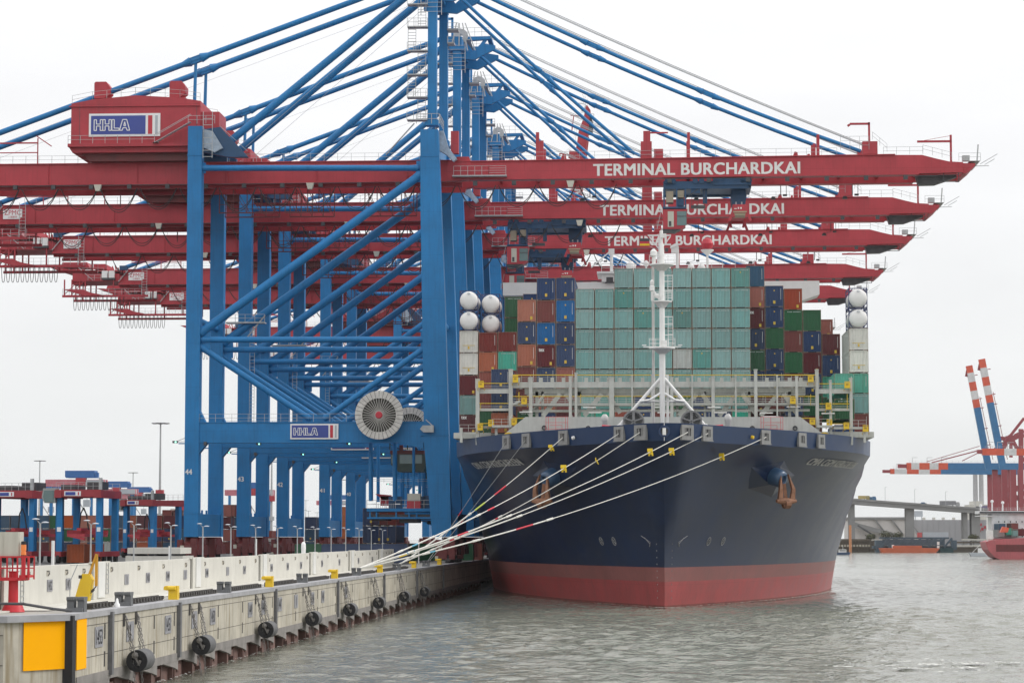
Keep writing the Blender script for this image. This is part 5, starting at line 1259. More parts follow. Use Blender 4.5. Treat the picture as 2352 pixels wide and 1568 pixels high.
# ---------------------------------------------------------------- bollards
def bollard_mesh(kind):
    m = MB()
    if kind == 'y':
        m.prismx([(-.33,0),(.3,0),(.3,.45),(.45,.60),(.45,.78),(-.45,.78),(-.55,.72),(-.55,.6),(-.33,.5)], -.22, .22); m.prism([(-.5,.55),(-.5,.72),(-.42,.78),(.30,.78),(.30,0),(-.08,0),(-.12,.5)], -.3, .3)
    else:
        for x in (-.38,.12):
            m.prismx([(-.28,0),(.28,0),(.28,.5),(.4,.62),(.4,.72),(-.4,.72),(-.4,.6),(-.28,.5)], x, x+.34)
        m.prism([(-.4,.0),(.4,0),(.4,.2),(-.4,.2)], -.4, .4)
    return m
MG = mat('bollard_grey', (.13,.135,.14), .6, var=.12)
first = {}
for i, y in enumerate([139.2,174.2,210,245,280,313.5]):
    if 'y' not in first: o = first['y'] = obj('bollard', bollard_mesh('y'), YEL, origin=(0,0,0))
    else: o = first['y'].copy(); COL.objects.link(o)
    o.location = (-27.5, y, 4.42)
    tag(o, 'yellow hook bollard on the quay edge, %s from the near end' % nat(i+1) if i else 'yellow hook bollard on the quay edge, nearest of its row', 'bollard', 'yellow hook bollards along the quay edge')
for i, y in enumerate([116.0,126.4,156.2,191.2,226.3,262,296]):
    if 'g' not in first: o = first['g'] = obj('bollard', bollard_mesh('g'), MG, origin=(0,0,0))
    else: o = first['g'].copy(); COL.objects.link(o)
    o.location = (-27.6, y, 4.42)
    tag(o, ('dark grey double bollard on the quay edge, %s from the near corner' % nat(i+1)) if i else 'dark grey double bollard nearest the orange board', 'bollard', 'grey double bollards along the quay edge')
# ---------------------------------------------------------------- fenders with chains
CHN = mat('chain_steel', (.20,.19,.18), .6, metal=.4, var=.4, scale=6)
FF = mat('fender_rubber', (.11,.11,.112), .8, var=.3, scale=2, bump=.3)
def chain(m, a, b, step=.17):
    a, b = Vector(a), Vector(b); k = max(2, int((b-a).length/step)); d = (b-a).normalized()
    s_ = d.cross(Vector((0,1,0))).normalized(); s2 = d.cross(s_)
    for i in range(k):
        p = a.lerp(b, (i+.5)/k); w_ = s_ if i % 2 else s2
        m.bar(p-d*step*.55+w_*.045, p+d*step*.55+w_*.045, .035); m.bar(p-d*step*.55-w_*.045, p+d*step*.55-w_*.045, .035)
for i, y in enumerate(FY):
    t = thing('fender', 'black rubber tube fender hung on chains, %s' % ('nearest of the quay wall row' if i == 0 else nat(i+1)+' along the quay wall'), 'fender', (QX+.8, y, 1.7), 'black fenders hung along the quay wall')
    c = Vector((QX+.75, y, 1.72)); m = MB(); m.lathe(c, (0,1,0), [(.23,.25),(.25,0),(.50,0),(.56,.06),(.56,1.85),(.50,1.92),(.2,1.92)], 26); obj('rubber_tube', m, FF, t, smooth=True)
    m = MB(); m.ring(c+Vector((0,-.012,0)),(0,1,0),.25,.545,.03,26); m.lathe(c+Vector((0,.3,0)),(0,1,0),[(.01,0),(.25,0),(.25,.02)],16); obj('end_face', m, BLACK, t)
    m = MB(); chain(m,(QX+.1,y+.3,4.0),(c.x-.1,y-.06,2.15)); m.cut(); chain(m,(QX+.1,y+3.2,4.0),(c.x-.05,y+2.05,2.1)); m.cut(); chain(m,(QX+.12,y+.35,3.95),(c.x+.1,y-.1,-.3)); m.cut(); chain(m,(QX+.1,y+3.2,3.95),(c.x-.1,y+2.2,-.3)); m.cut()
    m.lathe((c.x-.08,y-.03,2.0),(0,-1,0),[(.17,0),(.17,.05),(.05,.1)],10); m.bar((c.x-.1,y-.06,2.0),(c.x+.12,y-.06,1.55),.09); m.bar((c.x+.2,y-.05,1.75),(c.x+.1,y-.05,1.5),.12)
    obj('chain', m, CHN, t)
# ---------------------------------------------------------------- flood wall
fw = thing('flood_wall', 'long pale concrete flood wall with niches and plates standing behind the quay edge', 'flood wall', (WX, 200, 4.4))
WT = 6.5
m = MB(); m.box(WX-.45, WX, 109.5, 298, 4.38, WT); m.box(WX-.5,WX+.9,109.5,298,4.39,4.47); m.box(WX+.0,WX+2.2,118,298,4.4,4.43)
m.box(-80, WX-.45, 109.5, 109.9, 4.38, WT)
YG = [117.5, 136.6, 166.4, 195.5, 224.5, 253.5, 281]
for y in YG: m.box(WX, WX+.16, y+.1, y+4.3, 4.47, WT+.09); m.box(WX+.0,WX+.10,y-.5,y+.1,WT,WT+.07)
obj('wall_panel', m, CONL, fw)
m = MB()
for y in YG: m.box(WX+.005, WX+.03, y-.02, y+.09, 4.45, WT-.05); m.box(WX+.005,WX+.02,y+4.3,y+4.34,4.45,WT-.05)
obj('wall_joint', m, mat('joint_dark',(.05,.045,.04),.9), fw)
m = MB()
for y in YG: m.box(WX+.16, WX+.24, y+1.0, y+2.7, 4.55, WT+.08)
obj('flood_gate', m, mat('gate_white',(.68,.68,.65),.5,var=.05,streak=.2,dirt=(.45,.43,.38)), fw)
m = MB()
for y in YG[:2]:
    for k in range(7): m.box(WX+.17,WX+.20,y+3.15,y+3.75,4.75+k*.27,4.79+k*.27)
    m.box(WX+.17,WX+.20,y+3.12,y+3.16,4.7,6.5); m.box(WX+.17,WX+.20,y+3.74,y+3.78,4.7,6.5)
obj('ladder', m, GALV, fw)
m = MB(); m2 = MB(); ny = []
for j, y in enumerate(YG):
    nxt = YG[j+1] if j+1 < len(YG) else 297
    ny += [y+5.3+(nxt-y-7.0)*k/3 for k in range(4)]
for y in ny:
    m.box(WX+.0,WX+.02,y-.28,y+.28,5.95,6.25); m.mi = 0
    m2.box(WX+.02,WX+.05,y-.26,y+.26,6.18,6.22); m2.box(WX+.02,WX+.05,y-.06,y+.06,5.97,6.05); m2.box(WX+.02,WX+.05,y+.2,y+.26,6.02,6.15)
ni = obj('niche', m, CONC, fw); obj('niche_fitting', m2, STEEL, fw)
for k, (y, s) in enumerate(((113.6,'1454'),(127.2,'1452'),(131.3,'1451'),(146,'1'),(152.2,'1450'),(158.5,'1449'),(164.5,'1'),(172.5,'1448'),(181,'1'),(188.5,'1447'),(202,'1446'),(211,'1445'),(219,'1444'),(233,'1443'),(246,'1442'),(262,'1441'),(275,'1440'))): plate(fw, WX+.01, y, 5.45, 1.1, .62, s)
# slim lamp posts behind the flood wall
def lamp_post():
    t = thing('lamp_post', 'x', 'lamp post', (-33.2, 131, 4.4))
    m = MB(); m.tube((-33.2,131,4.38),(-33.2,131,8.72),.06,8,.045); m.bar((-33.45,131,8.95),(-33.2,131,8.7),.035); m.bar((-32.95,131,8.8),(-33.2,131,8.7),.035); obj('pole', m, GALV, t)
    for x, z in ((-33.45,8.98),(-32.93,8.80)):
        m = MB(); m.lathe((x,131,z-.04),(0,0,1),[(.05,-.02),(.21,0),(.19,.03),(.10,.06),(.02,.07)],14); obj('lamp_head', m, SIGNG, t, smooth=True)
    return t
lp = lamp_post()
for i in range(15):
    t = lp if i == 0 else copy_tree(lp); t.location = (-33.2, 131+12*i, 4.4)
    tag(t, 'slim twin headed lamp post behind the flood wall, '+('nearest of the row' if i == 0 else nat(i+1)+' along the row'), 'lamp post', 'twin headed lamp posts behind the flood wall')
for i, (px, Y, top, lab) in enumerate(((122,137,1241,'plain thin white post behind the wall near the orange containers'),(390,170,1253,'thin white post behind the wall left of crane number 44'),(588,205,1237,'thin white post behind the wall, at the foot of crane number 43'),(962,335,1239,'plain thin white post near the far end of the flood wall'))):
    p = at(px, top, Y); m = MB(); m.tube((p.x,Y,4.38),(p.x,Y,p.z),.09,8); tag(obj('marker_post', m, WHITE), lab, 'post')
m = MB(); p = at(761,1270,222); m.lathe((WX-.2,222,6.5),(0,0,1),[(.2,0),(.22,.5),(.2,.85),(.12,1.0),(.01,1.05)],14); tag(obj('vent_dome', m, PLAIN, smooth=True), 'small white rounded vent standing on the flood wall', 'vent')
# red navigation mast with cabinet and beacon
p = at(30,1400,116.5); bx = p.x
t = thing('signal_stand', 'red steel signal stand with a railed basket and beige cabinet above the orange board', 'signal stand', (bx, 116.5, 4.4))
RP = mat('signal_red', (.52,.02,.03), .45, var=.12)
m = MB(); m.lathe((bx,116.5,4.4),(0,0,1),[(.58,0),(.42,.42),(.25,.44),(.23,1.9),(.3,1.95)],12); obj('pillar', m, RP, t, smooth=True)
zf_ = at(30,1330,116.5).z; zr_ = at(30,1278,116.5).z; wL, wR = at(-6,1330,116.5).x, at(72,1330,116.5).x
m = MB(); m.box(wL,wR-.25,116.0,117.0,zf_-.05,zf_+.10); m.box(wR-.5,wR,116.1,116.9,zf_+.1,zf_+.22)
for x in (wL+.02,wL+.6,wL+1.1,wR-.3,wR): m.bar((x,116.0,zf_),(x,116.0,zr_),.07); m.bar((x,117.0,zf_),(x,117.0,zr_),.06)
for x in (wL+.95,wL+1.05): m.bar((x+.4,115.98,zf_),(x+.4,115.98,zr_+.05),.09)
for yy in (116.0,117.0): m.bar((wL,yy,zr_),(wR,yy,zr_),.08); m.bar((wL,yy,(zf_+zr_)/2),(wR,yy,(zf_+zr_)/2),.05)
obj('basket', m, RP, t)
a, b = at(3,1221,116.5), at(49,1276,116.5); m = MB(); m.prismz([(a.x+.06,116.1),(b.x-.06,116.1),(b.x,116.16),(b.x,116.9),(a.x,116.9),(a.x,116.16)],b.z,a.z); m.box((a.x+b.x)/2-.3,(a.x+b.x)/2-.285,116.08,116.1,b.z+.05,a.z-.05); obj('cabinet', m, mat('cabinet_beige',(.50,.48,.41),.6,var=.08,streak=.3,dirt=(.3,.27,.22)), t)
p = at(54,1274,116.2); m = MB(); m.mi = 0; m.lathe((p.x,116.2,p.z-.25),(0,0,1),[(.13,0),(.13,.25)],12); m.lathe((p.x,116.2,p.z+.5),(0,0,1),[(.13,0),(.12,.15),(.05,.17)],12); m.mi = 1; m.lathe((p.x,116.2,p.z),(0,0,1),[(.13,0),(.13,.15),(.11,.17),(.11,.2),(.13,.22),(.13,.5)],12); obj('beacon', m, [BLACK, mat('beacon_orange',(.85,.25,.06),.4)], t, smooth=True)
# yellow swing crane on the quay
t = thing('davit_crane', 'yellow swing davit with a mesh base and long leaning arm at the quay edge', 'davit crane', at(190,1390,119).xy.to_3d()+V(0,0,4.4))
g2 = lambda x, y: at(x,y,119)
m = MB(); q = [g2(x,y) for x,y in [(173,1376),(190,1317),(207,1317),(214,1330),(205,1380)]]; m.prism([(p.x,p.z) for p in q], 118.8, 119.3); obj('base', m, YEL, t)
m = MB(); m.bar(g2(203,1325),g2(222,1272),.16,.1); m.bar(g2(222,1272),g2(221,1345),.13,.1); m.bar(g2(204,1325),g2(216,1290),.10,.08); obj('arm', m, mat('davit_amber',(.60,.30,.02),.5), t)
m = MB(); m.bar(g2(221,1345),g2(197,1376),.05); m.bar(g2(216,1352),g2(211,1358),.11); m.bar(g2(206,1365),g2(199,1373),.12); m.bar(g2(193,1343),g2(202,1343),.05); a = g2(183,1320); m.box(a.x,a.x+.16,118.76,118.8,a.z-.16,a.z) ; obj('stay', m, STEEL, t)
p = at(160,1400,117); m = MB(); m.path([(p.x,117,4.4),(p.x,117,at(0,1335,117).z),(p.x+.35,117,at(0,1300,117).z+.1)],.025,5); m.bar((p.x-.02,117,at(0,1305,117).z+.15),(p.x+.9,117,at(0,1305,117).z+.15),.02); tag(obj('wire_hoop', m, GALV), 'thin bent wire pole in front of the flood wall, left of the yellow davit', 'pole')
p = at(269,1372,124); m = MB(); m.lathe((p.x,124,4.42),(0,0,1),[(.16,0),(.15,.15),(.09,.22),(.06,.4),(.02,.46)],12); tag(obj('quay_marker', m, PLAIN, smooth=True), 'tiny white cone marker on the quay edge between two grey bollards', 'marker')
# ---------------------------------------------------------------- mooring ropes
RW = mat('rope_white', (.66,.65,.60), .8, var=.15, scale=4); RC = {'r':mat('rope_red',(.55,.05,.07),.8),'g':mat('rope_lime',(.45,.55,.10),.8),'b':mat('rope_blue',(.12,.35,.48),.8),'y':mat('guard_yellow',(.80,.56,.02),.5)}
def rope(label, a, b, sag, r, marks=(), guard=None, mt=RW, shaft=True):
    a, b = Vector(a), Vector(b); K = 22
    pt = lambda t: a.lerp(b, t)-Vector((0,0,sag*4*t*(1-t)))
    m = MB()
    for i in range(K): m.tube(pt(i/K), pt((i+1)/K), r*(1.5 if i > K*.55 else 1), 6)
    if shaft:
        for t in (.58,.75,.86): m.tube(pt(t-.008),pt(t+.008),r*2.4,6)
    o = obj('mooring_rope', m, mt, origin=a); tag(o, label, 'mooring rope', 'mooring ropes from the bow to the quay bollards')
    for t0, t1, c in marks:
        m = MB(); m.tube(pt(t0), pt(t1), r*1.75, 7); obj('chafe_sleeve', m, RC[c], o)
    if guard:
        p = pt(guard); d = (b-a).normalized(); m = MB(); u = d.cross(Vector((0,0,1))).normalized(); v_ = u.cross(d)
        for sx in (-1,1): m.bar(p+u*sx*.22-v_*.42, p+u*sx*.22+v_*.12, .2, .06) 
        m.bar(p-u*.34+v_*.22, p+u*.34+v_*.22, .06, .34); m.bar(p-u*.3-v_*.1, p+u*.3-v_*.1, .06, .3)
        obj('rat_guard', m, RC['y'], o)
BA, BB, BC = (-27.4,226.3,5.05), (-27.4,262,5.05), (-27.4,262.3,4.95)
rope('steep white mooring rope from the third fairlead at left, with red and lime sleeves', FLP[2], BC, .5, .052, ((.36,.43,'r'),(.49,.55,'g')), .075)
rope('white mooring rope from the fourth fairlead from the left', FLP[3], BA, .9, .047, ((.52,.545,'r'),(.8,.82,'b')), .24)
rope('white mooring rope from the fairlead just left of the bow centre', FLP[4], BB, .9, .047, ((.58,.60,'r'),), .18)
rope('white mooring rope from the fairlead just right of the bow centre', FLP[5], BA, 1.0, .047, ((.70,.73,'r'),(.85,.87,'b')), .13)
rope('white mooring rope from the second fairlead right of the bow centre', FLP[6], BA, 1.0, .047, ((.74,.77,'r'),(.88,.90,'y')), .12)
rope('lowest white mooring rope, from the third fairlead right of the bow centre', FLP[7], BA, 1.3, .047, ((.62,.66,'r'),(.84,.86,'b')), .13)
rope('thin grey mooring line from the leftmost fairlead down behind the white ropes', FLP[0], (-27.4,296,5.0), .2, .03, ((.55,.6,'r'),), None, GALV, False)
rope('thin grey mooring line from the second fairlead at left, crossing the ship name', FLP[1], (-27.3,297,5.0), .2, .03, ((.6,.66,'r'),), None, GALV, False)

# ---------------------------------------------------------------- foam
FOAM = mat('foam_white', (.62,.62,.58), .7, var=.2, scale=3)
rf = random.Random(5); m = MB()
def flake(x, y, s_, el=1.0):
    n = 6; vs = [(x+s_*el*math.cos(2*math.pi*k/n)*rf.uniform(.5,1.1), y+s_*math.sin(2*math.pi*k/n)*rf.uniform(.5,1.1), .13+.03*rf.random()) for k in range(n)]
    m.add(vs, [tuple(range(n))])
for k in range(520):      # thin white line where the starboard bow meets the water
    Y = 276+rf.random()**.8*85; flake(XS+hbr(Y,.1)+rf.random()**2*.7+.05, Y, .06+.14*rf.random(), 1.2)
for k in range(90): Y = 275+rf.random()*18; flake(XS-hbr(Y,.1)-rf.random()**2*.5-.05, Y, .05+.1*rf.random(), 1.2)
for k in range(70): flake(XS+rf.gauss(0,.7), 273.9+rf.gauss(0,.25), .10+.12*rf.random(), 1.5)
c = at(2140, 1522, 154); cx_, cy_ = 17.6, 154.0
for k in range(1300):      # churned patch on the right
    a = rf.gauss(0,1); b = rf.gauss(0,1); x = cx_+a*2.0+2.4*math.sin(b*2.2); y = cy_-1+b*2.6+1.2*math.sin(a*1.7)
    if math.sin(x*1.9+y*.7)+math.sin(y*1.3-x*.6) > .35: flake(x, y, .05+.17*rf.random()**2, 1.7)
for k in range(420):      # along the sheet piles
    y = 118+rf.random()**1.5*160; flake(QX-.1+abs(rf.gauss(0,.25)), y, .03+.09*rf.random(), 1.0)
tag(obj('foam', m, FOAM), 'scattered white foam along the bow waterline and in a churned patch', 'foam', kind='stuff')
# ================================================================== YARD BEHIND THE FLOOD WALL
YG_ = 'containers stacked in the yard behind the flood wall'
def ycont(px, Y, tier, col, label, rz=0, h=2.59):
    X = at(px, 1232, Y).x; o = container(X+1.22, Y, QZ+tier*2.62, h, col, label, YG_, False, False, rz)
    if col in 'NSM' and (px+tier) % 2: child(ME_STK[h], 'sticker', o)
    return o
rows = [(-6,'NSS'),(24,'SMS'),(56,'OSS'),(86,'MSS'),(112,'ORg'),(124+18,'NgO'),(172,'OXO'),(200,'NMO'),(226,'EgR'),(254,'SMS'),(284,'NRO'),(314,'OXM'),(344,'MNR'),(374,'SNM'),(402,'RSN')]
cn = {'N':'navy','S':'dark slate','M':'maroon','O':'orange','g':'green','R':'red-brown','X':'rusty red','E':'pale grey'}
tn = ['bottom','middle','top']
for i, (px, cs) in enumerate(rows):
    for k, c in enumerate(cs):
        ycont(px, 480, k, c, '%s yard container, %s of three, %s stack from the left edge' % (cn[c], tn[k], nat(i+1)))
for i, (px, Y, cs, where) in enumerate(((372,620,'RSMR','behind the tall lamp mast'),(398,620,'MRNM','just left of crane leg number 44'),(512,520,'RXMX','between the legs of crane number 44, left stack'),(530,520,'XRSR','between the legs of crane number 44, right stack'),(604,640,'XR','behind the legs of crane number 43'),(833,300+60,'NNN','left under the working platform'),(852,360,'MNM','under the working platform, second stack'),(872,360,'SNR','under the working platform, third stack'),(700,520,'SSN','in the gap between cranes 42 and 41'),(722,560,'ES','beside the gap of cranes 42 and 41'))):
    for k, c in enumerate(cs): ycont(px, Y, k, c, '%s yard container, %s tier %s' % (cn[c], nat(k+1), where))
for px, Y, c, l in ((680,352,'g','long dark green container side-on behind the flood wall'),(741,342,'N','long navy container side-on behind the wall, right of the green one'),(905,372,'g','dark green container side-on behind the far end of the wall'),(930,380,'X','rusty red container side-on behind the far end of the wall')):
    X = at(px,1232,Y).x; container(X+12.19, Y, QZ, 2.59, c, l, YG_, False, False, rad(90))
# concrete slabs
for i,(xa,xb,Y) in enumerate(((-54.2,-48.7,250),(-69.0,-67.2,430))):
    for k in range(3 if i == 0 else 4):
        m = MB(); z = QZ+.15+k*.85; m.box(xa-.2*(k%2)-i*14.5*0, xb+.25*(k%2), Y, Y+6, z, z+.62); m.mi = 1; 
        for q in (.12,.5,.85): x = xa+(xb-xa)*q; m.box(x,x+.25,Y+.1,Y+5.8,z-.23,z)
        o = obj('concrete_slab', m, [CONL, STEEL]); tag(o, 'grey concrete slab in the %s pile, %s from the ground' % (('left','right')[i], nat(k+1)), 'concrete slab', 'concrete slabs piled behind the flood wall')
# straddle carriers
SC_R = mat('carrier_red', (.30,.03,.04), .5, var=.15)
def carrier():
    t = thing('straddle_carrier', 'x', 'straddle carrier', (0,0,QZ)); t.location = (0,0,0)
    for sx in (-1,1):
        for y in (0, 8.2):
            m = MB(); m.box(sx*2.75-.4, sx*2.75+.4, y, y+.9, .9, 9.0); obj('leg', m, BLUE if True else 0, t, origin=(0,0,0))
        m = MB(); m.box(sx*2.75-.5,sx*2.75+.5,-.9,10,8.9,9.9); m.cut(); m.box(sx*2.75-.42,sx*2.75+.42,-.6,9.7,.9,1.6); obj('side_beam', m, SC_R, t, origin=(0,0,0))
        m = MB()
        for y in (-.2,2.9,5.9,9.1): m.cut(); m.lathe((sx*2.75-.22,y,.62),(1,0,0),[(.2,0),(.62,.02),(.62,.42),(.2,.44)],14)
        obj('wheel', m, BLACK, t, origin=(0,0,0))
    m = MB(); m.box(-3.2,3.2,-.7,.4,9.0,10.0); m.box(-3.2,3.2,8.6,9.7,9.0,10.0); m.box(-2.2,2.2,.4,8.6,9.4,9.8); obj('top_frame', m, SC_R, t, origin=(0,0,0))
    m = MB(); m.mi = 0; m.box(.9,3.1,.6,3.6,10,11.1); m.box(-2.9,-.8,1,6,10,10.7); m.mi = 1
    m.rail((-3.1,-.6,10),(3.1,-.6,10),1.0,1.1,.03); m.rail((-3.1,9.6,10),(3.1,9.6,10),1.0,1.1,.03); m.box(2.9,3.3,-.8,-.4,10,11.6)
    obj('engine_deck', m, [STEEL, GALV], t, origin=(0,0,0))
    m = MB(); m.mi = 0; m.prism([(-4.7,8.2),(-3.2,8.2),(-3.2,10.2),(-4.9,10.2),(-5.1,9.0)],-.6,1.2); m.mi = 1; m.prism([(-4.6,8.3),(-3.4,8.3),(-3.4,9.9),(-4.75,9.9),(-4.9,9.0)],-.66,-.6); obj('driver_cab', m, [mat('cab_grey',(.3,.31,.30),.5), GLASS], t, origin=(0,0,0))
    m = MB(); m.box(-1.2,1.2,-1.5,10.6,3.6,4.0); m.box(-2.3,2.3,2.2,2.9,3.9,4.5); m.box(-2.3,2.3,6.0,6.7,3.9,4.5); m.bar((-1.2,-1.4,3.8),(1.2,-1.4,3.3),.3); m.box(-.3,.3,0,8,4.4,4.8); obj('spreader', m, RED, t, origin=(0,0,0))
    m = MB(); m.path([(-.8,3,4.4),(-.6,3,6.8),(-.2,3,7.6),(.2,3,6.6),(.6,3,4.2)],.09,6); m.bar((-2.3,.5,9),(-2.3,.5,4.4),.06); m.bar((2.3,.5,9),(2.3,.5,4.4),.06); obj('hose', m, CABLE, t, origin=(0,0,0))
    m = MB(); m.mi = 0; m.box(-1.9,.4,-.76,-.7,9.15,9.8); m.mi = 1; m.box(-1.75,-.35,-.79,-.76,9.25,9.7); m.mi = 2; m.box(.0,.15,-.79,-.76,9.25,9.7); obj('company_sign', m, [PLAIN, SIGNB, SIGNR], t, origin=(0,0,0))
    m = MB(); m.box(-3.05,-2.5,-.06,0,6.2-1.9,6.8-1.9); m.box(2.5,3.0,-.06,0,4.3,4.9); obj('number_board', m, PLAIN, t, origin=(0,0,0))
    return t
sc = carrier()
for i, (px, Y, rz, l) in enumerate(((30,335,.22,'blue and red straddle carrier behind the beige cabinet'),(181,330,.04,'blue and red straddle carrier with a bent black hose, holding over an orange container'),(318,420,.35,'blue and red straddle carrier beside the tall lamp mast'))):
    t = sc if i == 0 else copy_tree(sc); t.location = (at(px,1232,Y).x, Y, QZ); t.rotation_euler = (0,0,-rz)
    tag(t, l, 'straddle carrier', 'straddle carriers working in the container yard')
container(at(181,1232,332).x-.2, 331, QZ, 2.59, 'O', 'orange container standing on the ground inside the middle straddle carrier', YG_, False)
# high lamp masts
def hmast(px, top, H, lab, extra=False, heads=7):
    s_ = (1232-top); Y = (H+QZ-CAMZ)*F/s_; X = at(px, 1232, Y).x
    t = thing('lamp_mast', lab, 'lamp mast', (X, Y, QZ), 'tall lamp masts in the container yard')
    m = MB(); m.tube((X,Y,QZ-.02),(X,Y,QZ+H),.55,12,.22); 
    if extra: m.box(X-1,X+1,Y-.8,Y+.8,QZ+9.5,QZ+11)
    obj('mast_pole', m, GALV, t, smooth=True)
    m = MB(); m.ring((X,Y,QZ+H-.3),(0,0,1),.5,1.7,.25,16)
    for k in range(heads):
        a = 2*math.pi*k/heads; c = (X+2.3*math.cos(a), Y+2.3*math.sin(a), QZ+H-.3); m.bar((X,Y,QZ+H-.2),c,.12); m.cbox(c,(1.1,.7,.28))
    obj('lamp_ring', m, STEEL, t)
    if extra: m = MB(); m.box(X-1,X+1,Y-.9,Y+.9,QZ,QZ+4.5); m.box(X-1.2,X+1.2,Y-1,Y+1,QZ+16.5,QZ+18.5); obj('mast_cabinet', m, RED, t)
hmast(366,968,40,'tall grey lamp mast standing in front of the sky left of crane number 44', True)
hmast(89,1055,40,'distant lamp mast above the straddle carriers at the left')
hmast(304,1083,40,'distant lamp mast behind the straddle carrier near the tall mast')
hmast(623,1040,34,'lamp mast with red cabinets seen between the legs of crane 43', True)
hmast(784,1100,34,'lamp mast seen between the legs of crane 41', True)
hmast(702,1148,40,'small far lamp mast in the gap between cranes 42 and 41')
hmast(698,1170,30,'thin far light pole just left of the small far lamp mast')
hmast(708,1172,30,'thin far light pole just right of the small far lamp mast')
hmast(728,1176,30,'faint distant light pole left of the leg of crane 41')
# far storage cranes with blue machinery houses
PNK = mat('faded_crane_pink', (.50,.16,.19), .6, var=.15); LB = mat('roof_blue', (.03,.13,.36), .55)
def storage_crane():
    t = thing('storage_crane', 'x', 'yard crane', (0,0,0))
    m = MB(); m.box(-6,6,0,6,27.6,30.2); m.box(-5.6,6.8,-.3,6.3,27.3,27.6); m.box(6.2,7.5,0,2,27.6,29.4); obj('machinery_house', m, LB, t, origin=(0,0,0))
    m = MB(); m.mi = 0; m.box(-14,10,0,1.6,23.8,26.6); m.box(-14,10,5,6.6,23.8,26.6); m.mi = 1; m.box(-1.5,2.5,-.6,2,23.9,27.2); m.mi = 2; m.box(2.8,9.8,-.7,4,24.2,26.4); obj('girder', m, [PNK, RED, SIGNG], t, origin=(0,0,0))
    for x in (-12.2, -3, 7.4):
        m = MB(); m.box(x,x+1.7 if x > -5 else x+1.1,0,1.6,0,23.8); obj('leg', m, BLUE, t, origin=(0,0,0))
    m = MB(); m.bar((-2,1,20),(6,1,8),.4); m.bar((8,1,22),(3,1,26),.3); m.box(-12,8,0,1.2,10.2,11) ; obj('brace', m, GALV, t, origin=(0,0,0))
    m = MB(); m.cbox((3.6,-2,17),(2.6,2.4,2.8)); m.bar((3.6,-2,18),(3.6,-2,24),.2); obj('operator_cab', m, SIGNG, t, origin=(0,0,0))
    return t
sc2 = storage_crane()
for i,(px,y,l) in enumerate(((181,1079,'far storage crane with blue machinery house, highest of the group at left'),(102,1108,'far storage crane with blue house at left behind the lamp mast'),(263,1104,'far storage crane with blue house, right of the highest one'),(316,1117,'far storage crane with blue house beside the tall lamp mast'),(580,1107,'far storage crane seen between the legs of crane number 43'),(776,1136,'far storage crane seen between the legs of crane number 41'))):
    Y = (30.2+QZ-CAMZ)*F/(1232-y); t = sc2 if i == 0 else copy_tree(sc2); t.location = (at(px,1232,Y).x, Y, QZ); tag(t, l, 'yard crane', 'storage cranes with blue roofs far behind the yard')
b1, b2 = at(384,1215,900), at(432,1181,900)
m = MB(); m.mi = 0; m.box(b1.x,b2.x,900,915,QZ,b2.z); m.box(b1.x+1,b2.x-4,900.5,914,b2.z,b2.z+2.2); m.mi = 1; m.box(b1.x+1,b2.x-1,899.9,900,b2.z-2.6,b2.z-1.6); m.mi = 2; m.box(b2.x-5,b2.x-1,902,906,b2.z,b2.z+3)  # plain block standing in for a distant ship's superstructure
tag(obj('ship_superstructure', m, [CONL, STEEL, RED]), 'pale ship superstructure with a red block on top, left of crane number 44', 'ship superstructure')
p = at(785,1255,520); m = MB(); m.box(p.x-1.2,p.x+1.2,520,524,QZ,QZ+3.8); m.prism([(p.x-1.2,QZ+3.8),(p.x+1.2,QZ+3.8),(p.x+.6,QZ+10),(p.x-.2,QZ+10)],521,522.2); m.box(p.x-2.4,p.x+2.2,519.4,520.2,QZ+.4,QZ+2.2)
tag(obj('orange_loader', m, mat('loader_orange',(.55,.15,.04),.5)), 'orange upright loading machine between the legs of crane number 41', 'loading machine')
# ================================================================== FAR SHORE AT THE RIGHT
m = MB(); m.add([(95,1290,2.2),(3000,1290,2.2),(3000,6900,2.2),(95,6900,2.2)], [(0,1,2,3)]); m.box(95,3000,1289,1290,-1,2.2); m.box(235,3000,-60,1289,-1,2.1)
tag(obj('far_bank', m, mat('bank_brown',(.12,.11,.085),.9,var=.3,scale=.05)), kind='structure')
VG = mat('viaduct_concrete', (.24,.24,.235), .85, var=.12, scale=.1)
YV = 1480.0
va, vb = at(1900,1143,YV), at(2300,1172.5,YV)
t = thing('viaduct', 'long grey concrete road viaduct crossing the right background', 'viaduct', (va.x, YV, 2.2))
m = MB(); a, b = va.x, vb.x; z = lambda x: va.z+(vb.z-va.z)*(x-va.x)/(vb.x-va.x)
m.prism([(a,va.z),(b,vb.z),(b,vb.z-2.6),(a,va.z-2.6)], YV, YV+16); m.prism([(a,va.z+.9),(b,vb.z+.9),(b,vb.z-.3),(a,va.z-.3)], YV-.6, YV-.0)
m.prism([(a-200,va.z-2),(a,va.z+.9),(a,va.z-2.6),(a-200,va.z-5)], YV, YV+16)
obj('deck', m, VG, t)
for x, w_ in ((1958,3.4),(2092,4.8),(2219,2.6),(2243,5.2)):
    p = at(x,1200,YV); m = MB(); m.prism([(p.x-w_/2,2.1),(p.x+w_/2,2.1),(p.x+w_/2,z(p.x)-2.6),(p.x-w_/2,z(p.x)-2.6)], YV+3, YV+13); obj('pier', m, VG, t)
for x in (2033,2101,2172,2240): p = at(x,1140,YV); m = MB(); m.bar((p.x,YV,z(p.x)),(p.x,YV,z(p.x)+9),.22); m.bar((p.x,YV,z(p.x)+9),(p.x+1.2,YV,z(p.x)+9.2),.16); obj('road_lamp', m, GALV, t)
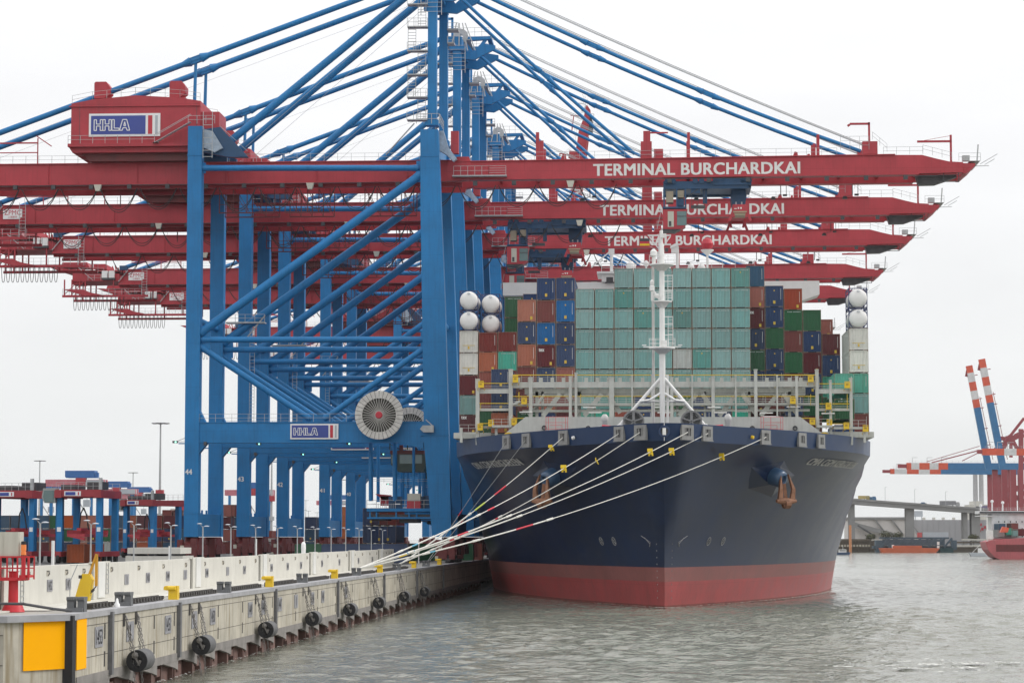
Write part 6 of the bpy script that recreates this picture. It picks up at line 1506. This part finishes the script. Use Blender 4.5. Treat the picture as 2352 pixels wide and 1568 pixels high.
def vehicle(name, px, L_, H_, col, l, cat, cab=None, cabcol=None):
    p = at(px,1140,YV); zz = z(p.x)+.05; m = MB(); m.mi = 0
    m.box(p.x-L_/2,p.x+L_/2,YV+2,YV+4.5,zz+(1.0 if H_ > 2 else .35),zz+H_); m.mi = 1
    for k in (-.38,-.2,.3): m.lathe((p.x+k*L_,YV+2,zz+.5),(0,1,0),[(.5,0),(.5,.3)],10)
    m.mi = 2
    if cab: m.prism([(p.x+L_/2+.2,zz+.5),(p.x+L_/2+2.4,zz+.5),(p.x+L_/2+2.4,zz+1.6),(p.x+L_/2+2.0,zz+2.9),(p.x+L_/2+.2,zz+2.9)],YV+2,YV+4.4)
    else: m.prism([(p.x-L_*.3,zz+H_),(p.x+L_*.3,zz+H_),(p.x+L_*.2,zz+H_+.6),(p.x-L_*.2,zz+H_+.6)],YV+2.2,YV+4.3) if H_ < 2 else None
    tag(obj(name, m, [mat('veh_'+name+l[:6],col,.5), BLACK, mat('cab_'+l[:6],cabcol or col,.4)]), l, cat)
vehicle('box_truck',1981,4.6,2.9,(.42,.33,.12),'yellow box truck driving on the far viaduct','truck',True,(.3,.25,.1))
vehicle('blue_truck',2001,1.6,2.6,(.04,.13,.25),'small blue truck on the far viaduct behind the yellow one','truck',True,(.04,.13,.25))
vehicle('dark_car',2121,4.2,1.1,(.06,.06,.07),'small dark car on the far viaduct near a pier','car')
vehicle('lorry',2178,9.5,3.6,(.22,.22,.23),'long grey lorry driving on the far viaduct','lorry',True,(.35,.35,.35))
vehicle('estate_car',2246,3.8,1.1,(.12,.12,.12),'tiny grey car on the far viaduct at the right','car')
YW = 1620.0
h2 = lambda x, y: at(x,y,YW)
m = MB(); m.mi = 0; q = [h2(x,y) for x,y in ((1950,1192),(2088,1192),(2110,1238),(1950,1238))]; m.prism([(p.x,p.z) for p in q], YW, YW+40)
m.mi = 1; a, b = h2(1945,1187), h2(2095,1192); m.box(a.x,b.x,YW-1.5,YW+41,b.z,a.z)
for x in (2010,2048,2086): m.bar(h2(x-1,1191)-V(0,1,0), h2(x+26,1226)-V(0,1,0), 3.4, .6)
m.prism([(h2(1960,1199).x,h2(0,1199).z),(h2(1960,1203).x,h2(0,1212).z),(h2(2060,1232).x,h2(0,1232).z),(h2(2060,1228).x,h2(0,1226).z)],YW-6,YW-3); m.mi = 2; m.bar(h2(1968,1206)-V(0,5,0),h2(2010,1232)-V(0,5,0),2.2,1)
tag(obj('sloped_hall', m, [mat('hall_white',(.58,.55,.52),.6,var=.06), VG, STEEL]), 'white hall with slanting grey ribs behind the viaduct piers', 'hall')
m = MB(); m.mi = 0; a, b = h2(2102,1193), h2(2300,1195); m.box(a.x,b.x,YW+10,YW+60,2,a.z)
for k in range(16): x = a.x+2+k*3.6; m.box(x,x+.15,YW+9.8,YW+10,2,a.z) 
m.mi = 1
for x in (2127,2150,2172,2196): p = h2(x,1190); m.box(p.x-.8,p.x+.9,YW+12,YW+16,a.z,a.z+1.6)
m.mi = 2; p = h2(2116,1190); m.box(p.x-2.2,p.x+3.2,YW+20,YW+24,a.z+2.2,a.z+6)
m.bar((p.x-1.5,YW+21,a.z),(p.x-1.5,YW+21,a.z+2.5),.4); m.bar((p.x+2.5,YW+21,a.z),(p.x+2.5,YW+21,a.z+2.5),.4)
m.mi = 3; 
for x0_, y0_ in ((2245,1212),(2255,1218)): 
    for k in range(3): p = h2(x0_+k*6,y0_-k*4); m.cbox((p.x,YW+9.6,p.z),(1.5,.2,1.8))
tag(obj('grey_warehouse', m, [mat('warehouse_grey',(.33,.33,.34),.7,var=.08,scale=.05), CONL, SIGNG, RED]), 'long plain grey warehouse behind the viaduct', 'warehouse')
YS = 2200.0
m = MB(); a, b = at(2228,1158,YS), at(2300,1160,YS); m.mi = 0; m.box(a.x,b.x,YS,YS+40,2,a.z); p = at(2236,1152,YS); m.box(p.x,p.x+8,YS,YS+30,a.z,a.z+3)
m.mi = 1; a, b = at(2253,1161,YS), at(2285,1180,YS); m.box(a.x,b.x,YS-.5,YS,b.z,a.z)
tag(obj('factory_block', m, [CONL, mat('sign_violet',(.13,.10,.22),.6)]), 'pale factory block with a dark violet band under the two chimneys', 'factory building')
for i, x in enumerate((2243,2257)): p = at(x,1080,YS); m = MB(); m.tube((p.x,YS+10,2),(p.x,YS+10,p.z),2.3,16,2.0); tag(obj('chimney', m, mat('chimney_grey',(.38,.38,.39),.7), smooth=True), 'pale grey industrial chimney, %s one of the pair behind the far cranes' % ('left','right')[i], 'chimney')
# low waterside structures
YQ = 1280.0; w3 = lambda x, y: at(x,y,YQ)
def wbox(name, pxs, Ya, d, mt, l, cat, extra=None):
    m = MB(); m.mi = 0
    for (x0_,x1_,y0_,y1_) in pxs: a, b = at(x0_,y0_,Ya), at(x1_,y1_,Ya); m.box(a.x,b.x,Ya,Ya+d,min(b.z,a.z),max(a.z,b.z)); Ya -= .4
    if extra: extra(m)
    return tag(obj(name, m, mt), l, cat)
QB = mat('old_quay_brown', (.10,.085,.065), .9, var=.3, scale=.1)
def ex1(m):
    m.mi = 1; a, b = w3(1925,1250), w3(1998,1255); m.box(a.x,b.x,YQ-.8,YQ,b.z,a.z); m.mi = 0
    for k in range(14): x = w3(1930+k*7,1250).x; m.bar((x,YQ-.8,w3(0,1272).z),(x,YQ-.8,w3(0,1240).z),.5)
wbox('wharf', [(1900,2026,1241,1276),(1935,2000,1237,1243)], YQ, 18, [QB, CONC], 'brown old wharf wall at the water behind the bow', 'wharf', ex1)
def ex2(m):
    m.mi = 1; a, b = w3(2188,1251), w3(2270,1254); m.box(a.x,b.x,YQ-1,YQ,b.z,a.z)
    m.box(w3(2190,0).x,w3(2270,0).x,YQ-1,YQ-.5,w3(0,1240).z,w3(0,1237).z)
wbox('wharf', [(2186,2275,1256,1278),(2186,2275,1243,1247)], YQ, 20, [QB, CONL], 'low dark wharf between the floating dock and the red ship', 'wharf', ex2)
def ex3(m):
    z0, z1 = at(0,1256,1255).z, at(0,1235,1255).z
    for k in range(9):
        a = at(2024+k*18,1256,1255); b = at(2042+k*18,1235,1255)
        m.bar((a.x,1254.5,z0),(b.x,1254.5,z1),.9); m.bar((b.x,1254.5,z0),(b.x,1254.5,z1),.7)
    m.mi = 1; a, b = at(2160,1258,1250), at(2190,1276,1250); m.box(a.x,b.x,1250,1275,b.z,a.z)
    m.mi = 2
    for x, y in ((2051,1254),(2103,1257),(2155,1256),(2155,1247)): p = at(x,y,1250); m.cbox((p.x,1250,p.z),(1.2,.5,1.6))
wbox('dock_bridge', [(2006,2198,1253,1259),(2022,2180,1233,1237),(2012,2030,1240,1276),(2188,2198,1240,1262),(2030,2170,1238,1252)], 1256, 9, [mat('dock_blue_grey',(.055,.085,.11),.6,var=.2,scale=.1), mat('dock_teal',(.015,.05,.055),.6), LET], 'dark blue-grey floating dock structure low over the water', 'floating dock', ex3)
m = MB(); a, b = at(2026,1270,1240), at(2150,1258,1240); m.prism([(a.x,0),(b.x,0),(b.x+2,b.z),(a.x-1,b.z)],1240,1249); m.box(a.x+6,a.x+20,1241,1247,b.z,b.z+1.2); tag(obj('barge', m, mat('barge_orange',(.50,.12,.05),.6,var=.15,scale=.2)), 'long orange barge lying under the dark floating dock', 'barge')
p = at(1953,1250,1270); m = MB(); m.tube((p.x,1270,0),(p.x,1270,at(0,1206,1270).z),.7,10); tag(obj('mooring_pile', m, mat('pile_orange',(.50,.22,.10),.6)), 'tall orange mooring pile beside the wharf behind the bow', 'pile')
for px,c,l in ((2112,(.5,.08,.08),'small red and white lorry parked on the far wharf road'),):
    p = at(px,1224,1300); m = MB(); m.mi = 0; m.cbox((p.x,1300,p.z-1.2),(2.4,2.5,3.2)); m.mi = 1; m.box(p.x+1.6,p.x+15,1299,1301.5,p.z-2.4,p.z+.6); m.mi = 2
    for k in (0,4,11,13): m.lathe((p.x+k,1298.9,p.z-2.8),(0,1,0),[(.5,0),(.5,.3)],8)
    tag(obj('parked_lorry', m, [mat('lorry_red',c,.5), SIGNG, BLACK]), l, 'lorry')
# trees and scrub on the far bank
LEAF = mat('far_foliage', (.07,.075,.035), .9, var=.4, scale=.6)
rt_ = random.Random(9)
for i, (px, y, r_) in enumerate(((2035,1226,3.4),(2062,1228,3.0),(2000,1230,2.6),(2141,1229,3.0),(2236,1232,2.6))):
    Y = 1330; p = at(px, y, Y); t = thing('bushy_tree', 'small olive tree on the far bank, %s from the left' % nat(i+1), 'tree', (p.x, Y, 2.2), 'small trees on the far bank')
    m = MB(); m.tube((p.x,Y,2.1),(p.x,Y,p.z),.25,6,.1); m.bar((p.x,Y,p.z-2),(p.x+1.2,Y,p.z),.12); obj('trunk', m, QB, t)
    m = MB()
    for k in range(260):
        d = Vector((rt_.gauss(0,1),rt_.gauss(0,1),rt_.gauss(0,1))).normalized()*r_*(.4+.6*rt_.random()); c = Vector((p.x,Y,p.z-.5))+Vector((d.x*1.25,d.y,d.z*.75)); s_ = .25+.3*rt_.random()
        a = Vector((rt_.uniform(-1,1),rt_.uniform(-1,1),rt_.uniform(-1,1))).normalized()*s_; b = a.cross(d).normalized()*s_; m.add([c-a,c+b,c+a,c-b],[(0,1,2,3)])
    obj('crown', m, LEAF, t)
# small boats
m = MB(); p = at(1936,1272,1075); x = p.x
m.mi = 0; m.prism([(x-2.6,0.1),(x+2.6,.1),(x+3.2,1.3),(x-2.8,1.2)],1073,1076.5); m.mi = 1; m.box(x-1.8,x+1.4,1073.5,1076,1.25,2.5); m.mi = 2; m.box(x-1.6,x+1.2,1073.45,1073.5,1.8,2.2); m.mi = 1; m.bar((x,1075,2.4),(x,1075,4.4),.12)
tag(obj('motor_boat', m, [mat('boat_navy',(.03,.06,.12),.4), WHITE, STEEL]), 'small white and blue motor boat on the water just right of the bow', 'boat')
m = MB(); p = at(2250,1276,1010); x = p.x
m.mi = 0; m.prism([(x-3.6,.05),(x+6,.05),(x+6.5,1.3),(x-4.4,1.6)],1008,1012); m.mi = 1; m.box(x-.5,x+4,1009,1011.5,1.3,3.4); m.bar((x-3,1010,1.5),(x+1,1010,5.5),.15); m.bar((x+2,1010,3),(x+2,1010,6),.12)
tag(obj('work_boat', m, [SIGNG, LET]), 'grey work boat lying in front of the red ship bow', 'boat')
# red ship at the right edge
YR_ = 880.0; r4 = lambda x, y, Y=YR_: at(x,y,Y)
t = thing('red_ship', 'red hulled feeder ship with white bridge below the far red cranes', 'ship', (r4(2340,0).x, YR_+40, 0))
q = [(2262,1244),(2276,1240),(2400,1232),(2560,1232),(2560,1290),(2300,1286),(2283,1279),(2268,1262)]
def rhull(m):
    P_ = [r4(x,y) for x,y in q]; m.prism([(p.x,p.z if i < 4 else min(p.z, p.z)) for i,p in enumerate(P_)], YR_-2, YR_+14)
m = MB(); rhull(m); obj('hull', m, mat('feeder_red',(.42,.10,.11),.5,var=.12,scale=.2,streak=.3), t)
m = MB(); a, b = r4(2286,1250), r4(2352,1266); m.box(a.x,b.x+20,YR_-2.1,YR_-2,b.z,a.z) ; obj('dark_panel', m, DRED, t)
m = MB(); m.mi = 0; a, b = r4(2266,1171), r4(2500,1178); m.box(a.x,b.x,YR_+20,YR_+32,b.z,a.z); a2, b2 = r4(2296,1178), r4(2500,1236); m.box(a2.x,b2.x,YR_+21,YR_+34,b2.z,b.z); a3, b3 = r4(2266,1182), r4(2300,1184); m.box(a3.x,b3.x,YR_+20,YR_+32,b3.z,a3.z)
m.mi = 1; m.box(a.x+.2,b.x,YR_+19.8,YR_+20,b.z+.2,b.z+.8)
for k in range(6):
    for j in range(3): x = a2.x+2.4+k*2.1; m.box(x,x+.35,YR_+20.8,YR_+21,a2.z-3.2-j*2.6,a2.z-2.6-j*2.6)
m.mi = 0; m.rail((a.x,YR_+20,a.z),(b.x,YR_+20,a.z),1.1,1.6,.05)
for x, y in ((2273,1162),(2300,1152),(2325,1155)): p = r4(x,y); m.tube((p.x,YR_+24,a.z),(p.x,YR_+24,p.z),.25,8); m.lathe((p.x,YR_+24,p.z),(0,0,1),[(.2,0),(.6,.3),(.5,.9),(.01,1.1)],10)
obj('bridge_house', m, [mat('feeder_white',(.66,.66,.66),.5), STEEL], t)
m = MB(); m.mi = 0; p = r4(2268,1240); m.bar((p.x,YR_,p.z-1),(p.x,YR_,p.z+8),.5); m.cbox((p.x+.8,YR_,p.z+2),(2.4,1,3)); m.mi = 1; m.prism([(r4(2282,0).x,r4(0,1222).z),(r4(2299,0).x,r4(0,1222).z),(r4(2302,0).x,r4(0,1212).z),(r4(2288,0).x,r4(0,1209).z)],YR_+4,YR_+7); obj('foredeck_gear', m, [LET, mat('lifeboat_orange',(.6,.12,.06),.5)], t)
for i, (x, y, c, cn_) in enumerate(((2302,1210,'S','slate'),(2300,1224,'E','pale grey'),(2318,1220,'G','green-teal'),(2331,1209,'R','red-brown'),(2331,1223,'T','teal'),(2346,1222,'M','maroon'))):
    p = r4(x,y,YR_+8); container(p.x, YR_+8, p.z-1.3, 2.59, c, '%s container on the deck of the red feeder ship' % cn_, 'containers on the red ship', False)
# far quay cranes at the right
FR = mat('far_crane_red', (.30,.06,.07), .55, var=.1); FB = mat('far_crane_blue', (.035,.16,.34), .55, var=.1); FO = mat('boom_orange_red', (.62,.10,.05), .55); FW_ = mat('boom_white_band', (.62,.62,.62), .55)
def striped(m, a, b, w_, h_, cuts, cols):
    a, b = Vector(a), Vector(b); cs = [0]+cuts+[1]
    for i in range(len(cs)-1):
        m.mi = cols[i]; m.bar(a.lerp(b,cs[i]), a.lerp(b,cs[i+1]), w_*(1 if cols[i] != 0 or i else .7), h_*(1 if i else .6))
def fcrane(label, Yc, legs, boom=None, raised=(), apex=None, stays=()):
    t = thing('harbour_crane', label, 'harbour crane', (at(legs[0] if legs else boom[1][0],1232,Yc).x, Yc, 2.2), 'red and blue cranes on the far quay at the right')
    g_ = lambda x, y, dy=0: at(x,y,Yc)+V(0,dy,0)
    for x, w_ in [(l_x, 2.6) for l_x in legs]:
        p = g_(x,1232); zt_ = g_(x,1078).z; m = MB(); m.box(p.x-w_/2,p.x+w_/2,Yc,Yc+2,2.1,zt_); m.box(p.x-w_/2-.6,p.x+w_/2+.6,Yc-.5,Yc+2.5,2.1,4.5)
        obj('leg', m, FR, t)
    if len(legs) > 1:
        m = MB(); x0_, x1_ = g_(legs[0],0).x, g_(legs[-1],0).x
        for zz in (14, 30): m.box(x0_,x1_,Yc+.3,Yc+1.6,zz,zz+1.8)
        m.bar((x0_,Yc+1,16),(x1_,Yc+1,29),1.0); m.bar((x0_,Yc+1,29),(x1_,Yc+1,16),1.0); obj('cross_brace', m, FR, t)
    if boom:
        m = MB(); striped(m, g_(*boom[0]), g_(*boom[1]), 3.2, boom[2], boom[3], boom[4]); obj('boom', m, [FR, FO, FW_, FB], t)
        m = MB(); a, b = g_(*boom[0]), g_(*boom[1]); m.rail(a.lerp(b,.08)+V(0,0,boom[2]/2), b+V(0,0,boom[2]/2), 1.1, 3, .05)
        for f_ in (.1,.2,.3): p = a.lerp(b,f_)+V(0,0,boom[2]/2); m.bar(p,p+V(0,0,2.6),.2); m.bar(p+V(0,0,2.6),p+V(2.6,0,2.6),.2)
        obj('boom_railing', m, GALV, t)
    for r_ in raised:
        m = MB(); striped(m, g_(*r_[0],-1), g_(*r_[1],-1), 3.0, 2.6, r_[2], r_[3]); m.mi = 0
        a, b = g_(*r_[0]), g_(*r_[1])
        for f_ in (.1,.33,.42,.62,.78): p = a.lerp(b,f_); m.bar(p,p+V(3.2,0,.6),.35)
        m.bar(a.lerp(b,.3)+V(2.4,0,0), b+V(2.2,0,4), .25)
        p = a; m.bar(p+V(-.6,0,-2),p+V(-1.2,0,-5),1.2)
        obj('raised_boom', m, [FR, FO, FW_, FB], t)
    if apex:
        m = MB()
        for (a,b,w_) in apex: m.bar(g_(*a), g_(*b), w_)
        obj('apex_frame', m, FR, t)
    if stays:
        m = MB()
        for (a,b,w_) in stays: m.bar(g_(*a), g_(*b), w_)
        obj('stay', m, FR, t)
fcrane('far crane with the longest and lowest striped boom, pointing left', 1317, (2276,2300), ((2027,1082),(2345,1084),2.7,[.055,.085,.175,.26,.34,.42],[0,1,2,1,2,1,3]))
fcrane('far crane with a striped boom just above the lowest one, hung on red stays', 1203, (2288,2324), ((2062,1070),(2400,1071),3.2,[.06,.09,.145,.215,.275,.34],[0,1,2,1,2,1,3]), stays=(((2140,1062),(2252,1033),.55),((2128,1060),(2250,1024),.3),((2210,1058),(2258,1034),.4)))
fcrane('far crane with the left one of the two raised striped booms', 1150, (2310,2347), None, (((2225,840),(2270,1075),[.07,.16,.245,.33,.41],[1,2,1,2,1,3]),), apex=(((2300,1040),(2320,1000),1.6),((2320,1000),(2352,1060),1.6),((2290,1005),(2330,1010),1.8),((2290,1030),(2345,1000),1.2),((2262,1046),(2310,1010),.5),((2330,1000),(2352,990),1.4)))
fcrane('far crane with the taller right one of the two raised striped booms', 1120, (2330,2368), None, (((2254,825),(2303,1075),[.08,.165,.245,.33,.40],[1,2,1,2,1,3]),), apex=(((2310,1005),(2352,1000),1.6),((2322,1050),(2322,1000),1.4),((2345,985),(2345,1232),2.0),((2305,1020),(2352,960),1.2),((2318,1010),(2352,1040),1.0)))
fcrane('nearest far crane, its striped boom passing in front of the raised booms', 1011, (2420,), ((2244,1037),(2480,1039),2.7,[.05,.12,.26,.38,.6],[0,1,1,2,1,2]))
# ================================================================== AIR
m = MB(); m.box(-899,990,-59,2600,-2.5,112)
HZ = bpy.data.materials.new('haze'); HZ.use_nodes = True; hn_ = HZ.node_tree; hn_.nodes.clear()
ho = hn_.nodes.new('ShaderNodeOutputMaterial'); hv = hn_.nodes.new('ShaderNodeVolumePrincipled'); hv.inputs['Color'].default_value = (.93,.95,.97,1); hv.inputs['Density'].default_value = .000035; hv.inputs['Anisotropy'].default_value = .2
hn_.links.new(hv.outputs[0], ho.inputs['Volume'])
HAZE = tag(obj('haze', m, HZ), kind='stuff')
